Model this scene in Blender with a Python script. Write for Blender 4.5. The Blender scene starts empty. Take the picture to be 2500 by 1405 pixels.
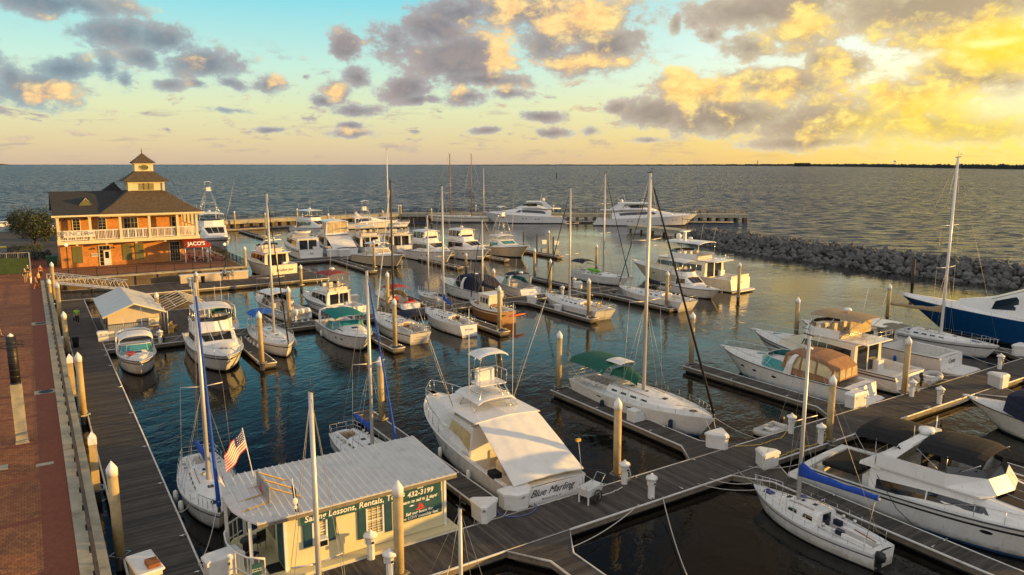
import bpy, math, random
from mathutils import Vector, Matrix, noise
random.seed(7)
R=math.radians
# ---------------------------------------------------------------- camera
CAMZ=16.8; FPX=1800.0; PITCH=math.atan(299.5/FPX); YAW=R(33.1)
scene=bpy.context.scene; COL=scene.collection
cam=bpy.data.cameras.new('Camera'); cam.sensor_width=36; cam.lens=36*FPX/2500; cam.clip_end=90000; cam.clip_start=.5
camo=bpy.data.objects.new('Camera',cam); COL.objects.link(camo)
camo.location=(0,0,CAMZ); camo.rotation_euler=(R(90)-PITCH,0,-YAW); scene.camera=camo
scene.view_settings.view_transform='Standard'; scene.view_settings.look='None'
scene.view_settings.exposure=0.58; scene.view_settings.gamma=1
SUN_AZ=R(121); SUN_EL=R(5.4)      # azimuth clockwise from +Y
sun=bpy.data.lights.new('Sun','SUN'); sun.energy=5.0; sun.angle=R(.6); sun.color=(1,.56,.13)
suno=bpy.data.objects.new('Sun',sun); COL.objects.link(suno)
sd=Vector((math.sin(SUN_AZ)*math.cos(SUN_EL),math.cos(SUN_AZ)*math.cos(SUN_EL),math.sin(SUN_EL)))
suno.rotation_euler=(-sd).to_track_quat('-Z','Y').to_euler()

def at(x,y,z=.5):
    "point at height z seen at photo pixel (2500 wide)"
    u=(x-1250)/FPX; v=(y-702.5)/FPX
    dy=math.cos(PITCH)-v*math.sin(PITCH); dz=-math.sin(PITCH)-v*math.cos(PITCH)
    t=(CAMZ-z)/(-dz); r=u*t; f=dy*t; c,s=math.cos(YAW),math.sin(YAW)
    return Vector((r*c+f*s,-r*s+f*c,z))
def pxy(X,Y,Z):
    c,s=math.cos(YAW),math.sin(YAW); r=X*c-Y*s; f=X*s+Y*c; h=Z-CAMZ
    d=f*math.cos(PITCH)-h*math.sin(PITCH); up=f*math.sin(PITCH)+h*math.cos(PITCH)
    return 1250+FPX*r/d,702.5-FPX*up/d
def zat(X,Y,y):
    a,b=-5,60
    for _ in range(40):
        m=(a+b)/2
        if pxy(X,Y,m)[1]>y:a=m
        else:b=m
    return a
def azel(x,y):
    u=(x-1250)/FPX; v=(y-702.5)/FPX
    dy=math.cos(PITCH)-v*math.sin(PITCH); dz=-math.sin(PITCH)-v*math.cos(PITCH)
    return math.atan2(u,dy)+YAW, math.atan2(dz,math.hypot(u,dy))
def lin(r,g,b):
    f=lambda c:(c/255/12.92) if c<=10 else ((c/255+.055)/1.055)**2.4
    return (f(r),f(g),f(b),1)

# ---------------------------------------------------------------- sky
world=bpy.data.worlds.new('World'); scene.world=world; world.use_nodes=True
nt=world.node_tree; N=nt.nodes; Lk=nt.links; N.clear()
class NB:
    def __init__(s,nt): s.nt=nt
    def n(s,t,**k):
        o=s.nt.nodes.new(t)
        for a,b in k.items(): setattr(o,a,b)
        return o
    def put(s,sock,v):
        if isinstance(v,bpy.types.NodeSocket): s.nt.links.new(v,sock)
        elif v is not None:
            if hasattr(sock.default_value,'__len__') and hasattr(v,'__len__') and len(sock.default_value)==4 and len(v)==3: v=(*v,1)
            sock.default_value=v
    def m(s,op,a,b=None,c=None,clamp=False):
        o=s.n('ShaderNodeMath',operation=op,use_clamp=clamp); s.put(o.inputs[0],a)
        if b is not None: s.put(o.inputs[1],b)
        if c is not None: s.put(o.inputs[2],c)
        return o.outputs[0]
    def vm(s,op,a,b=None):
        o=s.n('ShaderNodeVectorMath',operation=op); s.put(o.inputs[0],a)
        if b is not None: s.put(o.inputs[1],b)
        return o.outputs['Value'] if op in('LENGTH','DOT_PRODUCT','DISTANCE') else o.outputs[0]
    def mix(s,f,a,b,bt='MIX'):
        o=s.n('ShaderNodeMix',data_type='RGBA',blend_type=bt); s.put(o.inputs[0],f); s.put(o.inputs[6],a); s.put(o.inputs[7],b); return o.outputs[2]
    def noise(s,vec,sc,det=4,rough=.55,dist=0,out=0):
        o=s.n('ShaderNodeTexNoise'); s.put(o.inputs['Vector'],vec); o.inputs['Scale'].default_value=sc; o.inputs['Detail'].default_value=det
        o.inputs['Roughness'].default_value=rough; o.inputs['Distortion'].default_value=dist; return o.outputs[out]
    def ramp(s,f,st,interp='LINEAR'):
        o=s.n('ShaderNodeValToRGB'); s.put(o.inputs[0],f); cr=o.color_ramp; cr.interpolation=interp
        while len(cr.elements)<len(st): cr.elements.new(.5)
        for e,(p,c) in zip(cr.elements,st):
            e.position=p; e.color=c if len(c)==4 else (*c,1)
        return o.outputs[0]
    def mr(s,v,a,b,c=0,d=1,interp='SMOOTHSTEP'):
        o=s.n('ShaderNodeMapRange',interpolation_type=interp)
        for i,x in enumerate((v,a,b,c,d)): s.put(o.inputs[i],x)
        return o.outputs[0]
    def comb(s,x,y,z=0):
        o=s.n('ShaderNodeCombineXYZ'); s.put(o.inputs[0],x); s.put(o.inputs[1],y); s.put(o.inputs[2],z); return o.outputs[0]
w=NB(nt)
tc=w.n('ShaderNodeTexCoord'); sep=w.n('ShaderNodeSeparateXYZ'); Lk.new(tc.outputs['Generated'],sep.inputs[0])
az=w.m('ARCTAN2',sep.outputs[0],sep.outputs[1]); el=w.m('ARCSINE',sep.outputs[2])
pt=w.comb(az,el)
# clear-sky colour: cool side (left) and sun side (right)
ef=w.m('DIVIDE',w.m('MAXIMUM',el,0.0),R(60))
def E_(d): return d/60
left=w.ramp(ef,[(0,lin(196,172,150)),(E_(1.6),lin(212,194,152)),(E_(4),lin(212,216,172)),(E_(7),lin(188,222,206)),(E_(12),lin(124,204,218)),(E_(20),lin(34,84,116)),(.62,lin(12,32,56)),(1,lin(8,34,80))])
right=w.ramp(ef,[(0,lin(255,206,70)),(E_(2),lin(255,216,96)),(E_(5),lin(252,238,180)),(E_(8),lin(248,252,236)),(E_(12.5),lin(226,236,216)),(E_(22),lin(140,128,100)),(.65,lin(30,66,100)),(1,lin(16,50,96))])
ds=w.m('ABSOLUTE',w.m('SUBTRACT',az,SUN_AZ-R(39)))   # angle off the glow
sidef=w.mr(ds,R(58),R(6),0,1)
sky=w.mix(sidef,left,right)
# nishita daylight adds its share
ni=w.n('ShaderNodeTexSky',sky_type='NISHITA',sun_disc=False,sun_elevation=SUN_EL,sun_rotation=SUN_AZ)
nis=w.vm('MULTIPLY',ni.outputs[0],(.012,.012,.012))
sky=w.mix(1.0,sky,nis,'ADD')
# yellow glow near the sun side
ga,ge=azel(2560,190)
gl=w.vm('LENGTH',w.vm('MULTIPLY',w.vm('SUBTRACT',pt,(ga,ge,0)),(1/R(20),1/R(13),0)))
glow=w.mr(gl,1.0,0.0,0,1)
sky=w.mix(w.m('MULTIPLY',glow,.35),sky,lin(255,250,190))
# clouds: soft ellipses roughened by noise
CL=[(130,5,170,34,1),(290,85,95,42,1),(400,95,100,42,1),(345,142,52,26,1),(495,152,110,44,1.05),(105,215,125,46,1),(170,172,80,36,1),(20,185,34,30,.9),(268,175,30,52,.8),
(300,200,30,30,.7),(412,208,42,15,.8),(480,206,32,13,.7),(562,203,46,22,.85),(650,202,44,22,.85),(840,116,44,40,1.05),(960,100,90,60,.8),(1060,70,120,60,1),(1130,150,160,74,1.1),(1190,198,130,28,1),(1130,30,170,60,1),(1250,30,170,70,1.05),
(1440,60,160,70,1.05),(1330,110,100,60,1),(1500,115,130,66,1.1),(1430,150,130,40,1),(868,188,44,28,.9),(822,230,42,42,.95),(865,266,92,22,.95),(778,248,60,16,.85),(1000,215,84,40,1),(1030,240,70,18,.9),
(1150,235,70,26,.95),(1240,228,66,22,.9),(855,305,50,13,.8),(856,325,58,14,.8),(660,316,42,9,.8),(1310,286,70,18,.9),(1335,325,66,14,.8),(1200,320,40,10,.8),(1440,318,34,16,.7),
(1900,25,260,50,1.1),(2300,20,320,70,1.15),(1740,90,40,26,.8),(1650,62,20,36,.75),(1840,118,110,40,1),(1960,90,110,70,1.05),(2010,150,90,36,1),(1900,200,170,48,1.05),(1700,235,110,44,1.05),(1660,215,70,40,1),(2080,165,60,36,.9),
(1500,266,36,16,.85),(1600,280,120,38,1.05),(1780,285,220,60,1.15),(2050,300,260,60,1.1),(2300,310,260,50,1.1),(2240,250,120,60,1),(2380,175,130,56,1.1),(2480,220,80,60,1),(2330,90,200,44,1),(2450,110,150,60,1),(1580,342,60,12,.85),(1990,345,200,24,.95),
(560,268,60,8,.55),(740,190,16,8,.6),(1700,60,20,20,.5),(2700,150,160,100,1.1),(2750,300,260,60,1.1),(-150,120,120,50,1),(-250,220,160,40,1)]
fb=w.noise(w.comb(w.m('MULTIPLY',az,1.0),w.m('MULTIPLY',el,1.35)),13,9,.62,.15)
fh=w.noise(w.comb(az,w.m('MULTIPLY',el,1.5),4.4),40,8,.68,.25)
fbc=w.m('ADD',w.m('SUBTRACT',fb,.5),w.m('MULTIPLY',w.m('SUBTRACT',fh,.5),.85))
warp=w.noise(w.comb(az,el,3.1),9,3,.5,0,1)
pw=w.vm('ADD',pt,w.vm('MULTIPLY',w.vm('SUBTRACT',warp,(.5,.5,.5)),(R(2.6),R(1.3),0)))
acc=None
for (x,y,rx,ry,wt) in CL:
    a,e=azel(x,y); k=FPX
    rxx=rx/k*1.12; ryy=ry/k*1.15
    # flat-bottomed puffs
    d=w.vm('LENGTH',w.vm('MULTIPLY',w.vm('SUBTRACT',pw,(a,e,0)),(1/rxx,1/ryy,0)))
    v=w.m('MULTIPLY_ADD',d,-wt,wt)
    if acc is None: acc=v
    else:
        o=w.n('ShaderNodeMath',operation='SMOOTH_MAX'); w.put(o.inputs[0],acc); w.put(o.inputs[1],v); o.inputs[2].default_value=.06; acc=o.outputs[0]
# high sky (out of frame, seen in the water): big broken clouds
pl=w.comb(w.m('DIVIDE',sep.outputs[0],w.m('ADD',sep.outputs[2],.12)),w.m('DIVIDE',sep.outputs[1],w.m('ADD',sep.outputs[2],.12)))
hi=w.noise(pl,1.15,7,.6,.3)
him=w.mr(el,R(13.5),R(17.5),0,1)
hic=w.m('MULTIPLY',w.m('SUBTRACT',w.m('MULTIPLY',w.m('SUBTRACT',hi,.475),5.0),w.m('MULTIPLY',w.m('ADD',sidef,w.mr(az,R(0),R(28),-.45,.9)),-.5)),1.0)
acc2=w.m('ADD',w.m('MULTIPLY',acc,w.m('SUBTRACT',1,him)),w.m('MULTIPLY',w.m('ADD',hic,-.05),him))
# thin streaks near the horizon
st=w.noise(w.comb(w.m('MULTIPLY',az,9),w.m('MULTIPLY',el,70),7.7),1.6,5,.6,.2)
stm=w.m('MULTIPLY',w.mr(el,R(.15),R(1.2),.45,1),w.mr(el,R(5.5),R(3.2),0,1))
streak=w.m('MULTIPLY',w.mr(st,.56,.72,0,.42),stm)
dens=w.m('MULTIPLY_ADD',fbc,1.75,acc2)
alpha=w.mr(dens,.0,.40,0,1)
# shading: compare density towards the sun
off=w.noise(w.comb(w.m('ADD',az,R(1.2)),w.m('MULTIPLY',w.m('ADD',el,R(.5)),1.35)),13,4,.55,.15)
fb2=w.noise(w.comb(az,w.m('MULTIPLY',el,1.35)),13,4,.55,.15)
rel=w.m('MULTIPLY',w.m('SUBTRACT',fb2,off),2.4)
PATCH=[(1255,30,120,60,1),(1460,30,110,70,1),(1330,70,90,70,1.1),(1230,130,50,90,.8),(1420,150,180,26,.8),(1230,215,70,22,.8),(1140,222,40,16,.7),(822,225,32,30,1.2),(145,222,70,24,.9),(110,238,50,16,.7),(660,200,30,20,.6),(860,320,50,14,.5),(500,140,70,26,.35),(240,150,40,20,.4),
(1960,80,90,56,1.2),(1880,100,60,30,.7),(2020,150,60,50,.6),(1660,215,60,60,1.2),(1730,220,60,50,1),(1850,230,180,60,.7),(2250,260,160,80,.9),(2400,110,240,70,1),(2130,100,80,30,.5),(2230,310,260,60,.7)]
lit=None
for (x,y,rx,ry,wt) in PATCH:
    a,e=azel(x,y)
    d=w.vm('LENGTH',w.vm('MULTIPLY',w.vm('SUBTRACT',pw,(a,e,0)),(FPX/rx,FPX/ry,0)))
    v=w.m('MULTIPLY_ADD',d,-wt,wt)
    if lit is None: lit=v
    else:
        o=w.n('ShaderNodeMath',operation='SMOOTH_MAX'); w.put(o.inputs[0],lit); w.put(o.inputs[1],v); o.inputs[2].default_value=.15; lit=o.outputs[0]
litv=w.m('ADD',w.m('ADD',w.m('MAXIMUM',lit,-.35),rel),w.m('MULTIPLY',fbc,.9))
litv=w.m('ADD',litv,w.m('MULTIPLY',sidef,.10))
litf=w.mr(w.m('ADD',litv,w.m('MULTIPLY',w.m('SUBTRACT',fh,.5),1.1)),.05,.85,0,.95)
thk=w.m('ADD',dens,w.m('MULTIPLY',w.m('SUBTRACT',fh,.5),-.9))
dark=w.mix(sidef,w.mix(w.mr(az,R(4),R(22),0,1),w.ramp(thk,[(.10,lin(176,206,198)),(.38,lin(150,168,174)),(.80,lin(118,134,146))]),w.ramp(thk,[(.10,lin(180,196,190)),(.38,lin(164,160,162)),(.80,lin(130,124,130))])),w.ramp(thk,[(.10,lin(250,240,200)),(.42,lin(222,200,150)),(.85,lin(180,158,120))]))
dark=w.mix(w.mr(fb,.46,.62,0,.22),dark,lin(206,180,164))
dark=w.mix(w.m('MULTIPLY',him,.75),dark,w.mix(w.mr(hi,.45,.66,0,.8),w.mix(sidef,lin(58,56,60),lin(120,92,64)),w.mix(sidef,lin(120,96,80),lin(190,140,80))))
bright=w.mix(sidef,w.ramp(fh,[(.35,lin(246,186,128)),(.62,lin(255,222,150))]),w.ramp(fh,[(.35,lin(255,200,64)),(.62,lin(255,236,120))]))
cc=w.mix(litf,dark,bright)
thick=w.mr(dens,.5,.05,0,1)
cc=w.mix(w.m('MULTIPLY',thick,.45),cc,sky)
sky=w.mix(streak,sky,w.mix(sidef,lin(150,142,150),lin(222,178,104)))
sm=w.noise(w.comb(az,w.m('MULTIPLY',el,2.6),9.3),24,8,.62,.2)
smm=w.m('MULTIPLY',w.mr(el,R(1.0),R(2.5),.3,1),w.mr(el,R(9.5),R(5),0,1))
smc=w.m('MULTIPLY',w.mr(sm,w.m('SUBTRACT',.548,w.m('MULTIPLY',sidef,.05)),.66,0,.85),smm)
sky=w.mix(smc,sky,w.mix(w.mr(fh,.4,.62,0,.6),w.mix(sidef,lin(158,152,160),lin(206,176,120)),w.mix(sidef,lin(238,200,160),lin(255,216,120))))
sky=w.mix(w.m('MULTIPLY',alpha,.95),sky,cc)
# bright breaks round the hidden sun
def spot(sky,x,y,rx,ry,col,s):
    a,e=azel(x,y); d=w.vm('LENGTH',w.vm('MULTIPLY',w.vm('SUBTRACT',pw,(a,e,0)),(FPX/rx,FPX/ry,0)))
    return w.mix(w.m('MULTIPLY',w.mr(w.m('ADD',d,w.m('MULTIPLY',fbc,1.6)),1.0,.1,0,1),s),sky,col)
sky=spot(sky,2450,110,170,70,lin(255,222,40),.6)
sky=spot(sky,2500,255,190,55,(1.0,.96,.66,1),.7)
sky=spot(sky,2420,98,80,16,(1.2,1.1,.45,1),.8)
sky=spot(sky,2350,300,300,80,lin(255,226,70),.35)
sky=w.vm('MULTIPLY',sky,(.77,.77,.77))
# the rest of the vault (overhead and behind the viewer): bright broken cloud lit by the low sun
fd=w.m('ADD',w.m('MULTIPLY',sep.outputs[0],math.sin(YAW)),w.m('MULTIPLY',sep.outputs[1],math.cos(YAW)))
vault=w.m('MAXIMUM',w.mr(el,R(40),R(62),0,1),w.m('MULTIPLY',w.mr(fd,0.05,-.45,0,1),w.mr(el,R(-2),R(8),.6,1)))
vc=w.ramp(hi,[(.35,(.34,.37,.42)),(.6,(.64,.61,.60))])
sky=w.mix(vault,sky,vc)
bg=w.n('ShaderNodeBackground'); w.put(bg.inputs[0],sky); bg.inputs[1].default_value=1.0
wo=w.n('ShaderNodeOutputWorld'); Lk.new(bg.outputs[0],wo.inputs[0])
world.cycles.sampling_method='MANUAL'; world.cycles.sample_map_resolution=512

# ---------------------------------------------------------------- materials
MATS={}
def mat(name,base,rough=.5,var=.12,vs=3.0,bump=0,bs=20,metal=0,spec=.5,fn=None,coat=0,emis=None,dirt=None,trans=0,alpha=1,rvar=.1,tw=None):
    if name in MATS: return MATS[name]
    m=bpy.data.materials.new(name); m.use_nodes=True; b=NB(m.node_tree); P=m.node_tree.nodes['Principled BSDF']
    g=b.n('ShaderNodeNewGeometry'); pos=g.outputs['Position']
    if fn: col=fn(b,pos,P)
    else:
        nz=b.noise(pos,vs,4,.6)
        c0=tuple(max(0,x*(1-var)) for x in base[:3]); c1=tuple(min(1,x*(1+var)) for x in base[:3])
        col=b.ramp(nz,[(.3,c0),(.7,c1)])
        if dirt:
            n2=b.noise(pos,dirt[1],6,.65); col=b.mix(b.mr(n2,.52,.72,0,dirt[2]),col,dirt[0])
    if col is not None: b.put(P.inputs['Base Color'],col)
    P.inputs['Roughness'].default_value=rough; P.inputs['Metallic'].default_value=metal
    if rvar and not fn: b.put(P.inputs['Roughness'],b.mr(b.noise(pos,vs*1.7,3,.6),.3,.7,max(.02,rough-rvar),min(1,rough+rvar),'LINEAR'))
    P.inputs['Specular IOR Level'].default_value=spec; P.inputs['Coat Weight'].default_value=coat
    P.inputs['Transmission Weight'].default_value=trans; P.inputs['Alpha'].default_value=alpha
    if bump:
        bn=b.n('ShaderNodeBump'); bn.inputs['Strength'].default_value=bump; bn.inputs['Distance'].default_value=.02
        b.put(bn.inputs['Height'],b.noise(pos,bs,5,.6)); m.node_tree.links.new(bn.outputs[0],P.inputs['Normal'])
    if emis: P.inputs['Emission Color'].default_value=(*emis[:3],1); P.inputs['Emission Strength'].default_value=emis[3]
    MATS[name]=m; return m
def planks(axis,c0=(.034,.030,.026),c1=(.098,.085,.072),w=.14):
    def fn(b,pos,P):
        s=b.n('ShaderNodeSeparateXYZ'); b.put(s.inputs[0],pos)
        a=s.outputs[0] if axis=='x' else s.outputs[1]     # planks stack along this axis
        o=s.outputs[1] if axis=='x' else s.outputs[0]
        q=b.m('DIVIDE',a,w); fl=b.m('FLOOR',q); fr=b.m('SUBTRACT',q,fl)
        wn=b.n('ShaderNodeTexWhiteNoise',noise_dimensions='1D'); b.put(wn.inputs['W'],fl)
        tone=b.ramp(wn.outputs[0],[(0,c0),(1,c1)])
        gr=b.noise(b.comb(b.m('MULTIPLY',a,2.2),b.m('MULTIPLY',o,.35)),3.5,6,.7)
        col=b.mix(.8,tone,b.ramp(gr,[(.32,(.38,.36,.34)),(.68,(1.35,1.3,1.22))]),'MULTIPLY')
        st=b.noise(pos,.55,5,.65); col=b.mix(b.mr(st,.52,.75,0,.5),col,(.035,.03,.026,1))
        gap=b.m('LESS_THAN',fr,.09); col=b.mix(b.m('MULTIPLY',gap,.75),col,(.012,.01,.009,1))
        bn=b.n('ShaderNodeBump'); bn.inputs['Strength'].default_value=.6; bn.inputs['Distance'].default_value=.015
        b.put(bn.inputs['Height'],b.m('SUBTRACT',gr,gap)); b.nt.links.new(bn.outputs[0],P.inputs['Normal'])
        return col
    return fn
def water_fn(b,pos,P):
    s=b.n('ShaderNodeSeparateXYZ'); b.put(s.inputs[0],pos); X,Y=s.outputs[0],s.outputs[1]
    # the basin is sheltered by the breakwaters
    b1=b.mr(b.m('ADD',X,b.m('MULTIPLY',b.m('SUBTRACT',Y,45),-.14)),124,112,0,1)
    b2=b.mr(b.m('ADD',b.m('MULTIPLY',X,.62),Y),262,250,0,1)
    b3=b.mr(Y,206,196,0,1); calm=b.m('MULTIPLY',b.m('MULTIPLY',b2,b3),b.mr(X,168,140,0,1))
    calm=b.m('MULTIPLY',calm,b.m('MAXIMUM',b1,b.mr(Y,108,124,0,1)))
    st=b.comb(b.m('ADD',b.m('MULTIPLY',X,.9),b.m('MULTIPLY',Y,.4)),b.m('SUBTRACT',b.m('MULTIPLY',Y,.9),b.m('MULTIPLY',X,.4)))
    r1=b.noise(st,2.2,3,.55,.4); r2=b.noise(b.vm('MULTIPLY',st,(1,1.7,1)),.55,4,.6,.6)
    patch=b.mr(b.noise(pos,.06,3,.5),.4,.62,.35,1.1)
    hc=b.m('MULTIPLY',b.m('ADD',b.m('MULTIPLY',r1,.016),b.m('MULTIPLY',r2,.060)),patch)
    # windward sea outside: long crests, finer chop, gust patches
    rr=b.m('SUBTRACT',b.m('MULTIPLY',X,math.cos(YAW)),b.m('MULTIPLY',Y,math.sin(YAW))); ff=b.m('ADD',b.m('MULTIPLY',X,math.sin(YAW)),b.m('MULTIPLY',Y,math.cos(YAW)))
    vv=b.comb(b.m('MULTIPLY',rr,.62),ff)
    o1=b.noise(vv,.19,6,.70,.6); g=b.m('ADD',b.m('MULTIPLY',b.noise(vv,.27,6,.78,.3),.9),b.m('MULTIPLY',b.noise(vv,.02,4,.6,.3),.10))
    ho=b.m('MULTIPLY',o1,6.0)
    h=b.m('ADD',b.m('MULTIPLY',hc,calm),b.m('MULTIPLY',ho,b.m('SUBTRACT',1,calm)))
    bn=b.n('ShaderNodeBump'); bn.inputs['Strength'].default_value=1; bn.inputs['Distance'].default_value=1.0
    b.put(bn.inputs['Height'],h); b.nt.links.new(bn.outputs[0],P.inputs['Normal'])
    gm=b.mr(g,.41,.58,0,1)
    ro=b.mr(gm,0,1,.55,.10,'LINEAR')
    b.put(P.inputs['Roughness'],b.m('ADD',b.m('MULTIPLY',ro,b.m('SUBTRACT',1,calm)),b.m('MULTIPLY',calm,.03)))
    b.put(P.inputs['Specular IOR Level'],b.m('ADD',b.m('MULTIPLY',b.mr(gm,0,1,.22,.95,'LINEAR'),b.m('SUBTRACT',1,calm)),b.m('MULTIPLY',calm,.5)))
    P.inputs['IOR'].default_value=1.33
    return b.mix(calm,(.008,.044,.115,1),(.005,.0038,.0028,1))
def brick_fn(c0,c1,mort,scale,vert=True,bw=.5,rh=.25):
    def fn(b,pos,P):
        s=b.n('ShaderNodeSeparateXYZ'); b.put(s.inputs[0],pos)
        v=b.comb(b.m('ADD',s.outputs[0],s.outputs[1]),s.outputs[2]) if vert else pos
        t=b.n('ShaderNodeTexBrick'); b.put(t.inputs['Vector'],v); t.inputs['Color1'].default_value=(*c0,1); t.inputs['Color2'].default_value=(*c1,1)
        t.inputs['Mortar'].default_value=(*mort,1); t.inputs['Scale'].default_value=scale; t.inputs['Mortar Size'].default_value=.02; t.inputs['Brick Width'].default_value=bw; t.inputs['Row Height'].default_value=rh
        n=b.noise(pos,.7,5,.65)
        return b.mix(.7,t.outputs[0],b.ramp(n,[(.3,(.6,.6,.6)),(.7,(1.3,1.25,1.2))]),'MULTIPLY')
    return fn
def plaza_fn(b,pos,P):
    # brick paving: fields of red-brown pavers, darker soldier bands every 5.2 m and along the coping
    s=b.n('ShaderNodeSeparateXYZ'); b.put(s.inputs[0],pos); X,Y=s.outputs[0],s.outputs[1]
    t=b.n('ShaderNodeTexBrick'); b.put(t.inputs['Vector'],pos); t.inputs['Scale'].default_value=2.0
    t.inputs['Color1'].default_value=(.22,.075,.026,1); t.inputs['Color2'].default_value=(.33,.13,.045,1); t.inputs['Mortar'].default_value=(.055,.035,.025,1)
    t.inputs['Mortar Size'].default_value=.018; t.inputs['Brick Width'].default_value=.42; t.inputs['Row Height'].default_value=.42
    col=b.mix(.8,t.outputs[0],b.ramp(b.noise(pos,.35,6,.7),[(.3,(.62,.55,.5)),(.7,(1.35,1.3,1.2))]),'MULTIPLY')
    fr=b.m('FRACT',b.m('DIVIDE',b.m('ADD',Y,1.0),5.2)); band=b.m('LESS_THAN',fr,.085)
    edge=b.m('MULTIPLY',b.m('GREATER_THAN',X,-.75),b.m('LESS_THAN',X,1.5))
    bb=b.m('MAXIMUM',band,edge)
    dk=b.mix(.6,(.19,.048,.022,1),b.ramp(b.noise(pos,6,3,.7),[(.3,(.6,.6,.6)),(.7,(1.3,1.3,1.3))]),'MULTIPLY')
    return b.mix(b.m('MULTIPLY',bb,.85),col,dk)
M=lambda n:MATS[n]
mat('water_surface',None,.05,fn=water_fn)
def hull_fn(base):
    def fn(b,pos,P):
        s=b.n('ShaderNodeSeparateXYZ'); b.put(s.inputs[0],pos)
        col=b.mix(b.mr(b.noise(pos,1.3,5,.65),.45,.75,0,.30),(*base,1),(base[0]*.72,base[1]*.66,base[2]*.56,1))
        st=b.noise(b.comb(b.m('MULTIPLY',s.outputs[0],5),b.m('MULTIPLY',s.outputs[1],5),b.m('MULTIPLY',s.outputs[2],.7)),1.2,4,.65)
        col=b.mix(b.mr(st,.58,.76,0,.45),col,(.36,.27,.16,1))
        sc=b.mr(b.m('ADD',s.outputs[2],b.m('MULTIPLY',b.m('SUBTRACT',b.noise(pos,2.5,4,.6),.5),-.5)),.42,.08,0,.65)
        col=b.mix(sc,col,(.22,.19,.12,1))
        b.put(P.inputs['Roughness'],b.mr(b.noise(pos,2.2,4,.6),.3,.7,.16,.42,'LINEAR'))
        return col
    return fn
mat('gelcoat',None,.3,coat=.3,fn=hull_fn((.80,.78,.74)))
mat('gelcoat_cream',(.72,.65,.50),.35,.06,1.2,coat=.2,dirt=((.5,.42,.3,1),1.4,.4))
mat('hull_cream',(.62,.52,.36),.3,.05,1,coat=.3)
mat('nonskid',(.66,.65,.61),.6,.08,4,bump=.15,bs=60,dirt=((.42,.40,.36,1),1.8,.4))
mat('bottom_paint',(.02,.022,.028),.6,.3)
mat('bottom_blue',(.03,.10,.22),.6,.3)
mat('stripe_dark',(.03,.03,.035),.4,.2)
mat('stripe_navy',(.01,.022,.07),.35,.2)
mat('hull_navy',(.006,.065,.19),.15,.1,coat=.5)
mat('hull_black',(.015,.017,.02),.25,.2,coat=.3)
mat('varnish',(.28,.13,.04),.35,.25,8)
mat('teak',(.30,.18,.09),.7,.25,10)
mat('dark_glass',(.012,.014,.018),.06,.3,rvar=0,spec=.8)
mat('teal_glass',(.03,.22,.22),.08,.2,rvar=0,spec=.8)
mat('amber_vinyl',(.55,.42,.20),.18,.25,2,rvar=.08,spec=.7)
mat('steel',(.62,.62,.60),.28,.1,metal=.9)
mat('alu_mast',(.55,.53,.49),.45,.08,.8,metal=.35)
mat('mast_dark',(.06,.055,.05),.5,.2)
mat('rigging',(.30,.29,.27),.5,.1,metal=.2); mat('rope',(.55,.52,.45),.9,.15,20); mat('rope_yellow',(.6,.42,.08),.9,.15,20); mat('rope_dark',(.04,.04,.045),.9,.15); mat('hose_green',(.01,.28,.14),.6,.15); mat('rope_blue',(.10,.12,.30),.9,.15)
mat('canvas_navy',(.006,.010,.030),.85,.3,6,bump=.3,bs=8); mat('canvas_black',(.007,.007,.008),.95,.3,6,bump=.3,bs=8)
mat('canvas_blue',(.008,.060,.36),.8,.25,5,bump=.4,bs=7); mat('canvas_tan',(.34,.235,.13),.85,.15,4,bump=.3,bs=6); mat('canvas_brown',(.27,.135,.065),.85,.2,3,bump=.4,bs=5)
mat('canvas_green',(.004,.085,.055),.8,.25,5,bump=.4,bs=7); mat('canvas_teal',(.0,.16,.14),.8,.25,5); mat('canvas_red',(.36,.03,.02),.8,.25,5,bump=.3,bs=6); mat('canvas_maroon',(.27,.035,.028),.8,.2,5); mat('canvas_white',(.70,.68,.62),.75,.07,2,bump=.5,bs=4)
mat('canvas_grey',(.26,.26,.26),.85,.2,5); mat('canvas_taupe',(.20,.17,.12),.85,.2,5)
mat('cushion',(.62,.55,.42),.7,.1,4); mat('cushion_tan',(.42,.27,.14),.7,.15,4)
mat('blind_tan',(.30,.25,.13),.25,.3,3,rvar=.1,spec=.8); mat('black_plastic',(.018,.018,.02),.45,.3); mat('fender_white',(.7,.68,.62),.5,.1)
mat('rubber_grey',(.42,.41,.38),.6,.12,3); mat('lime_plastic',(.16,.62,.02),.4,.15); mat('orange_plastic',(.62,.10,.02),.5,.2)
mat('piling_concrete',(.44,.33,.16),.85,.14,2,bump=.4,bs=14,dirt=((.16,.13,.09,1),1.2,.6))
mat('piling_wet',(.045,.04,.03),.5,.3,3); mat('piling_cap',(.76,.74,.70),.45,.06,3,dirt=((.45,.42,.36,1),2,.5)); mat('timber_dark',(.075,.055,.038),.9,.3,5,bump=.5,bs=12)
mat('plank_across_x',None,.8,fn=planks('x')); mat('plank_across_y',None,.8,fn=planks('y'))
mat('dock_rail',(.60,.58,.53),.55,.1,2,dirt=((.30,.27,.22,1),1.5,.6)); mat('dock_fascia',(.19,.155,.11),.85,.25,2,dirt=((.05,.045,.035,1),1.5,.7)); mat('dock_float',(.03,.03,.03),.8,.3)
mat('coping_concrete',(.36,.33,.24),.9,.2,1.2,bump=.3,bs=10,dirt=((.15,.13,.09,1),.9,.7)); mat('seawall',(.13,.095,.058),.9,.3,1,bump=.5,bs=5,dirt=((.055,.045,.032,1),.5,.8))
mat('plaza_brick',None,.85,fn=plaza_fn)
mat('brick_wall',None,.85,fn=brick_fn((.64,.27,.045),(.46,.16,.03),(.46,.30,.15),3.2,bw=.8,rh=.27))
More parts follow.
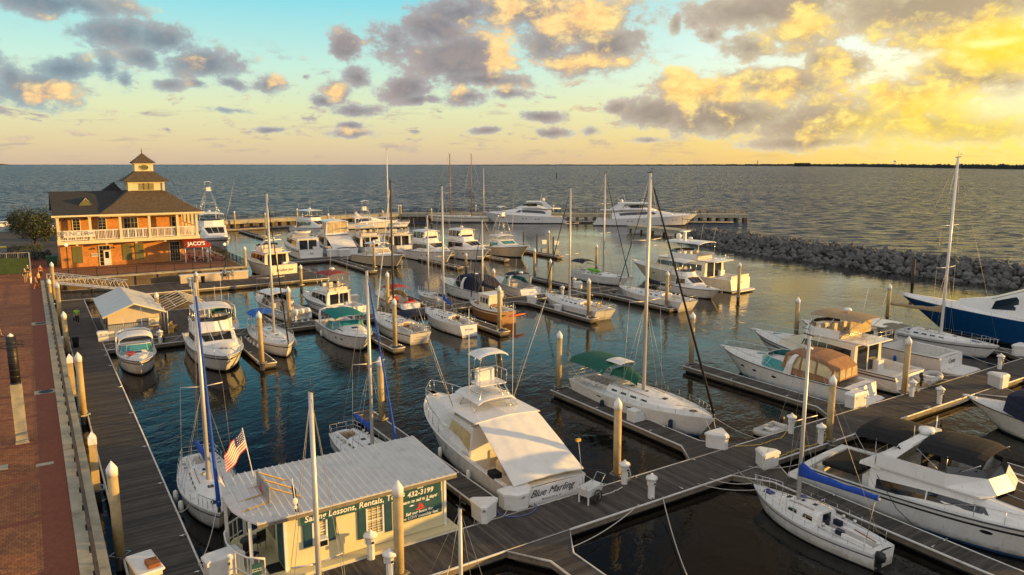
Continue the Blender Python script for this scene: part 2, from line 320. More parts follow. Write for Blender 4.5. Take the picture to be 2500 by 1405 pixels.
mat('shingle',(.085,.060,.034),.9,.3,2.5,bump=.6,bs=9,dirt=((.16,.12,.08,1),3,.6)); mat('shingle_dark',(.028,.028,.028),.9,.3,2.5,bump=.6,bs=9)
mat('trim_cream',(.70,.61,.36),.6,.06,2); mat('trim_white',(.74,.72,.66),.55,.06,2); mat('shutter_olive',(.13,.13,.045),.7,.15,4); mat('shutter_teal',(.012,.060,.085),.6,.15,4)
mat('siding_yellow',(.66,.58,.33),.6,.06,2,dirt=((.5,.44,.3,1),1.2,.35)); mat('sign_teal',(.02,.085,.095),.5,.15); mat('sign_letter',(.85,.84,.74),.5,.03)
mat('roof_metal',(.60,.59,.56),.42,.07,1.2,metal=.12,dirt=((.34,.33,.31,1),2.2,.35)); mat('iron_black',(.015,.014,.014),.5,.3)
mat('asphalt',(.055,.05,.048),.9,.3,1.5); mat('rock_grey',(.12,.117,.112),.9,.5,.9,bump=.9,bs=3,dirt=((.05,.046,.042,1),1.5,.7)); mat('rock_gap_shade',(.05,.047,.044),.95,.3,1)
mat('leaf',(.030,.040,.012),.6,.5,1.5); mat('leaf_dark',(.016,.024,.010),.6,.5,1.5); mat('bark',(.06,.045,.03),.9,.3)
mat('shore_trees',(.035,.037,.026),.95,.4,.02); mat('gold_patch',(.55,.32,.05),.9,.4,1)
mat('skin',(.46,.27,.17),.55,.08); mat('hair',(.03,.02,.014),.7,.2); mat('cloth_lime',(.30,.70,.04),.8,.1); mat('cloth_white',(.7,.68,.64),.8,.1); mat('cloth_black',(.015,.015,.017),.8,.2); mat('cloth_blue',(.12,.28,.42),.8,.1); mat('cloth_orange',(.55,.16,.03),.8,.1); mat('cloth_grey',(.2,.2,.22),.8,.1); mat('cloth_khaki',(.35,.26,.15),.8,.1); mat('cloth_yellow',(.6,.36,.07),.8,.1)
mat('yellow_bin',(.6,.45,.03),.5,.1); mat('white_plastic',(.72,.71,.67),.4,.06,2,dirt=((.45,.42,.36,1),2.4,.35)); mat('fence_green',(.055,.09,.022),.8,.25,2); mat('rust',(.25,.09,.03),.9,.4,6); mat('bin_green',(.01,.10,.05),.5,.2)
mat('water_blue_cover',(.01,.10,.42),.6,.2); mat('flag_red',(.55,.05,.04),.8,.1); mat('flag_white',(.75,.72,.68),.8,.05); mat('flag_blue',(.03,.04,.16),.8,.1); mat('car_white',(.7,.7,.7),.25,.03,coat=.6); mat('car_dark',(.03,.03,.035),.25,.1,coat=.6); mat('lamp_globe',(.8,.76,.66),.3,.03,emis=(1,.8,.5,.35))
mat('awning_red',(.33,.03,.015),.75,.2,3); mat('corrugated',(.36,.36,.35),.6,.12,2,dirt=((.5,.42,.3,1),.7,.4)); mat('wood_yellow',(.42,.27,.07),.8,.2,4); mat('banner',(.72,.68,.58),.7,.05)

# ---------------------------------------------------------------- mesh helpers
SPLIT={'side_windows':'window','cabin_windows':'window','cabin_window':'window','wheelhouse_windows':'window','deck_hatches':'hatch','cleats':'cleat','rail_posts':'post','piles':'pile','piers':'pile','antennas':'antenna','spreaders':'spreader','braces':'brace','sockets':'socket','helm_seats':'seat','dark_bundles':'bundle','porch_posts':'post','awning_poles':'pole','clear_side_panels':'clear_panel','clear_aft_panels':'clear_panel','clear_panels':'clear_panel','cockpit_benches':'bench','saloon_doors':'door','hardtop_supports':'support','corner_boards':'corner_board','arch_legs':'arch_leg','canopy_frame':'canopy_leg','winches':'winch','posts':'post','rafters':'rafter','louvres':'louvre','mooring_lines':'mooring_line','deck_coils':'rope_coil','gear_bags':'gear_bag'}
class MB:
    def __init__(s): s.v=[]; s.f=[]; s.mi=[]; s.sm=[]
    def add(s,vs,fs,mi=0,sm=False):
        o=len(s.v); s.v+=[tuple(v) for v in vs]
        for f in fs: s.f.append(tuple(i+o for i in f)); s.mi.append(mi); s.sm.append(sm)
        return s
    def box(s,x0,x1,y0,y1,z0,z1,mi=0):
        if x0>x1:x0,x1=x1,x0
        if y0>y1:y0,y1=y1,y0
        return s.add([(x0,y0,z0),(x1,y0,z0),(x1,y1,z0),(x0,y1,z0),(x0,y0,z1),(x1,y0,z1),(x1,y1,z1),(x0,y1,z1)],[(0,3,2,1),(4,5,6,7),(0,1,5,4),(1,2,6,5),(2,3,7,6),(3,0,4,7)],mi)
    def bevbox(s,x0,x1,y0,y1,z0,z1,b,mi=0):
        b=min(b,(x1-x0)/2.01,(y1-y0)/2.01,(z1-z0)/1.01)
        def ring(i,z): return [(x0+i,y0+b,z),(x0+b,y0+i,z),(x1-b,y0+i,z),(x1-i,y0+b,z),(x1-i,y1-b,z),(x1-b,y1-i,z),(x0+b,y1-i,z),(x0+i,y1-b,z)]
        rs=[ring(0,z0),ring(0,z1-b),ring(b*.6,z1-b*.2),]
        top=[(x0+b,y0+b,z1),(x1-b,y0+b,z1),(x1-b,y1-b,z1),(x0+b,y1-b,z1)]
        s.loft(rs,closed=True,mi=mi,cap0=True)
        r=rs[-1]; s.add(r+top,[(0,1,8),(1,2,9,8),(2,3,9),(3,4,10,9),(4,5,10),(5,6,11,10),(6,7,11),(7,0,8,11),(8,9,10,11)],mi)
        return s
    def loft(s,rings,closed=True,mi=0,cap0=False,cap1=False,sm=False,mis=None):
        n=len(rings[0]); o=len(s.v)
        for r in rings: s.v+=[tuple(p) for p in r]
        m=n if closed else n-1
        for i in range(len(rings)-1):
            for j in range(m):
                a=o+i*n+j; b_=o+i*n+(j+1)%n; s.f.append((a,b_,b_+n,a+n)); s.mi.append(mis[j] if mis else mi); s.sm.append(sm)
        if cap0: s.f.append(tuple(o+j for j in reversed(range(n)))); s.mi.append(mi); s.sm.append(False)
        if cap1: s.f.append(tuple(o+(len(rings)-1)*n+j for j in range(n))); s.mi.append(mi); s.sm.append(False)
        return s
    def tube(s,pts,r,seg=6,mi=0,closed=False,r1=None,caps=True,sm=True):
        pts=[Vector(p) for p in pts]; n=len(pts); rings=[]
        for i,p in enumerate(pts):
            if closed: d=pts[(i+1)%n]-pts[i-1]
            else: d=pts[min(i+1,n-1)]-pts[max(i-1,0)]
            if d.length<1e-6: d=Vector((0,0,1))
            d.normalize(); up=Vector((0,0,1)) if abs(d.z)<.95 else Vector((1,0,0))
            a=d.cross(up).normalized(); b=a.cross(d).normalized()
            rr=r if r1 is None else r+(r1-r)*i/max(1,n-1)
            rings.append([p+a*math.cos(t)*rr+b*math.sin(t)*rr for t in [2*math.pi*k/seg for k in range(seg)]])
        if closed: rings.append(rings[0])
        return s.loft(rings,True,mi,caps and not closed,caps and not closed,sm)
    def prism(s,poly,z0,z1,mi=0,mside=None):
        n=len(poly); vs=[(x,y,z0) for x,y in poly]+[(x,y,z1) for x,y in poly]
        s.add(vs,[tuple(reversed(range(n))),tuple(range(n,2*n))],mi)
        o=len(s.v)-2*n
        for i in range(n):
            j=(i+1)%n; s.f.append((o+i,o+j,o+n+j,o+n+i)); s.mi.append(mi if mside is None else mside); s.sm.append(False)
        return s
    def lathe(s,prof,cx=0,cy=0,seg=12,mi=0,sm=True,z=0):
        rings=[[(cx+r*math.cos(2*math.pi*k/seg),cy+r*math.sin(2*math.pi*k/seg),z+h) for k in range(seg)] for r,h in prof]
        return s.loft(rings,True,mi,True,True,sm)
    def ball(s,c,rx,ry=None,rz=None,seg=10,mi=0,n=6):
        ry=ry or rx; rz=rz or rx; rings=[]
        for i in range(n+1):
            t=math.pi*i/n; rr=max(.02,math.sin(t)); zz=-math.cos(t)
            rings.append([(c[0]+rx*rr*math.cos(2*math.pi*k/seg),c[1]+ry*rr*math.sin(2*math.pi*k/seg),c[2]+rz*zz) for k in range(seg)])
        return s.loft(rings,True,mi,True,True,True)
    def xf(s,mtx):
        s.v=[tuple(mtx@Vector(v)) for v in s.v]; return s
    def build(s,name,mats,parent=None,loc=None,rz=0):
        if parent is not None and name in SPLIT:
            comps=s.parts()
            if 1<len(comps)<=100:
                os_=[c.build(SPLIT[name],mats,parent,loc,rz) for c in comps]; return os_[0]
            if len(comps)>100:
                o=s._build(name,mats,parent,loc,rz); o['kind']='stuff'; return o
            name=SPLIT[name]
        return s._build(name,mats,parent,loc,rz)
    def parts(s):
        par=list(range(len(s.v)))
        def f(i):
            while par[i]!=i: par[i]=par[par[i]]; i=par[i]
            return i
        for fc in s.f:
            a=f(fc[0])
            for j in fc[1:]:
                b=f(j)
                if b!=a: par[b]=a
        g={}
        for k,fc in enumerate(s.f): g.setdefault(f(fc[0]),[]).append(k)
        out=[]
        for ks in g.values():
            m=MB(); mp={}
            for k in ks:
                nf=[]
                for i in s.f[k]:
                    if i not in mp: mp[i]=len(m.v); m.v.append(s.v[i])
                    nf.append(mp[i])
                m.f.append(tuple(nf)); m.mi.append(s.mi[k]); m.sm.append(s.sm[k])
            out.append(m)
        return out
    def _build(s,name,mats,parent=None,loc=None,rz=0):
        me=bpy.data.meshes.new(name); me.from_pydata(s.v,[],s.f)
        if not isinstance(mats,(list,tuple)): mats=[mats]
        for m in mats: me.materials.append(MATS[m])
        me.polygons.foreach_set('material_index',s.mi); me.polygons.foreach_set('use_smooth',s.sm)
        me.validate(); me.update()
        o=bpy.data.objects.new(name,me); COL.objects.link(o)
        if parent: o.parent=parent
        if loc is not None: o.location=loc
        if rz: o.rotation_euler=(0,0,rz)
        return o
def tag(o,label=None,cat=None,group=None,kind=None):
    if label:o['label']=label
    if cat:o['category']=cat
    if group:o['group']=group
    if kind:o['kind']=kind
    return o
def thing(name,label,cat,loc=(0,0,0),rz=0,group=None):
    o=bpy.data.objects.new(name,None); COL.objects.link(o); o.location=loc; o.rotation_euler=(0,0,rz); o.empty_display_size=.3
    return tag(o,label,cat,group)
def copytree(o,parent=None):
    c=o.copy(); COL.objects.link(c)
    if parent: c.parent=parent
    for ch in list(o.children): copytree(ch,c)
    return c
def sag(a,b,s,n=7):
    a=Vector(a); b=Vector(b); return [a.lerp(b,t)-Vector((0,0,s*4*t*(1-t))) for t in [i/(n-1) for i in range(n)]]
def arc(cx,cy,r,a0,a1,n): return [(cx+r*math.cos(R(a0+(a1-a0)*i/n)),cy+r*math.sin(R(a0+(a1-a0)*i/n))) for i in range(n+1)]
def text(s,body,size,material,parent,mtx,name='lettering',extrude=.004,align='CENTER',shear=0,bold=0):
    cu=bpy.data.curves.new('t','FONT'); cu.body=body; cu.size=size; cu.extrude=extrude; cu.align_x=align; cu.align_y='CENTER'; cu.shear=shear; cu.offset=bold; cu.resolution_u=3
    ob=bpy.data.objects.new('t',cu); COL.objects.link(ob); dg=bpy.context.evaluated_depsgraph_get(); me=bpy.data.meshes.new_from_object(ob.evaluated_get(dg))
    bpy.data.objects.remove(ob); me.materials.clear(); me.materials.append(MATS[material]); me.transform(mtx)
    o=bpy.data.objects.new(name,me); COL.objects.link(o); o.parent=parent; return o
def frame(o,ux,uy):
    "matrix with origin o, text x axis ux, text y axis uy"
    ux=Vector(ux).normalized(); uy=Vector(uy).normalized(); uz=ux.cross(uy); o=Vector(o)
    return Matrix(((ux.x,uy.x,uz.x,o.x),(ux.y,uy.y,uz.y,o.y),(ux.z,uy.z,uz.z,o.z),(0,0,0,1)))
# ================================================================ setting
S='structure'
b=MB(); e=60000; b.add([(-e,-e,0),(e,-e,0),(e,e,0),(-e,e,0)],[(0,1,2,3)]); tag(b.build('water','water_surface'),kind=S)
b=MB(); e=60000; b.add([(-e,-e,-6),(e,-e,-6),(e,e,-6),(-e,e,-6)],[(0,1,2,3)]); tag(b.build('seabed','seawall'),kind=S)
# far shore
def shore(pts,n=260,seed=3):
    b=MB(); P=[]; rnd=random.Random(seed)
    for i in range(n+1):
        t=i/n*(len(pts)-1); k=min(int(t),len(pts)-2); f=t-k
        x=pts[k][0]*(1-f)+pts[k+1][0]*f; y=pts[k][1]*(1-f)+pts[k+1][1]*f; h=pts[k][2]*(1-f)+pts[k+1][2]*f
        p=at(x,y,0); d=math.hypot(p.x,p.y)
        hh=h/FPX*d*(1+.22*noise.noise(Vector((x*.05,3,seed)))+.16*rnd.uniform(-1,1)); P.append((p,max(hh,.3),d))
    rings=[]
    for p,h,d in P:
        o=Vector((p.x,p.y,0)).normalized()*d*.05
        rings.append([(p.x,p.y,-1),(p.x,p.y,h*.75),(p.x+o.x*.15,p.y+o.y*.15,h),(p.x+o.x,p.y+o.y,h*.9),(p.x+o.x,p.y+o.y,-1)])
    b.loft(rings,False); return b
tag(shore([(1140,404.3,1.5),(1360,404.3,2.2),(1500,404.6,2.2),(1700,405,3),(1850,405.5,4),(1960,406.3,5),(2100,408,6.5),(2300,411,8),(2500,414,9.5),(2700,418,12),(3000,425,15)],900).build('far_shore','shore_trees'),kind=S)
tag(shore([(-200,404.5,3),(0,404.3,3),(22,404.2,1.6)],60,5).build('far_shore','shore_trees'),kind=S)
tag(shore([(20,403.9,1),(400,403.9,1.2),(1000,404,1.2),(1200,404.2,1.4)],500,8).build('far_shore','shore_trees'),kind=S)
def far_tower(px,y0,y1,kind):
    p=at(px,y0,0); d=math.hypot(p.x,p.y); h=(y0-y1)/FPX*d; b=MB()
    if kind=='mast':
        for s in((-1,-1),(1,-1),(1,1),(-1,1)): b.tube([(s[0]*h*.05,s[1]*h*.05,0),(s[0]*h*.015,s[1]*h*.015,h)],h*.018,4)
        for k in range(6): z=h*k/6; q=h*(.05-.035*k/6); b.box(-q,q,-q,q,z,z+h*.02)
    else:
        for k in range(4): a=k*math.pi/2+.7; b.tube([(h*.14*math.cos(a),h*.14*math.sin(a),0),(h*.1*math.cos(a),h*.1*math.sin(a),h*.8)],h*.02,4)
        b.lathe([(.02*h,h*.72),(.2*h,h*.8),(.22*h,h*.9),(.05*h,h)],seg=10)
    t=b.build('lattice_mast' if kind=='mast' else 'water_tower','shore_trees' if kind=='mast' else 'piling_cap',loc=(p.x,p.y,0)); return t
tag(far_tower(1849,406,393,'mast'),'thin dark lattice mast standing on the distant wooded shore','mast')
tag(far_tower(2184,409,394,'tank'),'tiny pale water tower above the trees of the distant shore','water tower')
p=at(1958,407,0); d=math.hypot(p.x,p.y); b=MB(); b.box(-d*.009,d*.009,-40,40,0,d*.0042); 
for k in range(6): b.box(-d*.009+k*d*.003,-d*.0078+k*d*.003,-44,-40,0,d*.0046)
tag(b.build('shore_building','shore_trees',loc=(p.x,p.y,0),rz=-R(45)),'long low dark block rising from the trees of the distant shore','building')
# land
PZ=1.9
b=MB(); b.prism([(-260,-40),(.35,-40),(.35,112.35),(-260,112.35)],-5,PZ); tag(b.build('promenade','plaza_brick'),kind=S)
b=MB(); b.prism([(-260,112.35),(26,112.35),(26,196),(-60,214),(-260,216)],-5,PZ-.004); tag(b.build('quay_ground','asphalt'),kind=S)
b=MB(); b.prism([(-8,112.4),(25.7,112.4),(25.7,140),(-8,140)],PZ-.004,PZ+.03); tag(b.build('building_terrace','plaza_brick'),kind=S)
b=MB(); b.box(.35,1.32,-40,112.3,1.0,PZ+.14); b.box(1.32,26.4,111.9,112.75,1.82,PZ+.14); b.box(25.7,26.4,112.75,190,1.82,PZ+.14)
tag(b.build('quay_coping','coping_concrete'),kind=S)
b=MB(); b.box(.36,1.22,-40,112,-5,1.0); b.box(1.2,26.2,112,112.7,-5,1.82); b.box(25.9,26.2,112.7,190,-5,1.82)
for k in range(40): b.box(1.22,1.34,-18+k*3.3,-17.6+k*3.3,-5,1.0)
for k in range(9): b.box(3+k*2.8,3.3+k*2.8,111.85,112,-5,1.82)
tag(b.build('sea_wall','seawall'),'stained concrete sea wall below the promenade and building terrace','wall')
# plaza inlays
def plate(name,px,py,w,l,label,m='coping_concrete'):
    p=at(px,py,PZ); b=MB(); b.box(-w/2,w/2,-l/2,l/2,0,.02); 
    b2=MB(); b2.lathe([(w*.33,.02),(w*.33,.03)],seg=14)
    t=thing(name,label,'access cover',(p.x,p.y,PZ)); b.build('surround',m,t); b2.build('grate','iron_black',t)
plate('drain_cover',100,790,1.5,1.3,'square concrete drain surround in the brick paving level with the air conditioned shed')
plate('drain_cover',112,957,1.3,.9,'concrete drain surround in the brick beside the tall column base')
b=MB(); p=at(110,1134,PZ); b.box(-.38,.38,-.18,.18,0,.02); tag(b.build('marker_slab','coping_concrete',loc=(p.x,p.y,PZ)),'small pale rectangular slab set into the brick paving below the column','slab')
b=MB(); p=at(2,1143,PZ); b.box(-.9,.3,-.35,.35,0,.02); tag(b.build('marker_slab','coping_concrete',loc=(p.x,p.y,PZ)),'pale slab cut by the left edge of the picture','slab')
# promenade railing: dark bar rail on low posts along the coping
b=MB(); t=thing('promenade_railing','long weathered pipe railing with dark brackets along the promenade coping','railing',(.85,0,PZ+.14))
b.box(-.07,.07,-38,109,.62,.74); b.build('top_rail','timber_dark',t)
b=MB()
for k in range(72): y=-37+k*2.03; b.box(-.05,.05,y-.05,y+.05,0,.62); b.box(-.13,-.05,y-.09,y+.09,.50,.70)
b.build('posts','iron_black',t)['kind']='stuff'
b=MB(); b.tube([(0,-38,.30),(0,109,.30)],.03,6); b.build('lower_rail','iron_black',t)
# ---------------------------------------------------------------- fences and lamps of the quay
def iron_fence(name,pts,label,h=1.05,step=.16,post=2.4):
    t=thing(name,label,'fence',(*pts[0],pts[0][2] if len(pts[0])>2 else PZ+.14) if len(pts[0])==2 else pts[0])
    o=Vector(pts[0]); P=[Vector(p)-o for p in pts]; rb=MB(); pk=MB(); ps=MB()
    for a,c in zip(P,P[1:]):
        L=(c-a).length; u=(c-a)/L
        for z in(.12,h): rb.tube([a+Vector((0,0,z)),c+Vector((0,0,z))],.03,4,sm=False)
        for k in range(int(L/step)): q=a+u*k*step; pk.tube([q+Vector((0,0,.12)),q+Vector((0,0,h))],.011,3,sm=False)
        for k in range(int(L/post)+1): q=a+u*k*post; ps.box(q.x-.05,q.x+.05,q.y-.05,q.y+.05,0,h+.12)
    rb.build('rails','iron_black',t); pk.build('pickets','iron_black',t); ps.build('posts','iron_black',t); return t
iron_fence('iron_fence',[(2,112.3,PZ+.14),(25.9,112.3,PZ+.14),(25.9,138,PZ+.14)],'black iron picket fence round the brick restaurant terrace')
def lamp_post(p,h,label,globe='lamp_globe'):
    t=thing('street_lamp',label,'street lamp',p)
    MB().lathe([(.16,0),(.16,.25),(.07,.5),(.055,h)],seg=8).build('post','iron_black',t)
    MB().ball((0,0,h+.2),.24,seg=10).build('globe',globe,t)
lamp_post((3.6,112.9,PZ),4.3,'black lamp post with a round globe at the left corner of the brick building')
lamp_post((23.5,113.2,PZ),3.2,'black lamp post with a small globe beside the red awning')
# breakwater pier
BW=[(24,199.5),(60,204),(93,204),(132.5,177),(176.5,143.5)]
def offs(pts,d):
    out=[]
    for i,p in enumerate(pts):
        n=Vector((0,0))
        for a,c in ((i-1,i),(i,i+1)):
            if a>=0 and c<len(pts):
                u=(Vector(pts[c])-Vector(pts[a])).normalized(); n+=Vector((-u.y,u.x))
        n.normalize(); out.append((p[0]+n.x*d,p[1]+n.y*d))
    return out
t=thing('breakwater_pier','long concrete breakwater pier with a black railing behind the yachts','pier',(93,204,0))
o=Vector((93,204,0))
def ribbon(pts,d0,d1,z0,z1,name,m,par):
    A=offs(pts,d0); B=offs(pts,d1); b=MB()
    rings=[[(a[0]-o.x,a[1]-o.y,z0),(a[0]-o.x,a[1]-o.y,z1),(c[0]-o.x,c[1]-o.y,z1),(c[0]-o.x,c[1]-o.y,z0)] for a,c in zip(A,B)]
    b.loft(rings,True,cap0=True,cap1=True); return b.build(name,m,par)
ribbon(BW,0,4.6,1.45,2.45,'deck_slab','coping_concrete',t)
ribbon(BW[:3]+[(120,185.6)],.6,4.0,-4,1.45,'bulkhead','seawall',t)
b=MB(); b2=MB(); b3=MB(); b4=MB()
for (a,c) in zip(BW,BW[1:]):
    a=Vector((*a,0));c=Vector((*c,0));L=(c-a).length;u=(c-a)/L;nn=Vector((-u.y,u.x,0)); k=0
    while k*2.6<L:
        q=a+u*k*2.6+nn*.35-o; b.tube([q+Vector((0,0,-3)),q+Vector((0,0,1.45))],.42,6,sm=False)
        q2=a+u*k*2.6+nn*3.6-o; b.tube([q2+Vector((0,0,-3)),q2+Vector((0,0,1.45))],.42,6,sm=False)
        q3=a+u*k*2.6+nn*4.3-o; b2.box(q3.x-.06,q3.x+.06,q3.y-.06,q3.y+.06,2.45,3.7); k+=1
    for z in (2.7,3.1,3.6): b3.tube([a+nn*4.3-o+Vector((0,0,z)),c+nn*4.3-o+Vector((0,0,z))],.045,4)
    for k in range(int(L/.35)): q=a+u*k*.35+nn*4.3-o; b4.tube([q+Vector((0,0,2.6)),q+Vector((0,0,3.6))],.016,3,sm=False)
b.build('piers','seawall',t); b2.build('rail_posts','iron_black',t); b3.build('rails','iron_black',t); b4.build('pickets','iron_black',t)
for i,k in enumerate([.12,.3,.5,.62,.74]):
    s=k*(len(BW)-1); j=int(s); f=s-j; q=Vector(offs(BW,3.8)[j]).lerp(Vector(offs(BW,3.8)[j+1]),f)
    L=['at its left end','behind the flybridge yacht','near its first bend','between the masts of the schooner','between the two large white yachts'][i]
    tt=thing('pier_lamp','small white lamp on the breakwater pier '+L,'lamp',(q.x,q.y,2.45),group='lamps along the breakwater pier')
    MB().lathe([(.09,0),(.07,1.9)],seg=6).build('post','piling_cap',tt); MB().ball((0,0,2.1),.26,seg=8).build('globe','piling_cap',tt)
# concrete walkway to the rocks, on piles
t=thing('concrete_jetty','flat concrete jetty on piles leading out to the rock breakwater','jetty',(130,124,0))
MB().box(-2.4,2.4,-17,18,.75,1.55).build('slab','coping_concrete',t)
b=MB()
for k in range(9): b.tube([(-1.9,-15+k*4,-4),(-1.9,-15+k*4,.75)],.3,6); b.tube([(1.9,-15+k*4,-4),(1.9,-15+k*4,.75)],.3,6)
b.build('piles','timber_dark',t)
b=MB()
for x,y in((1.9,-4),(1.9,3),(.4,-.2)):
    b.tube([(x,y,1.55),(x,y,4.2)],.06,5)
b.tube([(1.9,-4,3.9),(1.9,3,3.9)],.05,4); b.build('ladder_frame','iron_black',t)
# breakwater rocks
def rockmesh(seed):
    rnd=random.Random(seed); b=MB(); n=6; seg=8; rings=[]
    ax=Vector((rnd.uniform(-1,1),rnd.uniform(-1,1),rnd.uniform(-1,1)))
    for i in range(n+1):
        th=math.pi*i/n; r=[]
        for k in range(seg):
            ph=2*math.pi*k/seg; d=Vector((math.sin(th)*math.cos(ph),math.sin(th)*math.sin(ph),-math.cos(th)))
            q=1+.45*noise.noise(d*1.1+Vector((seed*7.1,0,0)))+.22*noise.noise(d*2.6+Vector((0,seed*3.3,0)))
            v=d*q
            for pl in pls(seed):
                e=v.dot(pl[0])-pl[1]
                if e>0: v=v-pl[0]*e
            r.append(tuple(v))
        rings.append(r)
    b.loft(rings,True); return b
_pl={}
def pls(seed):
    if seed not in _pl:
        rnd=random.Random(seed*13+1); L=[]
        for _ in range(7): L.append((Vector((rnd.uniform(-1,1),rnd.uniform(-1,1),rnd.uniform(-1,1))).normalized(),rnd.uniform(.55,.85)))
        _pl[seed]=L
    return _pl[seed]
RK=[rockmesh(i) for i in range(10)]
def fr_x(y): return 112.6+ (y-46)*.055 + max(0,(y-88))*.13
cands=[]; rnd=random.Random(4)
y=30
while y<117:
    w_=0
    y+=.62
    for j in range(9):
        f=(j+rnd.uniform(-.4,.4))/8
        prof=[(0,-.2),(.3,1.2),(.55,2.3),(.75,2.3),(1,.6)]
        fx=f*11.5
        z=2.15*math.sin(min(1,max(0,f*1.55))*math.pi/2) if f<.7 else 2.55*(1-(f-.7)/.42)
        yy=y+rnd.uniform(-.4,.4)
        s=rnd.choice([.40,.48,.55,.62,.72,.9])
        cands.append((fr_x(yy)+fx,yy,max(-.2,z+rnd.uniform(-.35,.25))-.25*s,s))
vis=[]
for c in cands:
    px,py=pxy(c[0],c[1],c[2]); d=math.hypot(c[0],c[1])
    face = 1 if c[0]<fr_x(c[1])+8.2 else .2
    vis.append((face*(c[3]/d) if px<2540 else 0,c))
vis.sort(key=lambda q:-q[0])
rock_proto=[]
for i in range(10):
    rock_proto.append(RK[i])
fill=MB(); first={}
for idx,(sc_,c) in enumerate(vis):
    k=rnd.randrange(10); rot=(rnd.uniform(0,6),rnd.uniform(0,6),rnd.uniform(0,6)); s3=(c[3]*rnd.uniform(.85,1.3),c[3]*rnd.uniform(.8,1.15),c[3]*rnd.uniform(.65,.95))
    if idx<298 and sc_>0:
        if k not in first:
            ob=RK[k].build('boulder','rock_grey'); first[k]=ob
        else:
            ob=first[k].copy(); COL.objects.link(ob)
        ob.location=c[:3]; ob.rotation_euler=rot; ob.scale=s3
        row=(c[0]-fr_x(c[1]))/11.5; tag(ob,('large ' if c[3]>.68 else 'mid sized ' if c[3]>.52 else 'small ')+'grey boulder '+('at the waterline' if row<.2 else 'on the lower slope' if row<.4 else 'on the crest' if row<.72 else 'on the seaward side')+' of the breakwater '+('near the right edge' if c[1]<50 else 'behind the tall white mast' if c[1]<60 else 'behind the lone timber post' if c[1]<72 else 'near its middle' if c[1]<86 else 'behind the two deck yacht' if c[1]<100 else 'beside the concrete jetty'),'boulder','boulders of the rock breakwater')
    else:
        m_=Matrix.LocRotScale(Vector(c[:3]),__import__('mathutils').Euler(rot),Vector(s3)); fill.add([m_@Vector(v) for v in RK[k].v],RK[k].f)
# core under the stones, coloured dark to paint shade into the gaps
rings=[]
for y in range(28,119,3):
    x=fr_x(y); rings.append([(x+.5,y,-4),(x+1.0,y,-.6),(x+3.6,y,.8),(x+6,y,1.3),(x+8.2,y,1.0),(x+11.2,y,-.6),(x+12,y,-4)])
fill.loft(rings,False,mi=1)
tag(fill.build('breakwater_rock_fill',['rock_grey','rock_gap_shade']),'smaller grey stones packed between the boulders of the breakwater','rocks',kind='stuff')
p=at(2227,693,0); b=MB(); b.tube([(0,0,-2),(.05,0,zat(p.x,p.y,633))],.22,7); tag(b.build('timber_post','timber_dark',loc=(p.x,p.y,0)),'lone dark timber post in the water in front of the rock breakwater','post')

# ---------------------------------------------------------------- docks
DZ=.5
def dock(name,label,poly,axis,cleats=(),z=DZ,railm='dock_rail',loc=None):
    cx=sum(p[0] for p in poly)/len(poly); cy=sum(p[1] for p in poly)/len(poly)
    t=thing(name,label,'dock',(cx,cy,0)); P=[(x-cx,y-cy) for x,y in poly]
    MB().prism(P,z-.06,z).build('deck','plank_across_'+axis,t)
    def inset(P,d):
        out=[]; n=len(P)
        for i in range(n):
            a=Vector(P[i-1]);q=Vector(P[i]);c=Vector(P[(i+1)%n]); u=(q-a).normalized(); w_=(c-q).normalized()
            n1=Vector((-u.y,u.x)); n2=Vector((-w_.y,w_.x)); m_=(n1+n2); m_.normalize(); k=d/max(.3,m_.dot(n1)); out.append((q.x+m_.x*k,q.y+m_.y*k))
        return out
    A2=sum(P[i-1][0]*P[i][1]-P[i][0]*P[i-1][1] for i in range(len(P)))
    if A2<0: P=P[::-1]
    I=inset(P,.03); MB().prism(I,z-.34,z-.06).build('fascia','dock_fascia',t)
    I=inset(P,.18); MB().prism(I,-.5,z-.34).build('floats','dock_float',t)
    b=MB(); b.tube([(x,y,z-.03) for x,y in P],.055,6,closed=True); b.build('rub_rail',railm,t)
    c=MB()
    for (x,y) in cleats:
        x-=cx;y-=cy; dx,dy=(.16,0) if axis=='y' else (0,.16)
        if axis=='x': dx,dy=0,.16
        c.tube([(x-dx,y-dy,z+.09),(x+dx,y+dy,z+.09)],.028,5); c.box(x-.04,x+.04,y-.04,y+.04,z,z+.09)
    if cleats: c.build('cleats','steel',t)
    return t
def finger(x0,x1,yb,ye,label,g=1.5,main_hi=None):
    "finger pier from main-pier edge yb to ye, with flared corner gussets"
    s=1 if ye>yb else -1
    poly=[(x0,yb+s*.003),(x1,yb+s*.003),(x1,ye),(x0,ye)]
    poly=[(x0-g*.75,yb+s*.003),(x1+g*.75,yb+s*.003),(x1+.0,yb+s*g*1.15),(x1,ye),(x0,ye),(x0,yb+s*g*1.15)]
    if s<0: pass
    cl=[(x0+.15,yb+(ye-yb)*f) for f in(.3,.65,.95)]+[(x1-.15,yb+(ye-yb)*f) for f in(.3,.65,.95)]
    return dock('finger_pier',label,poly,'y',cl)
dock('main_walkway','long plank walkway along the foot of the sea wall',[(2.0,12),(4.6,12),(4.6,103.7),(2.0,103.7)],'y',[(4.4,y) for y in(30,33.5,40,46,53,60,67,71)])
dock('main_pier','wide foreground plank pier running from the sailing school shed to the right edge',[(4.604,24.7),(118,24.7),(118,27.4),(4.604,27.4)],'x',[(24.5,24.9),(26.5,24.9),(25.5,27.2),(29.8,27.2),(38,27.2),(46.5,27.2),(53,27.2),(60,27.2),(65,27.2),(36,24.9),(50,24.9)])
FN=['beside the sport fishing boat','beside the green canopied sailboat','beside the brown canopied cruiser','beyond the cruiser with the large swim platform','at the right edge beyond the tall white mast','off frame to the right']
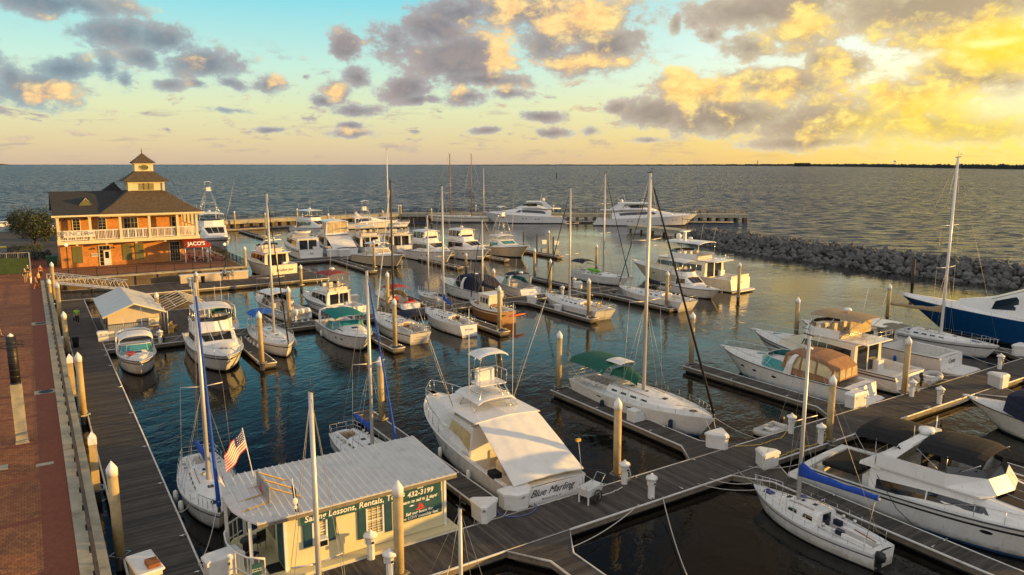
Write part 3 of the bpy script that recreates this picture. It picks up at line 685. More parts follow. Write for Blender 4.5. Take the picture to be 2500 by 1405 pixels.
for i,(x0,x1,ye) in enumerate([(16.9,18.1,45.2),(30.9,32.4,42.2),(43.9,45.5,41.6),(57.2,58.6,41.6),(71,72.4,41.6),(84.5,86,41)]):
    finger(x0,x1,27.4,ye,'plank finger pier '+FN[i])
FD=['in the lower foreground below the two dock boxes','between the small blue boomed sailboat and the foreground flybridge yacht','between the foreground flybridge yacht and the covered cruiser bow']
for i,(x0,x1,ye) in enumerate([(16.9,18.1,10),(31.2,32.5,9.5),(43.0,44.2,9.5)]):
    finger(x0,x1,24.7,ye,'plank finger pier '+FD[i])
finger(57.2,58.6,24.7,9,'plank finger pier beyond the right edge of the picture')
dock('middle_pier','plank pier in the middle distance linking the rows of moored sailboats',[(4.604,73.3),(64.5,73.3),(64.5,75.8),(4.604,75.8)],'x',[(x,73.5) for x in(11,14,19,24,30,35,41,46,53,58)]+[(x,75.6) for x in(18,24,30,36,45,52)])
BD=['with a yellow lit piling beside the blue canopied sailboat','beside the transom of the sailboat with gold lettering','between the small white sloop and the wooden motorsailer','beside the sloop with the sunlit round stern','ending below the tallest mast in the middle row']
for i,(x0,x1,ye) in enumerate([(15,16.2,61),(26.2,27.4,59.8),(37.8,39,60.2),(49.2,50.4,60.2),(60.6,61.9,59.8)]):
    finger(x0,x1,73.3,ye,'plank finger pier '+BD[i],1.2)
BU=['between the outboard cruiser and the maroon topped motor yacht','between the red canopy runabout and the small dark sailboat','between the navy covered cruiser and the open arch cruiser','beside the sailboat carrying a lime green kayak']
for i,(x0,x1,ye) in enumerate([(25.6,26.8,85),(38.2,39.2,85),(49.3,50.4,87),(60.6,61.9,88.3)]):
    finger(x0,x1,75.8,ye,'plank finger pier '+BU[i],1.1)
dock('fuel_pier','plank pier with a pale edge below the terrace wall',[(2.0,103.704),(35.8,103.704),(35.8,111.8),(2.0,111.8)],'x',[(x,103.9) for x in(8,14,20,27,33)])
dock('shed_platform','low plank platform under the house shaped shed',[(4.604,75.804),(14.8,75.804),(14.8,90),(4.604,90)],'x')
dock('link_pier','plank link running back from the fuel pier past the motor yacht transom',[(33.2,111.804),(35.8,111.804),(35.8,128.2),(33.2,128.2)],'y')
dock('far_pier','far plank pier carrying the row of big motor cruisers',[(35.804,124.6),(81,124.6),(81,128.2),(35.804,128.2)],'x')
for x0,x1,ye,l in [(43.5,44.8,107.4,'beneath the bow of the outrigger sport boat'),(57.0,58.1,103.6,'between the two white sedan yachts'),(68.4,69.5,107.5,'beside the tower fishing boat'),(79,80.3,106.2,'ending in timber posts and white boxes')]:
    finger(x0,x1,124.6,ye,'plank finger pier '+l,1)
dock('breakwater_float','low float below the left part of the breakwater pier',[(30,194.5),(60,199.5),(94,199.5),(94,201.6),(60,201.6),(30,197)],'x')
dock('breakwater_float','low float beside the large white yachts',[(100,193.8),(131,172.4),(170,143.6),(171.4,145.4),(132.2,174),(101.2,195.6)],'x')
finger(43.8,45,194,171,'narrow float ending near the left of the breakwater, with a white capped piling',.3)
# ---------------------------------------------------------------- pilings
def piling(px,py,bx,by,label,square=False,r=.2,timber=False,grp='white capped mooring pilings'):
    p=at(bx,by,.3); top=zat(p.x,p.y,py); cap=.62 if top>3.4 else .5
    if timber:
        t=thing('timber_piling',label,'piling',(p.x,p.y,0),group=grp); MB().tube([(0,0,-3),(0,0,top)],.14,8).build('post','timber_dark',t); return t
    t=thing('mooring_piling',label,'piling',(p.x,p.y,0),group=grp); rl=random.Random(int(px*7)); t.rotation_euler=(rl.uniform(-.008,.008),rl.uniform(-.008,.008),rl.uniform(0,1.2) if not square else 0)
    seg=4 if square else 16; a=math.pi/4 if square else 0; rr=r*1.25 if square else r; sm=not square
    def lt(pr): 
        b=MB(); b.lathe(pr,seg=seg,sm=sm); 
        if square: b.xf(Matrix.Rotation(a,4,'Z'))
        return b
    lt([(rr,-3),(rr,.55)]).build('wet_base','piling_wet',t)
    lt([(rr,.55),(rr*1.01,top-cap)]).build('post','piling_concrete',t)
    lt([(rr*1.10,top-cap-.02),(rr*1.10,top-cap*.55),(rr*.9,top-cap*.42),(.012,top)]).build('cap','piling_cap',t)
    b=MB(); z=.62; q=rr+.10; b.box(-q,q,-q,-q+.05,z,z+.08); b.box(-q,q,q-.05,q,z,z+.08); b.box(-q,-q+.05,-q+.05,q-.05,z,z+.08); b.box(q-.05,q,-q+.05,q-.05,z,z+.08); b.build('guide_hoop','steel',t)
    return t
PL='''125.5 639.5 134.5 737|tallest piling at the shore end of the gangway
121.7 681 125.5 750|short piling between the promenade rail and the tallest gangway piling
139.6 688.7 151 810|sunlit piling just in front of the gangway piling
159 760 166.5 868|piling beside the walkway level with the air conditioned shed
169 864 180.6 975|square yellow lit piling, farther of two square ones by the walkway|s
189.6 860 205.7 1025|round piling at the walkway edge right beside the farther square piling
222 1054 237 1210|square piling close to the sea wall, nearer of two square ones|s
272 1125 295 1373|large yellow lit piling nearest the camera at the walkway's left edge
383.5 713 388 799|piling at the corner of the house shaped shed
478.6 663 483 732|piling before the fuel pier above the skeletal canopy frame
507 609 510 666|piling in front of the red awning terrace
598 601 601 678|piling at the right corner of the terrace fence
636 759 640.5 895|sunlit yellow piling at the finger tip beside the blue bimini sloop
703 699 708 805|piling beside the three white outboards
734 646 736 702|piling standing clear beside the transom of the left motor yacht
944 663 947 775|piling behind the mast of the white sloop in the middle row
964 728 965 851|piling at the tip of the finger pier by the gold lettered transom
929.5 870 933 1035|yellow piling left of the thin mast with a blue furled sail
1344 632 1342.6 719|piling at the pier edge above the sloop with the sunlit stern
1437 679 1436.6 779|piling at the finger pier tip beside the sunlit round stern
1218 697 1219.6 810|piling at the finger pier tip beside the wooden motorsailer
1204 655 1205.5 725|piling just right of the navy covered cruiser
1365.7 807.5 1364 955|large piling between the sport fishing boat and the green canopied sailboat
1690 761 1687 895|piling at the finger tip right of the green canopied sailboat
1628 661 1627 754|piling hidden partly by the tallest mast in the middle row
1456 596 1456 656|piling behind the sailboat with the lime kayak
1339 562 1339 623|capped piling at the end of the float with timber posts
1305 606 1305 676|piling alone at the finger end near the open arch cruiser
1805 640 1802 730|piling beside the transom of the two deck motor yacht
1948 725 1943.4 824|piling in open water behind the brown canopied cruiser
2171 693 2166 779|piling in open water right of the tan canopied yacht
1506 970 1506 1172|large piling beside the power pedestal in the central foreground
2031 915 2022 1087|piling on the main pier left of the brown canopied cruiser's stern
2215.6 821 2206 968|piling behind the inflatable tender on the main pier
972.5 1172 975 1420|nearest large piling in front of the sailing school sign
646 519 650 575|piling at the end of the narrow float near the breakwater's left end
725.6 508.6 727 549.6|slim piling behind the small trawler against the breakwater
801 521 803.7 585|slim white piling in front of the far flybridge yacht
978 499.6 979 539|piling at the breakwater wall right of the far twin mast boat
1053.5 508.6 1054 549.6|piling beside the bow of the far schooner
911.3 585.5 914 657|piling at the tip of the finger below the outrigger boat
1139 572.7 1138 618|piling between the two white sedan yachts
573.4 515 574 559|piling against the breakwater nearest the brick building
935.6 513.7 935 552|piling at the breakwater wall behind the furled jib of the middle sloop
1137 618 1138 657|short piling at the tip of the finger between the two sedan yachts'''
for l in PL.split('\n'):
    q=l.split('|'); v=list(map(float,q[0].split())); piling(*v,'white capped concrete '+q[1],square=len(q)>2)
for a,l in [((1311.6,572,1311,607),'dark timber post left of the capped piling on the far float'),((1350.6,579,1350.6,609),'dark timber post right of the capped piling on the far float'),((1278,567,1278,594),'dark timber post behind the tower fishing boat')]:
    piling(*a,l,timber=True,grp='dark timber posts at the far float')
# ---------------------------------------------------------------- dock furniture
def pedestal(px,py,label,hose=None,h=1.15):
    p=at(px,py,DZ); t=thing('power_pedestal',label,'power pedestal',(p.x,p.y,DZ),group='white power pedestals on the docks')
    MB().lathe([(.17,0),(.17,.72),(.2,.76),(.2,h-.12)],seg=8,sm=False).build('body','white_plastic',t)
    MB().lathe([(.31,h-.14),(.28,h-.04),(.07,h+.07),(.06,h+.13),(.01,h+.15)],seg=12).build('hood','white_plastic',t)
    b=MB(); b.box(.19,.24,-.07,.07,.72,.95); b.box(-.24,-.19,-.07,.07,.72,.95); b.box(-.07,.07,-.24,-.19,.72,.95); b.build('sockets','white_plastic',t)
    MB().box(-.06,.06,-.245,-.24,.76,.86).build('meter','dark_glass',t)
    if hose:
        b=MB(); rnd=random.Random(int(px))
        for k in range(4):
            r=.20+.02*k; cx=.30; pts=[(cx+.03*k*math.cos(a),r*math.cos(a)*.75,.42+r*1.35*math.sin(a)) for a in [2*math.pi*i/14 for i in range(14)]]
            b.tube(pts,.022,5,closed=True)
        b.build('coiled_hose',hose,t)
PD='''1589.6 1216 on the pier edge above the long slack mooring line|
1524 1181 beside the large central piling, wrapped in a white hose|rope
1930.6 1058 hung with a bright green hose|hose_green
2002.6 1083.5 with yellow cords beside the piling left of the cruiser stern|rope_yellow
2292.5 986 alone on the right part of the main pier, dark hose|rope_dark
2440 901 with a yellow hose and cart wheel near the right edge|rope_yellow
2225 968 with a black coiled hose beside the tender|rope_dark
906 1364 in front of the sailing school window|
953 1412 at the bottom edge by the nearest piling|
1373 722 left of the sloop with the sunlit stern|
1540 694 left of the tallest mast on the middle pier|
1402 700 near the white dock boxes on the middle pier|
392 838 beside the air conditioner of the house shaped shed|rope_dark
465 700 alone on the fuel pier|
1190 712 between the navy covered cruiser and the piling|'''
for l in PD.split('\n'):
    a,h=l.split('|'); x,y,r_=a.split(' ',2); pedestal(float(x),float(y),'white hooded power pedestal '+r_,h or None)
def dockbox(px,py,kind,label,rz=0,s=1.0,bx=True):
    p=at(px,py,DZ); t=thing('dock_box',label,'dock box',(p.x,p.y,DZ),rz,'white dock boxes')
    if kind=='wedge':   # triangular plan with a cut nose
        P=[(-.62,.5),(-.62,.30),(-.14,-.52),(.14,-.52),(.62,.30),(.62,.5)]
    elif kind=='oct': P=[(-.8,.52),(-.8,.0),(-.3,-.52),(.3,-.52),(.8,.0),(.8,.52)]
    else: P=[(-.65,-.32),(.65,-.32),(.65,.32),(-.65,.32)]
    P=[(x*s,y*s) for x,y in P]; h=.72*s
    if sum(P[i-1][0]*P[i][1]-P[i][0]*P[i-1][1] for i in range(len(P)))<0: P=P[::-1]
    MB().loft([[(x*.93,y*.93,0) for x,y in P],[(x*.97,y*.97,h) for x,y in P]],True,cap0=True,cap1=True).build('body','white_plastic',t)
    b=MB(); b.loft([[(x*1.05,y*1.05,h-.04) for x,y in P],[(x*1.05,y*1.05,h+.09) for x,y in P],[(x*.82,y*.82,h+.20*s) for x,y in P]],True,cap0=True,cap1=True); b.build('lid','white_plastic',t)
    b=MB(); b.box(-.05,.05,-.56*s,-.53*s,h-.12,h); b.build('latch','steel',t)
for a in [(1263,1236,'oct','largest white dock box, in front of the sport fishing boat transom',0,1.0),(1181.6,1268,'wedge','white wedge shaped dock box beside the sailing school shed',R(-30),1.0),
(1756,1092,'wedge','white wedge shaped dock box at the bow of the green canopied sailboat',R(0),1.05),(1866,1136,'wedge','white wedge shaped dock box at the stern of the foreground flybridge yacht',R(180),1.0),
(2088,992,'box','white dock box against the stern of the brown canopied cruiser',0,1.15),(2441,944,'wedge','white peaked dock box near the covered cruiser at the right edge',R(60),1.1),
(259,832,'box','white rectangular dock box at the stern of the small cruiser by the walkway',0,1.05),(1302,740,'wedge','white dock box on the middle pier right of the open arch cruiser',0,1.0),
(1414,704,'wedge','white dock box left of the lime kayak sailboat',0,1.0),(812.7,626,'box','left of two white dock boxes on the far pier under the white canvas boat',0,1.5),(841,626,'box','right of two white dock boxes on the far pier, beside the outrigger boat',0,1.5),
(1362,757,'box','low white dock box beside the hull of the sloop with the sunlit stern',R(90),.7),(548,1404,'box','white dock box cut by the bottom edge beside the shed porch',R(8),1.1),(2494,868,'wedge','white dock box at the right edge by the small sloop bow',0,1.1),
(862,738,'box','white dock box behind the teal canopied cruiser',0,1.0),(148,850,'box','tall white locker beside the sea wall and the walkway piling',0,1.1),(1327,596,'box','left of two white boxes on the far float with timber posts',0,.9),(1357,598,'box','right of two white boxes on the far float with timber posts',0,.9)]:
    dockbox(*a[:4],rz=a[4],s=a[5])
# ================================================================ boat library (local x = forward, z = 0 waterline)
class Hull:
    def __init__(s,L,B,fb,fs,tm=.45,st=.86,p=2.3,q=.85,rake=.13,flare=.35,wl=.9,tr=0,spring=0,dip=.0):
        s.__dict__.update(locals()); s.B=B
    def hb(s,t):
        t=min(max(t,0),1)
        f=(s.st+(1-s.st)*math.sin(math.pi/2*t/s.tm)) if t<s.tm else max(0,(1-((t-s.tm)/(1-s.tm))**s.p))**s.q
        return s.B/2*f
    def sz(s,t): return s.fs+(s.fb-s.fs)*max(0,t)**1.7-s.dip*math.sin(math.pi*t)
    def X(s,t): return -s.L/2+s.L*t
    def T(s,x): return (x+s.L/2)/s.L
    def pt(s,t,g):   # g 0 waterline .. 1 sheer
        b=s.hb(t); z=s.sz(t)*g if g>=0 else g
        gg=max(g,0); w=s.wl-s.flare*t**3
        y=b*(w+(1-w)*gg**1.25) if g>=0 else b*w*.55
        x=s.X(t)-s.rake*s.L*(1-gg)*t**5 + s.tr*(1-gg)*(1-t)**10
        if g<0: x-=s.rake*s.L*.25*t**5
        return x,y,z
    def build(s,root,top='gelcoat',stripe=None,bottom='bottom_paint',rub=None,boot=None):
        G=[-.35,0,.09,.42,.76,.84,1.0]; rings=[]; n=22
        for i in range(n+1):
            t=(i/n)**.85 if i else 0
            pr=[s.pt(t,g) for g in G]
            ring=[(x,y,z) for x,y,z in reversed(pr)]+[(x,-y,z) for x,y,z in pr]
            rings.append(ring)
        m=len(rings[0]); mis=[{0:0,1:1,2:0,3:0,4:3,5:2,6:2}[min(j,12-j)] for j in range(13)]
        b=MB(); b.loft(rings,False,mis=mis,sm=True)
        r=rings[0]; b.add(r,[tuple(range(m))],0)
        o=b.build('hull',[top,stripe or top,bottom,boot or bottom],root)
        if rub:
            c=MB()
            for sg in(1,-1): c.tube([(s.pt(t,1)[0],sg*s.pt(t,1)[1],s.sz(t)-.02) for t in [i/18 for i in range(19)]],.04,5)
            c.build('rub_rail',rub,root)
        return o
    def deck(s,root,cockpits=(),w=.14,cam=.06,m='nonskid',name='deck',rail=.05,cm=None):
        ts=sorted(set([i/26 for i in range(27)]+[c for a in cockpits for c in (a[0],a[0]+1e-4,a[1],a[1]+1e-4)])); rings=[]; 
        for t in ts:
            b_=s.hb(t); z=s.sz(t); x=s.X(t); ck=None
            for a in cockpits:
                if a[0]+5e-5<t<a[1]+5e-5: ck=a
            ww=min(w,b_*.5)
            if ck:
                fz=ck[2]; wi=(ck[3] if len(ck)>3 else .3); yi=max(b_-wi,.02)
                half=[(b_,z),(b_-.01,z+rail),(b_-.06,z+rail),(b_-.07,z),(yi,z),(yi-.02,fz),(0,fz)]
            else: half=[(b_,z),(max(b_-.01,0),z+rail),(max(b_-.06,0),z+rail),(max(b_-.07,0),z),(b_*.6,z+cam*.5),(b_*.3,z+cam*.9),(0,z+cam)]
            rings.append([(x,y,zz) for y,zz in half]+[(x,-y,zz) for y,zz in reversed(half[:-1])])
        b=MB(); b.loft(rings,False,sm=False); return b.build(name,m,root)
class House:
    "cabin lofted along x; stations (x,z0,z1,half width bottom,half width top,camber)"
    def __init__(s,st): s.st=st
    def ring(s,x):
        S_=s.st
        if x<=S_[0][0]: a=S_[0]
        elif x>=S_[-1][0]: a=S_[-1]
        else:
            for p,q in zip(S_,S_[1:]):
                if p[0]<=x<=q[0]:
                    f=(x-p[0])/max(1e-9,q[0]-p[0]); a=[u+(v-u)*f for u,v in zip(p,q)]; break
        _,z0,z1,wb,wt,cm=a; h=z1-z0; c=min(.09,h*.3)
        P=[(wb,z0),(wb+(wt-wb)*.5,z0+h*.5),(wt,z1-c),(wt-c*.9,z1),(wt*.5,z1+cm*.75),(0,z1+cm)]
        return P+[(-y,z) for y,z in reversed(P[:-1])]
    def mesh(s,b=None,mi=0,sm=False,cap=True):
        b=b or MB(); xs=[a[0] for a in s.st]
        b.loft([[(x,y,z) for y,z in s.ring(x)] for x in xs],False,mi=mi,sm=sm)
        if cap:
            for x,rev in((xs[0],False),(xs[-1],True)):
                r=[(x,y,z) for y,z in s.ring(x)]; b.add(r,[tuple(range(len(r))) if not rev else tuple(reversed(range(len(r))))],mi)
        return b
    def side(s,x,f,sg,out=.012):
        "point on the side wall: f 0 bottom .. 1 shoulder"
        r=s.ring(x)[:3]
        f=f*2
        if f<=1: p,q=r[0],r[1]; g=f
        else: p,q=r[1],r[2]; g=f-1
        y=p[0]+(q[0]-p[0])*g; z=p[1]+(q[1]-p[1])*g
        return (x,sg*(y+out),z)
    def window(s,b,x0,x1,f0,f1,slant0=0,slant1=0,n=6,mi=0,sgs=(1,-1)):
        for sg in sgs:
            A=[];B_=[]
            for i in range(n+1):
                u=i/n; xa=x0+(x1-x0)*u; A.append(s.side(xa,f0,sg)); 
                xb=(x0+slant0)+((x1+slant1)-(x0+slant0))*u; B_.append(s.side(xb,f1,sg))
            M_=[((p[0]+q[0])/2,0,0) for p,q in zip(A,B_)]
            M_=[s.side(p[0],(f0+f1)/2,sg,.016) for p in M_]
            if sg<0: b.loft([A,M_,B_],False,mi)
            else: b.loft([B_,M_,A],False,mi)
        return b
    def front(s,b,i,yf=.9,f0=.1,f1=.9,out=.015,mi=0,nd=0):
        "glass on the sloping front between station i and i+1 (top surface)"
        a=s.st[i]; c=s.st[i+1]
        def P(f,yy):
            x=a[0]+(c[0]-a[0])*f; r=s.ring(x)[3:6]
            w=r[0][0]*yf; y=w*yy; zz=r[0][1]+(r[2][1]-r[0][1])*(1-abs(yy)*yf)**.7 if True else 0
            return x,y,zz
        dx=c[0]-a[0]; dz=(c[2]+c[5])-(a[2]+a[5]); L=math.hypot(dx,dz) or 1; nx,nz=-dz/L*out,dx/L*out
        k=3; spans=[(-1,1)] if nd==0 else [(-1+2*j/(nd)+.03,-1+2*(j+1)/(nd)-.03) for j in range(nd)]
        for u0,u1 in spans:
            g=[[ (lambda q:(q[0]+abs(nx),q[1],q[2]+nz+.012))(P(f,u0+(u1-u0)*j/k)) for j in range(k+1)] for f in (f0,(f0+f1)/2,f1)]
            b.loft(g,False,mi)
        return b
def rail(root,H,t0,t1,h=.55,inset=.1,step=.09,r=.017,pulpit=True,name='bow_rail',mid=False,m='steel',hb=None):
    b=MB(); 
    n=max(4,int((t1-t0)/step)); pts=[]
    for i in range(n+1):
        t=t0+(t1-t0)*i/n; y=max(H.hb(t)-inset,.02); pts.append(Vector((H.X(t),y,H.sz(t)+(hb if hb and i==0 else h))))
    L=[p for p in pts]; Rr=[Vector((p.x,-p.y,p.z)) for p in reversed(pts)]
    tip=[Vector((H.X(t1)+.12,0,H.sz(t1)+h))] if pulpit else []
    if pulpit: b.tube(L+tip+Rr,r,5)
    else: b.tube(L,r,5); b.tube(Rr,r,5)
    if mid:
        q=[p-Vector((0,0,h*.48)) for p in pts]; qq=[Vector((p.x,-p.y,p.z)) for p in reversed(q)]
        b.tube(q+([tip[0]-Vector((0,0,h*.48))] if pulpit else [])+qq,r*.6,4) if pulpit else (b.tube(q,r*.6,4),b.tube(qq,r*.6,4))
    for p in pts:
        for sg in(1,-1): b.tube([(p.x-.03,sg*p.y*1.01,p.z-h-.02),(p.x,sg*p.y,p.z)],r*.85,4)
    return b.build(name,m,root)
def anchor(root,H,s=1):
    x=H.L/2; z=H.fb; b=MB(); b.box(x-.7*s,x+.32*s,-.16*s,.16*s,z+.02,z+.09); b.build('bow_pulpit','gelcoat',root)
    b=MB(); b.tube([(x-.1*s,0,z+.14),(x+.4*s,0,z+.1),(x+.45*s,0,z-.22*s)],.03*s,5); b.tube([(x+.3*s,-.18*s,z-.2*s),(x+.47*s,0,z-.25*s),(x+.3*s,.18*s,z-.2*s)],.035*s,5); b.build('anchor','steel',root)
def outboard(parent,x,y,z,cowl='black_plastic',s=1.0,name='outboard_motor',tilt=0):
    t=bpy.data.objects.new(name,None); COL.objects.link(t); t.parent=parent; t.location=(x,y,z); t.rotation_euler=(0,tilt,0); t.empty_display_size=.2
    b=MB(); P=lambda sx,sy,zz,ox:[(ox+sx*math.cos(a),sy*math.sin(a),zz) for a in [2*math.pi*k/10 for k in range(10)]]
    b.loft([P(.2*s,.14*s,.10*s,-.18*s),P(.30*s,.2*s,.22*s,-.2*s),P(.32*s,.21*s,.45*s,-.22*s),P(.24*s,.17*s,.60*s,-.2*s),P(.1*s,.08*s,.65*s,-.18*s)],True,cap0=True,cap1=True,sm=True); b.build('cowl',cowl,t)
    b=MB(); b.box(-.28*s,-.10*s,-.06*s,.06*s,-.75*s,.12*s); b.box(-.42*s,-.02,-.13*s,.13*s,-.42*s,-.38*s); b.box(-.10*s,.02,-.12*s,.12*s,-.25*s,.12*s); b.build('drive_leg','white_plastic' if cowl=='white_plastic' else 'black_plastic',t); return t
def seat(root,x,y,z,w=.5,d=.5,h=.45,bk=.5,m='cushion',face=1,name='seat'):
    b=MB(); b.bevbox(x-d/2,x+d/2,y-w/2,y+w/2,z,z+h,.06); b.bevbox(*( (x-d/2-.12,x-d/2+.04) if face>0 else (x+d/2-.04,x+d/2+.12)),y-w/2,y+w/2,z+h*.5,z+h+bk,.05); return b.build(name,m,root)
def canopy(root,x0,x1,w,z,drop=.18,m='canvas_black',th=.03,crown=.10,name='bimini',legs=None,wr=None,tiltz=0,hipx=.12):
    "fabric top, curved both ways, with bent bows and legs down to deck level legs=z"
    b=MB(); nx,ny=8,8; up=[];dn=[]
    for i in range(nx+1):
        u=i/nx; x=x0+(x1-x0)*u; e=abs(2*u-1)**4; r1=[];r2=[]
        ww=w*(1-.05*e) if wr is None else w+(wr-w)*u
        for j in range(ny+1):
            v=-1+2*j/ny; zz=z+tiltz*u+crown*(1-v*v)-drop*.55*e-drop*abs(v)**6+.012*math.sin(9*u)*(1-abs(v))
            r1.append((x,v*ww,zz)); r2.append((x,v*ww,zz-th))
        up.append(r1); dn.append(r2)
    rings=[a+c[::-1] for a,c in zip(up,dn)]; b.loft(rings,True,cap0=True,cap1=True,sm=False); o=b.build(name,m,root)
    if legs is not None:
        c=MB(); xm=(x0+x1)/2
        for sg in(1,-1):
            ww=w*.97
            for xx in(x0+.06,(x0+x1)/2,x1-.06):
                c.tube([(xm+(xx-xm)*.15,sg*(ww+.02),legs),(xx,sg*ww,z+tiltz*(xx-x0)/(x1-x0)-drop*.8)],.018,4)
        c.build('canopy_frame','steel',o)
    return o
def ensign(root,x,y,z,body='flag_red',h=1.2):
    b=MB(); b.tube([(x,y,z),(x-.15,y,z+h)],.015,4); b.build('flagstaff','steel',root)
def fenders(root,H,sg,ts,m='fender_white',s=1.0):
    for t in ts:
        x,y,_=H.pt(t,.5); z=H.sz(t)
        b=MB(); b.lathe([(.03,-.32),(.11,-.26),(.125,0),(.11,.26),(.03,.32)],seg=8); b.xf(Matrix.Translation((x,sg*(H.hb(t)+.11),z*.45))@Matrix.Scale(s,4)); o=b.build('fender',m,root)
def portholes(root,H,ts,g=.62,w=.22,h=.09,m='dark_glass'):
    for sg in(1,-1):
        for t in ts:
            x,y,z=H.pt(t,g); x2,y2,_=H.pt(t+.02,g); x3,y3,z3=H.pt(t,g+.08)
            tx=Vector((x2-x,sg*(y2-y),0)).normalized(); ty=Vector((0,sg*(y3-y),z3-z)).normalized(); n=tx.cross(ty)*(-sg if True else 1)
            n=n if n.y*sg>0 else -n
            b=MB(); c=Vector((x,sg*y,z))+n*.012; b.add([c+tx*w*math.cos(a)+ty*h*math.sin(a) for a in [2*math.pi*k/12 for k in range(12)]],[tuple(range(12))]); b.build('porthole',m,root)
def place(name,label,cat,bow,stern,L=None,group='boats moored in the marina',head=None,B=None):
    a=at(*bow); c=at(*stern); mid=(a+c)/2; h=math.atan2(a.y-c.y,a.x-c.x); LL=math.hypot(a.x-c.x,a.y-c.y)
    if head is not None: h=R(head)
    if L: LL_=L
    else: LL_=LL
    t=thing(name,label,cat,(mid.x,mid.y,0),h,group); return t,LL_,mid,h
def place_xy(name,label,cat,X,Y,head,group='boats moored in the marina'):
    return thing(name,label,cat,(X,Y,0),R(head),group)
def tname(root,H,body,size,m='stripe_dark',dz=.0,shear=.35,y=0,x=None,z=None):
    xs=(H.X(0)-.03 if x is None else x)+ (H.tr*.4 if x is None else 0); zz=(H.fs*.55+dz) if z is None else z
    text(root,body,size,m,root,frame((xs,y,zz),(0,-1,0),(0,0,1)),shear=shear)
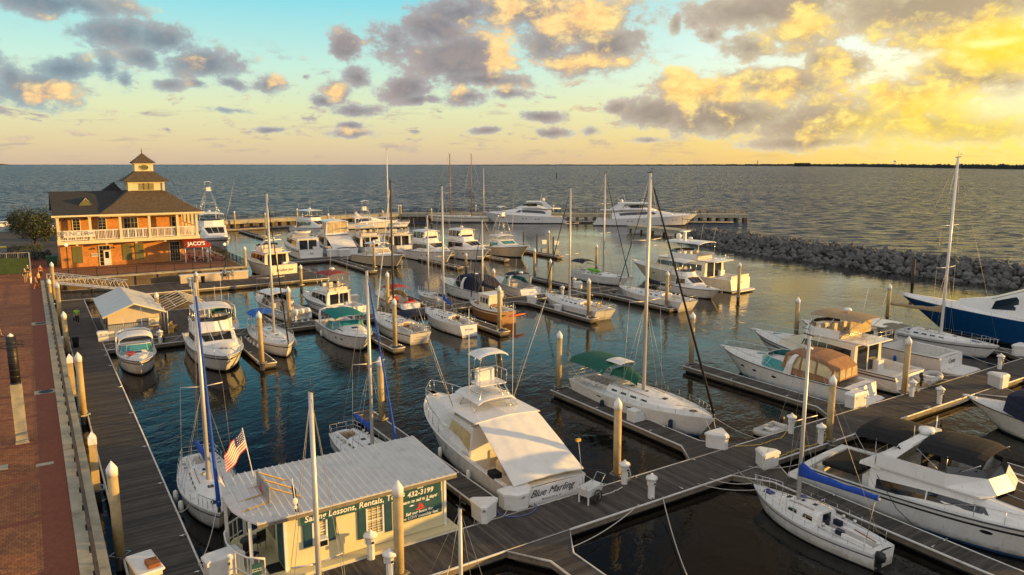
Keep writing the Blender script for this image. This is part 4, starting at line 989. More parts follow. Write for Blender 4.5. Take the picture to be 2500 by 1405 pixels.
# ---------------------------------------------------------------- sailing yacht
def sailboat(name,label,root,L,B,mastH,mt=.56,boomL=.36,cover='canvas_blue',furl=None,top='gelcoat',stripe='stripe_navy',bottom='bottom_paint',mast='alu_mast',
    fb=1.15,fs=.95,cab=(.30,.78),cabw=.56,cabh=.36,bimini=None,dodger=None,boomz=1.5,stern_rails=True,spread=(.62,),wins=4,cockpit=(.04,.30),furlr=.075,lean=0,boomang=0,ob=False,tr=.0,st=.62,rig=True,trs=True,wheel=True):
    H=Hull(L,B,fb,fs,tm=.46,st=st,p=2.0,q=.92,rake=.10,flare=.2,wl=.86,tr=tr,dip=.06)
    H.build(root,top,stripe,bottom)
    H.deck(root,[(cockpit[0],cockpit[1],.42,B*.24)],cam=.09)
    c0,c1=H.X(cab[0]),H.X(cab[1]); S_=[]
    for k,(f,hh,ww) in enumerate([(0,1,.98),(.05,1.02,1),(.35,.98,1),(.62,.75,.9),(.85,.42,.68),(1,.06,.38)]):
        x=c0+(c1-c0)*f; t=H.T(x); wb=min(B/2*cabw*ww,H.hb(t)-.22); wb=max(wb,.12); z0=H.sz(t)+.0; S_.append((x,z0,z0+cabh*hh+.05,wb,wb*.86,.07*hh))
    C=House(S_); C.mesh(sm=False).build('cabin',top if 'hull_' not in top else 'gelcoat',root)
    b=MB(); n=wins
    for k in range(n):
        f0=.08+.6*k/n; f1=f0+.6/n*.62; C.window(b,c0+(c1-c0)*f0,c0+(c1-c0)*f1,.34,.74,.03,-.05,n=2)
    b.build('cabin_windows','dark_glass',root)
    b=MB()
    for f,s_ in((.22,.5),(.45,.34),(.72,.5)):
        x=c0+(c1-c0)*f; r=C.ring(x); z=r[5][1]; w_=s_*.55*min(1,B/3.2); b.bevbox(x-w_*.55,x+w_*.55,-w_*.6,w_*.6,z-.03,z+.035,.02)
    xx=c1+.06*L; zt=H.sz(H.T(xx))+.08; b.bevbox(xx-.22,xx+.22,-.2,.2,zt,zt+.04,.02)
    b.build('deck_hatches','dark_glass',root)
    b=MB()   # companionway
    b.box(c0-.02,c0+.0,-.28,.28,.6,H.sz(cab[0])+cabh); b.build('companionway_door','teak' if cabh<.5 else 'dark_glass',root)
    b=MB(); b.bevbox(c0+.05,c0+.75,-.33,.33,H.sz(cab[0])+cabh+.09,H.sz(cab[0])+cabh+.16,.03); b.build('sliding_hatch','nonskid',root)
    # benches in the cockpit, coamings
    b=MB(); xa,xb=H.X(cockpit[0]),H.X(cockpit[1])
    for sg in(1,-1):
        yb=H.hb((cockpit[0]+cockpit[1])/2)-B*.24
        b.box(xa+.1,xb-.02,sg*yb*.98 if sg>0 else sg*yb*.98,sg*yb*.45,.43,.43+.36)
        b.bevbox(xa+.1,xb-.02,min(sg*yb,sg*(yb+.1)),max(sg*yb,sg*(yb+.1)),H.fs,H.fs+.22,.04)
    b.build('cockpit_benches','gelcoat',root)
    if wheel and L>8.5:
        b=MB(); xw=xa+(xb-xa)*.35; b.tube([(xw,0,.43),(xw,0,1.35)],.07,6); b.tube([(xw-.1,.42*math.cos(a),1.3+.42*math.sin(a)) for a in [2*math.pi*k/16 for k in range(16)]],.02,4,closed=True)
        for k in range(3): a=math.pi*k/3; b.tube([(xw-.1,.42*math.cos(a),1.3+.42*math.sin(a)),(xw-.1,-.42*math.cos(a),1.3-.42*math.sin(a))],.012,4)
        b.build('steering_wheel','steel',root)
    else:
        b=MB(); b.tube([(xa+.1,0,.95),(xa+1.1,.05,1.1)],.03,5); b.build('tiller','varnish',root)
    # rig
    mx=H.X(mt); mz=C.ring(mx)[5][1] if c0<mx<c1 else H.sz(mt)+.08; rm=.058+.0042*mastH
    mo=MB(); topx=mx+lean*mastH; P=[(mx,0,mz),(mx+lean*(mastH*.5),0,mastH*.5),(topx,0,mastH)]
    mo.tube(P,rm*1.05,8,r1=rm*.8); mobj=mo.build('mast',mast,root)
    b=MB(); sy=min(B*.42,.085*mastH)
    for s_ in spread:
        z=mz+(mastH-mz)*s_; xs=mx+lean*z
        for sg in(1,-1): b.tube([(xs,0,z),(xs-.12,sg*sy*(1.15-.3*s_),z+.06)],.03,5)
    b.build('spreaders',mast,mobj)
    b=MB(); b.tube([(topx-.25,0,mastH+.02),(topx+.3,0,mastH+.06)],.03,4); b.tube([(topx,0,mastH),(topx,0,mastH+.55)],.012,4); b.tube([(topx+.1,0,mastH+.28),(topx+.38,0,mastH+.3)],.02,4); b.build('masthead_fittings','mast_dark',mobj)
    bow=Vector((L/2-.12,0,H.fb+.08)); tp=Vector((topx,0,mastH-.05))
    if rig:
        b=MB(); wr_=.0055+.0004*L
        b.tube([tp,(H.X(0)+.05,0,H.fs+.06)],wr_,3)
        if not furl: b.tube([tp,bow],wr_,3)
        for sg in(1,-1):
            last=tp; ycp=sg*(H.hb(mt)-.12)
            for s_ in sorted(spread,reverse=True):
                z=mz+(mastH-mz)*s_; q=Vector((mx+lean*z-.12,sg*sy*(1.15-.3*s_),z+.06)); b.tube([last,q],wr_,3); last=q
            b.tube([last,(mx-.1,ycp,H.sz(mt)+.05)],wr_,3)
            q=mz+(mastH-mz)*min(spread)
            b.tube([(mx+lean*q,0,q),(mx+.35,ycp,H.sz(mt)+.05)],wr_,3); b.tube([(mx+lean*q,0,q),(mx-.5,ycp,H.sz(mt)+.05)],wr_,3)
        b.build('standing_rigging','rigging',mobj)
    if furl:
        b=MB(); a=bow+Vector((0,0,.25)); q=a.lerp(tp,.94); b.tube([a,a.lerp(q,.1),a.lerp(q,.5),q],furlr*1.25,6,r1=furlr*.55); b.build('furled_jib',furl,mobj)
        b=MB(); b.tube([bow-Vector((0,0,.1)),a+Vector((0,0,.02))],.07,6); b.tube([q,tp],.012,4); b.build('furler_drum','black_plastic',mobj)
    if boomL:
        bl=boomL*L; zb=mz+boomz-.55; d=Matrix.Translation((mx-.1,0,zb))@Matrix.Rotation(boomang,4,'Z')
        b=MB(); b.tube([(0,0,0),(-bl,0,-.02)],.06,6); b.xf(d); bo=b.build('boom',mast,root)
        if cover:
            b=MB(); rings=[]; nn=10
            for i in range(nn+1):
                u=i/nn; hh=(.45*math.exp(-u*6)+.20)*(1-.35*u)+.04*math.sin(u*19); ww=.13+.02*math.sin(u*13); x=-bl*(u*1.02)+.12
                rings.append([(x,ww*math.cos(a)*(.75 if math.sin(a)>0 else 1),(hh if math.sin(a)>0 else .14)*math.sin(a)+.03) for a in [2*math.pi*k/8 for k in range(8)]])
            b.loft(rings,True,cap0=True,cap1=True,sm=True); b.xf(d); b.build('sail_cover',cover,bo)
        b=MB(); b.tube([d@Vector((-bl,0,0)),tp],.008,3); b.tube([d@Vector((-bl*.95,0,0)),(H.X(.12),0,H.fs+.1)],.014,4); b.build('boom_lines','rigging',bo)
    rg=random.Random(int(L*1000)+int(mastH*77)); b=MB()
    for x_,y_ in((c0-.35,B*.30),(c0-.35,-B*.30),(c0-.9,B*.31),(c0-.9,-B*.31)): b.lathe([(.09,0),(.075,.08),(.09,.16),(.03,.17)],cx=x_,cy=y_,z=H.fs+.2,seg=8)
    b.build('winches','steel',root)
    b=MB()
    for k in range(3):
        x_=H.X(rg.uniform(.06,.9)); t_=H.T(x_); y_=rg.uniform(-.6,.6)*H.hb(t_); z_=H.sz(t_)+.12 if t_>cab[1] else (H.sz(t_)+cabh+.14 if cab[0]<t_<cab[1] and abs(y_)<B*.22 else H.sz(t_)+.1)
        for q in range(2): b.tube([(x_+(.17-.04*q)*math.cos(a),y_+(.14-.03*q)*math.sin(a),z_+.03*q) for a in [2*math.pi*i/10 for i in range(10)]],.022,4,closed=True)
    b.build('deck_coils',rg.choice(['rope','rope_blue','rope']),root)
    b=MB()
    for k in range(2): x_=H.X(rg.uniform(cockpit[0]+.04,cockpit[1]-.03)); y_=rg.uniform(-.25,.25)*B; b.bevbox(x_-.2,x_+.2,y_-.14,y_+.14,.8,1.02,.06)
    b.build('gear_bags',rg.choice(['canvas_navy','canvas_tan','canvas_grey']),root)
    # grab rails along the cabin top
    b=MB()
    for sg in(1,-1):
        pts=[]
        for f in(.12,.25,.38,.5,.6): x_=c0+(c1-c0)*f; r=C.ring(x_)[3]; pts.append((x_,sg*r[0]*.85,r[1]+.07)); b.tube([(x_,sg*r[0]*.85,r[1]-.02),(x_,sg*r[0]*.85,r[1]+.07)],.012,4)
        b.tube(pts,.018,4)
    b.build('grab_rails','teak',root)
    # pulpit, pushpit and lifelines
    rail(root,H,.82,.985,.58,.09,.06,mid=False,name='pulpit')
    b=MB(); 
    for sg in(1,-1):
        pts=[]
        for t in [.06+i*.095 for i in range(9)]:
            p=Vector((H.X(t),sg*(H.hb(t)-.07),H.sz(t))); b.tube([p,p+Vector((0,0,.55))],.012,4); pts.append(p)
        for h in(.54,.28): b.tube([p+Vector((0,0,h)) for p in pts],.006,3)
    b.build('lifelines','steel',root)
    if stern_rails:
        b=MB(); y=H.hb(0)-.06; z=H.fs
        for h in(.56,.3): b.tube([(H.X(.10),H.hb(.1)-.06,z+h),(H.X(0)+.05,y,z+h),(H.X(0)+.03,0,z+h),(H.X(0)+.05,-y,z+h),(H.X(.10),-H.hb(.1)+.06,z+h)],.015,4)
        for yy in(y,y*.4,-y*.4,-y): b.tube([(H.X(0)+.05,yy,z),(H.X(0)+.05,yy,z+.56)],.015,4)
        b.build('pushpit','steel',root)
    if dodger:
        canopy(root,c0-.35,c0+.95,B*.30,H.sz(cab[0])+cabh+.72,.32,dodger,crown=.12,name='dodger',legs=H.sz(cab[0])+cabh*.6)
    if bimini:
        canopy(root,H.X(cockpit[0])+.0,H.X(cockpit[1])-.25,B*.36,H.fs+1.75,.25,bimini,legs=H.fs+.1)
    if ob: outboard(root,H.X(0)-.02,B*.22,H.fs-.35,'black_plastic',.8)
    return H,C
# ---------------------------------------------------------------- express / cuddy cruiser
def express(root,L,B,fb=1.5,fs=1.0,ck=(.05,.44),floor=.42,arch=True,canvas=None,canvas_kind='bimini',glass='teal_glass',stripe=None,top='gelcoat',platform=.9,archx=.36,wsx=.46,wsh=.62,rub='stripe_dark',bottom='bottom_paint',
    ports=(.55,.66,.77),trunk=.32,vinyl=False,obm=0,rails=True,cushions='cushion',canx=None,radome=True,pulp=True):
    H=Hull(L,B,fb,fs,tm=.40,st=.90,p=2.5,q=.80,rake=.15,flare=.42,wl=.9,tr=-.25)
    H.build(root,top,stripe,bottom,rub=rub); H.deck(root,[(ck[0],ck[1],floor,.26)],cam=.05)
    # rounded trunk cabin over the foredeck
    S_=[]; xa,xb=H.X(ck[1]-.0),H.X(.93)
    for f,hh,ww in[(0,1,1),(.2,1.0,.98),(.45,.86,.9),(.7,.55,.72),(.88,.28,.5),(1,.05,.25)]:
        x=xa+(xb-xa)*f; t=H.T(x); w_=max(.1,(H.hb(t)-.26)*(.97 if f<.5 else .9)*ww**.3); z=H.sz(t); S_.append((x,z,z+trunk*hh+.06,w_,w_*.72,.12*hh))
    C=House(S_); C.mesh(sm=True,cap=True).build('cabin_trunk','nonskid',root)
    b=MB(); x=xa+(xb-xa)*.52; z=C.ring(x)[5][1]; b.bevbox(x-.28,x+.28,-.28,.28,z-.04,z+.03,.03); b.build('deck_hatch','dark_glass',root)
    # wrap-around windscreen
    xw=H.X(wsx); w_=H.hb(wsx)-.20; fx=L*.15; base=[];topc=[]; n=14
    for i in range(n+1):
        a=math.pi*i/n-math.pi/2; cx=math.cos(a); sy=math.sin(a)
        x=xw+fx*abs(cx)**.8; y=w_*(abs(sy)**.55)*(1 if sy>0 else -1); 
        zb=(C.ring(x)[5][1] if abs(y)<C.ring(x)[3][0] else H.sz(H.T(x))+.05)
        zb=max(zb,H.sz(H.T(x))+.05)-.02; base.append(Vector((x,y,zb))); topc.append(Vector((x-.38*wsh/.6-.10*abs(cx),y*.90,max(zb+wsh*.6,H.sz(wsx)+trunk+wsh*(.72+.28*abs(cx))))))
    base=[Vector((xw-L*.10,-w_-.02,H.sz(wsx-.1)+.05))]+base+[Vector((xw-L*.10,w_+.02,H.sz(wsx-.1)+.05))]
    topc=[Vector((xw-L*.13,-w_*.93,H.sz(wsx-.1)+.35))]+topc+[Vector((xw-L*.13,w_*.93,H.sz(wsx-.1)+.35))]
    b=MB(); th=Vector((-.02,0,-.01)); b.loft([base,topc,[p+th for p in topc],[p+th for p in base]],False); ws=b.build('windscreen',glass,root)
    b=MB(); b.tube(topc,.025,5); b.tube(base,.02,4)
    for i in(3,6,10,13): b.tube([base[i],topc[i]],.018,4)
    b.build('windscreen_frame','gelcoat',ws)
    # cockpit furniture
    c0,c1=H.X(ck[0]),H.X(ck[1]); yb=H.hb(.25)-.30
    b=MB(); b.bevbox(c0+.02,c0+.55,-yb+.05,yb*.55,floor,floor+.42,.06); b.bevbox(c0+.02,c0+.16,-yb+.05,yb*.55,floor+.3,floor+.75,.05); b.build('aft_bench',cushions,root)
    b=MB(); b.bevbox(c0+.5,c0+(c1-c0)*.6,-yb,-yb+.5,floor,floor+.42,.06); b.bevbox(c0+.5,c0+(c1-c0)*.6,-yb-.02,-yb+.10,floor+.3,floor+.8,.04); b.build('side_bench',cushions,root)
    seat(root,c1-.95,yb*.5,floor,.75,.5,.55,.55,cushions,name='helm_seat')
    b=MB(); b.bevbox(c1-.45,c1,yb*.1,yb,floor,floor+.95,.08); b.build('helm_console','gelcoat',root)
    b=MB(); b.tube([(c1-.5,yb*.52+.2*math.cos(a),floor+.98+.2*math.sin(a)) for a in [2*math.pi*k/12 for k in range(12)]],.018,4,closed=True); b.build('steering_wheel','black_plastic',root)
    if platform:
        b=MB(); w0=B/2*.82; xs=H.X(0); P=[(xs+.05,-w0),(xs-platform*.6,-w0*.97),(xs-platform*.92,-w0*.8),(xs-platform,-w0*.4),(xs-platform,w0*.4),(xs-platform*.92,w0*.8),(xs-platform*.6,w0*.97),(xs+.05,w0)]
        b.prism(P[::-1],.18,.32); b.build('swim_platform','nonskid',root)
        b=MB(); b.prism([(P[i][0]-.02*(1 if 0<i<7 else 0),P[i][1]*1.01) for i in range(8)][::-1],.22,.27); b.build('platform_edge','stripe_dark',root)
    zs=H.sz(archx)
    if arch:
        xa=H.X(archx); ya=H.hb(archx)-.08; ht=1.55; b=MB(); path=[(xa-.15,ya,zs),(xa-.38,ya*.99,zs+ht*.55),(xa-.60,ya*.90,zs+ht*.9),(xa-.68,ya*.62,zs+ht)]
        path=path+[(xa-.70,0,zs+ht+.05)]+[(x,-y,z) for x,y,z in reversed(path)]
        wd=[.62,.42,.34,.30,.28,.30,.34,.42,.62]; rings=[]
        for (x,y,z),q in zip(path,wd):
            up=Vector((0,y,z-zs-ht*.45)); up.x=0
            up=up.normalized()*.055 if up.length>0 else Vector((0,0,.05))
            rings.append([(x-q/2,y+up.y,z+up.z),(x+q/2,y+up.y,z+up.z),(x+q/2,y-up.y,z-up.z),(x-q/2,y-up.y,z-up.z)])
        b.loft(rings,True,cap0=True,cap1=True); ar=b.build('radar_arch','gelcoat',root)
        if radome: MB().lathe([(.26,0),(.3,.06),(.28,.18),(.12,.24)],cx=xa-.7,seg=12,z=zs+ht+.1).build('radome','gelcoat',ar)
        b=MB(); b.tube([(xa-.7,ya*.5,zs+ht),(xa-1.1,ya*.55,zs+ht+2.1)],.014,4); b.tube([(xa-.7,-ya*.5,zs+ht),(xa-1.0,-ya*.5,zs+ht+1.2)],.012,4); b.build('antennas','gelcoat',ar)
    if canvas:
        if canvas_kind=='bimini':
            x0,x1=canx or (H.X(archx)-1.2,H.X(wsx)+.35); canopy(root,x0,x1,H.hb(.35)*.86,zs+1.62,.2,canvas,legs=zs)
        elif canvas_kind=='both':
            canopy(root,H.X(archx)-.5,H.X(wsx)+.5,H.hb(.35)*.84,zs+1.6,.2,canvas,legs=zs); canopy(root,H.X(.06),H.X(archx)-.7,H.hb(.2)*.86,zs+1.55,.25,canvas,legs=zs)
        else:
            x0,x1=canx or (H.X(.06),H.X(wsx)+.1); w0=H.hb(.2)-.1
            st=[(x0,zs,zs+.95,w0,w0*.85,.05),(x0+(x1-x0)*.16,zs,zs+1.45,w0,w0*.82,.10),(x0+(x1-x0)*.5,zs,zs+1.68,w0,w0*.8,.12),(x0+(x1-x0)*.85,zs+.1,zs+1.62,w0,w0*.78,.1),(x1,zs+.5,zs+1.42,w0*.96,w0*.74,.08)]
            E=House(st); E.mesh(sm=False).build('canvas_enclosure',canvas,root)
            if vinyl:
                b=MB()
                for k in range(3):
                    a=x0+(x1-x0)*(.04+.31*k); E.window(b,a,a+(x1-x0)*.27,.28,.86,n=3)
                b.build('clear_side_panels','amber_vinyl',root)
                b=MB()
                for k in range(4):
                    y0=-w0*.88+k*w0*.45; b.add([(x0-.012,y0,zs+.12),(x0-.012,y0+w0*.40,zs+.12),(x0-.012,y0+w0*.37,zs+.80),(x0-.012,y0+w0*.03,zs+.80)],[(3,2,1,0)])
                b.build('clear_aft_panels','amber_vinyl',root)
    if rails: rail(root,H,.50,.985,.55,.10,.075,hb=.12)
    if ports: portholes(root,H,ports)
    if pulp: anchor(root,H,.8)
    for k in range(obm): outboard(root,H.X(0)-.25,(k-(obm-1)/2)*.72,.62,'white_plastic',1.35)
    return H,C
# ---------------------------------------------------------------- flybridge cruiser / convertible / trawler / motor yacht
def tower(root,x,y,z0,z1,m='steel',top=True,w1=.62,helm=True,hard='gelcoat',spread=1.0):
    b=MB(); L4=[]
    for sx in(-1,1):
        for sg in(1,-1):
            p=[(x+sx*.95*spread,sg*y,z0),(x+sx*.8*spread,sg*(y*.75),z0+(z1-z0)*.45),(x+sx*.55*spread,sg*w1*.8,z1)]; b.tube(p,.034,5); L4.append(p)
    for f in(.33,.66,1.0):
        def P(sx,sg): 
            i=0 if f<.45 else 1; g=f/.45 if f<.45 else (f-.45)/.55; p=[(x+sx*.95*spread,sg*y,z0),(x+sx*.8*spread,sg*(y*.75),z0+(z1-z0)*.45),(x+sx*.55*spread,sg*w1*.8,z1)]
            return Vector(p[i]).lerp(Vector(p[i+1]),min(1,g))
        b.tube([P(-1,-1),P(1,-1),P(1,1),P(-1,1)],.026,4,closed=True)
    b.tube([L4[0][0],L4[2][1]],.022,4); b.tube([L4[1][0],L4[3][1]],.022,4); b.tube([L4[2][0],L4[0][1]],.022,4); b.tube([L4[3][0],L4[1][1]],.022,4)
    t=b.build('tuna_tower',m,root)
    q=spread; w=w1
    b=MB(); b.prism([(x-.6*q,-w),(x+.6*q,-w),(x+.75*q,-w*.5),(x+.75*q,w*.5),(x+.6*q,w),(x-.6*q,w)],z1,z1+.06); b.build('tower_platform',hard,t)
    b=MB(); b.bevbox(x+.30*q,x+.62*q,-w*.7,w*.7,z1+.06,z1+.75,.08); b.build('tower_console',hard,t)
    b=MB(); b.tube([(x-.6*q,-w,z1+.75),(x+.5*q,-w,z1+.75),(x+.72*q,0,z1+.75),(x+.5*q,w,z1+.75),(x-.6*q,w,z1+.75)],.026,5)
    for xx,yy in((x-.6*q,-w),(x-.6*q,w),(x,-w),(x,w),(x+.5*q,-w),(x+.5*q,w)): b.tube([(xx,yy,z1),(xx,yy,z1+.75)],.022,4)
    if top:
        for xx,yy in((x-.35*q,-w*.9),(x-.35*q,w*.9),(x+.35*q,-w*.9),(x+.35*q,w*.9)): b.tube([(xx,yy,z1+.75),(xx*1,yy*.8,z1+1.75)],.02,4)
    b.build('tower_rails',m,t)
    if top: canopy(root,x-.7*q,x+.75*q,w*1.15,z1+1.8,.12,hard,name='tower_sunshade',crown=.1)
    # ladder down the aft port side
    b=MB(); a0=Vector((x-1.0*spread,-y*.75,z0)); a1=Vector((x-.6*spread,-w*.75,z1+.2))
    for dy in(0,.36): b.tube([a0+Vector((0,dy,0)),a1+Vector((0,dy,0))],.022,4)
    k=0
    for k in range(int((z1-z0)/.34)): f=k*.34/(z1-z0)+.05; p=a0.lerp(a1,min(1,f)); b.tube([p,p+Vector((0,.36,0))],.018,4)
    b.build('tower_ladder',m,t); return t
def outriggers(root,x,y,z,L,ang=.33,back=.35):
    for sg in(1,-1):
        b=MB(); d=Vector((-back,sg*ang,1)).normalized(); p=Vector((x,sg*y,z)); b.tube([p,p+d*L],.03,5,r1=.01)
        for f in(.33,.6): q=p+d*L*f; b.tube([q-Vector((.28,0,0)),q+Vector((.28,0,0))],.012,3)
        b.tube([p+d*.1*L-Vector((0,0,0)),p+d*L*.33+Vector((.28,0,0)),p+d*L*.6+Vector((.28,0,0)),p+d*L*.9],.008,3)
        b.build('outrigger','alu_mast',root)
def flyboat(root,L,B,fb=1.9,fs=1.1,ck=(.03,.24),floor=.5,hs=(.24,.62,.78),hz=1.35,fly=(.28,.56),flyh=.65,top='gelcoat',stripe=None,bottom='bottom_paint',rub='stripe_dark',glass='dark_glass',
    hardtop=None,ht=(.30,.56),htz=1.75,htm='gelcoat',enclosure=None,encx=(.27,.55),vinyl='amber_vinyl',tw=None,og=None,ports=(),winf=(.36,.88),wins=3,platform=.7,aftover=.14,house_m='gelcoat',rails=True,radar=True,trunk=.38,arch=False,pulp=True,stw=.9,flare=.45,front=True,hw=.0,aft_door=True,seatm='cushion',flyw=.93,ch=True):
    H=Hull(L,B,fb,fs,tm=.42,st=stw,p=2.5,q=.78,rake=.16,flare=flare,wl=.9,tr=-.15)
    H.build(root,top,stripe,bottom,rub=rub); H.deck(root,[(ck[0],ck[1],floor,.22)],cam=.05)
    x0,x1,x2=H.X(hs[0]),H.X(hs[1]),H.X(hs[2]); zb=H.sz(hs[0]); w_=H.hb(.4)-.30-hw
    zt=zb+hz
    wf=min(w_,H.hb(hs[1])-.28); wf2=max(.2,min(wf*.9,H.hb(hs[2])-.25))
    zf=H.sz(hs[2])+trunk
    C=House([(x0,floor+.0,zt,w_,w_*.90,.06),(x0+(x1-x0)*.5,zb,zt+.01,w_,w_*.90,.06),(x1,H.sz(hs[1]),zt,wf,wf*.86,.06),(x2,H.sz(hs[2]),zf,wf2,wf2*.82,.05)])
    b=C.mesh(); b.build('deckhouse',house_m,root)
    b=MB(); n=wins; a0=x0+(x1-x0)*.07; a1=x1
    for k in range(n):
        p=a0+(a1-a0)*k/n; q=a0+(a1-a0)*(k+1)/n-.07; sl=0 if k<n-1 else -.05; C.window(b,p,q+(0 if k<n-1 else (x2-x1)*.12),winf[0],winf[1],0,sl if k<n-1 else -(x2-x1)*.10)
    b.build('side_windows',glass,root)
    if front:
        b=MB(); C.front(b,2,.86,.08,.72,nd=3); b.build('windshield',glass,root)
    # trunk cabin forward
    S_=[]; xa,xb=x2-.05,H.X(.94)
    for f,hh in[(0,1),(.3,.8),(.65,.45),(1,.04)]:
        x=xa+(xb-xa)*f; t=H.T(x); ww=max(.12,(H.hb(t)-.28)*(.9-.15*f)); z=H.sz(t); S_.append((x,z,z+trunk*hh+.03,ww,ww*.75,.08*hh))
    Tk=House(S_); Tk.mesh(sm=True).build('cabin_trunk','nonskid',root)
    xh=(xa+xb)/2-.1; z=Tk.ring(xh)[5][1]; b=MB(); b.bevbox(xh-.3,xh+.3,-.3,.3,z-.05,z+.03,.03); b.build('deck_hatch','dark_glass',root)
    if aft_door:
        b=MB(); b.box(x0-.02,x0-.004,-w_*.72,-w_*.06,floor+.1,zt-.2); b.box(x0-.02,x0-.004,w_*.06,w_*.72,floor+.1,zt-.2); b.build('saloon_doors',glass,root)
    # roof / flybridge deck with overhang
    f0,f1=H.X(fly[0]),H.X(fly[1]); wfz=w_*flyw; xo=x0-aftover*L*.5
    b=MB(); P=[(xo,-wfz*.97),(x1-.2,-wfz*.97),(x1+.12,-wfz*.7),(x1+.2,0),(x1+.12,wfz*.7),(x1-.2,wfz*.97),(xo,wfz*.97)]; b.prism(P,zt+.04,zt+.12); rf=b.build('flybridge_deck','gelcoat',root)
    if flyh:
        # coaming
        def ring(o,z,fr=0): return [(f0,-wfz+o,z),(f1-(f1-f0)*.35,-wfz+o,z),(f1-o-.1+fr,-wfz*.62+o*.6,z),(f1-o+.18+fr,0,z),(f1-o-.1+fr,wfz*.62-o*.6,z),(f1-(f1-f0)*.35,wfz-o,z),(f0,wfz-o,z)]
        b=MB(); b.loft([ring(.02,zt+.12,.35),ring(.08,zt+.12+flyh,0),ring(.16,zt+.12+flyh,0),ring(.2,zt+.12,.25)],False); b.build('flybridge_coaming','gelcoat',rf)
        r=ring(.10,zt+.12+flyh); r2=ring(.20,zt+.12+flyh+.32,-.12); b=MB(); b.loft([r[1:-1],r2[1:-1],[(x-.02,y*.98,z) for x,y,z in r2[1:-1]],[(x-.02,y*.98,z) for x,y,z in r[1:-1]]],False); b.build('flybridge_windscreen','dark_glass' if not enclosure else vinyl,rf)
        zz=zt+.12
        if not enclosure:
            seat(rf,f0+(f1-f0)*.42,wfz*.35,zz,.55,.5,.5,.5,seatm,name='helm_seat'); seat(rf,f0+(f1-f0)*.42,-wfz*.35,zz,.55,.5,.5,.5,seatm,name='companion_seat')
            b=MB(); b.bevbox(f0+(f1-f0)*.62,f0+(f1-f0)*.82,-wfz*.1,wfz*.7,zz,zz+.8,.08); b.build('helm_console','gelcoat',rf)
            b=MB(); b.bevbox(f0+.05,f0+.55,-wfz*.8,wfz*.8,zz,zz+.42,.06); b.build('aft_bench',seatm,rf)
        b=MB()
        for h in(.75,.42): b.tube([(f0-.0,wfz-.06,zz+h),(xo+.08,wfz-.08,zz+h),(xo+.08,-wfz+.08,zz+h),(f0,-wfz+.06,zz+h)],.018,4)
        for yy in(wfz-.08,wfz*.4,-wfz*.4,-wfz+.08): b.tube([(xo+.08,yy,zt+.1),(xo+.08,yy,zz+.75)],.015,4)
        b.build('flybridge_rail','steel',rf)
    zh=zt+.12+htz
    if enclosure:
        e0,e1=H.X(encx[0]),H.X(encx[1]); E=House([(e0,zt+.1,zh-.12,wfz*.96,wfz*.86,.08),(e0+(e1-e0)*.5,zt+.1,zh-.05,wfz*.96,wfz*.84,.10),(e1,zt+.12+flyh*.9,zh-.1,wfz*.80,wfz*.70,.08)])
        E.mesh().build('flybridge_enclosure',enclosure,rf); b=MB()
        for k in range(3):
            a=e0+(e1-e0)*(.03+.32*k); E.window(b,a,a+(e1-e0)*.28,.30,.92,n=3)
        y_=wfz*.84
        for k in range(3): b.add([(e0-.015,-y_+k*y_*.68,zt+.5),(e0-.015,-y_+k*y_*.68+y_*.60,zt+.5),(e0-.015,-y_*.97+k*y_*.65+y_*.58,zh-.25),(e0-.015,-y_*.97+k*y_*.65,zh-.25)],[(3,2,1,0)])
        b.build('clear_panels',vinyl,rf)
    if hardtop:
        h0,h1=H.X(ht[0]),H.X(ht[1]); o=canopy(root,h0,h1,wfz*.92,zh,.12,htm,th=.07 if htm=='gelcoat' else .03,name='hardtop' if htm=='gelcoat' else 'bimini',crown=.09)
        b=MB()
        for sg in(1,-1):
            for xa_,xb_ in((h0+.15,f0+.1),(h1-.3,f1-.55),((h0+h1)/2,(f0+f1)/2)): b.tube([(xb_,sg*(wfz-.10),zt+.12),(xa_,sg*wfz*.86,zh-.06)],.028,5)
        b.build('hardtop_supports','steel',o)
        if radar:
            b=MB(); b.lathe([(.07,0),(.07,.18),(.30,.2),(.33,.28),(.28,.38),(.1,.44)],cx=(h0+h1)/2,z=zh+.08,seg=12); b.build('radome','gelcoat',o)
        b=MB(); 
        for sg,hh in((1,2.6),(-1,2.0)): b.tube([(h0+.3,sg*wfz*.7,zh),(h0-.1,sg*wfz*.72,zh+hh)],.014,4)
        b.build('antennas','gelcoat',o)
    if arch:
        xa=f0+.15; b=MB(); ya=wfz*.98; hh=arch; path=[(xa+.5,ya,zt+.12),(xa,ya*.95,zt+hh*.7),(xa-.25,ya*.7,zt+hh),(xa-.25,-ya*.7,zt+hh),(xa,-ya*.95,zt+hh*.7),(xa+.5,-ya,zt+.12)]
        rings=[[(x-.3,y,z-.05),(x+.3,y,z-.05),(x+.26,y*.96,z+.08),(x-.26,y*.96,z+.08)] for x,y,z in path]; b.loft(rings,True,cap0=True,cap1=True); ar=b.build('radar_arch','gelcoat',root)
        MB().lathe([(.06,0),(.06,.15),(.28,.16),(.3,.24),(.26,.34),(.1,.38)],cx=xa-.25,z=zt+hh+.05,seg=12).build('radome','gelcoat',ar)
        b=MB(); b.tube([(xa-.2,ya*.6,zt+hh),(xa-.9,ya*.65,zt+hh+2.4)],.014,4); b.build('antenna','gelcoat',ar)
    if tw: tower(root,H.X(tw[0]),wfz*.86,zt+.12,tw[1])
    if og: outriggers(root,H.X(.45),w_*.98,zt-.1,og)
    if platform:
        b=MB(); w0=B/2*.84; xs=H.X(0); P=[(xs+.03,-w0),(xs-platform*.75,-w0*.96),(xs-platform,-w0*.8),(xs-platform,w0*.8),(xs-platform*.75,w0*.96),(xs+.03,w0)]; b.prism(P[::-1],.2,.32); b.build('swim_platform','nonskid',root)
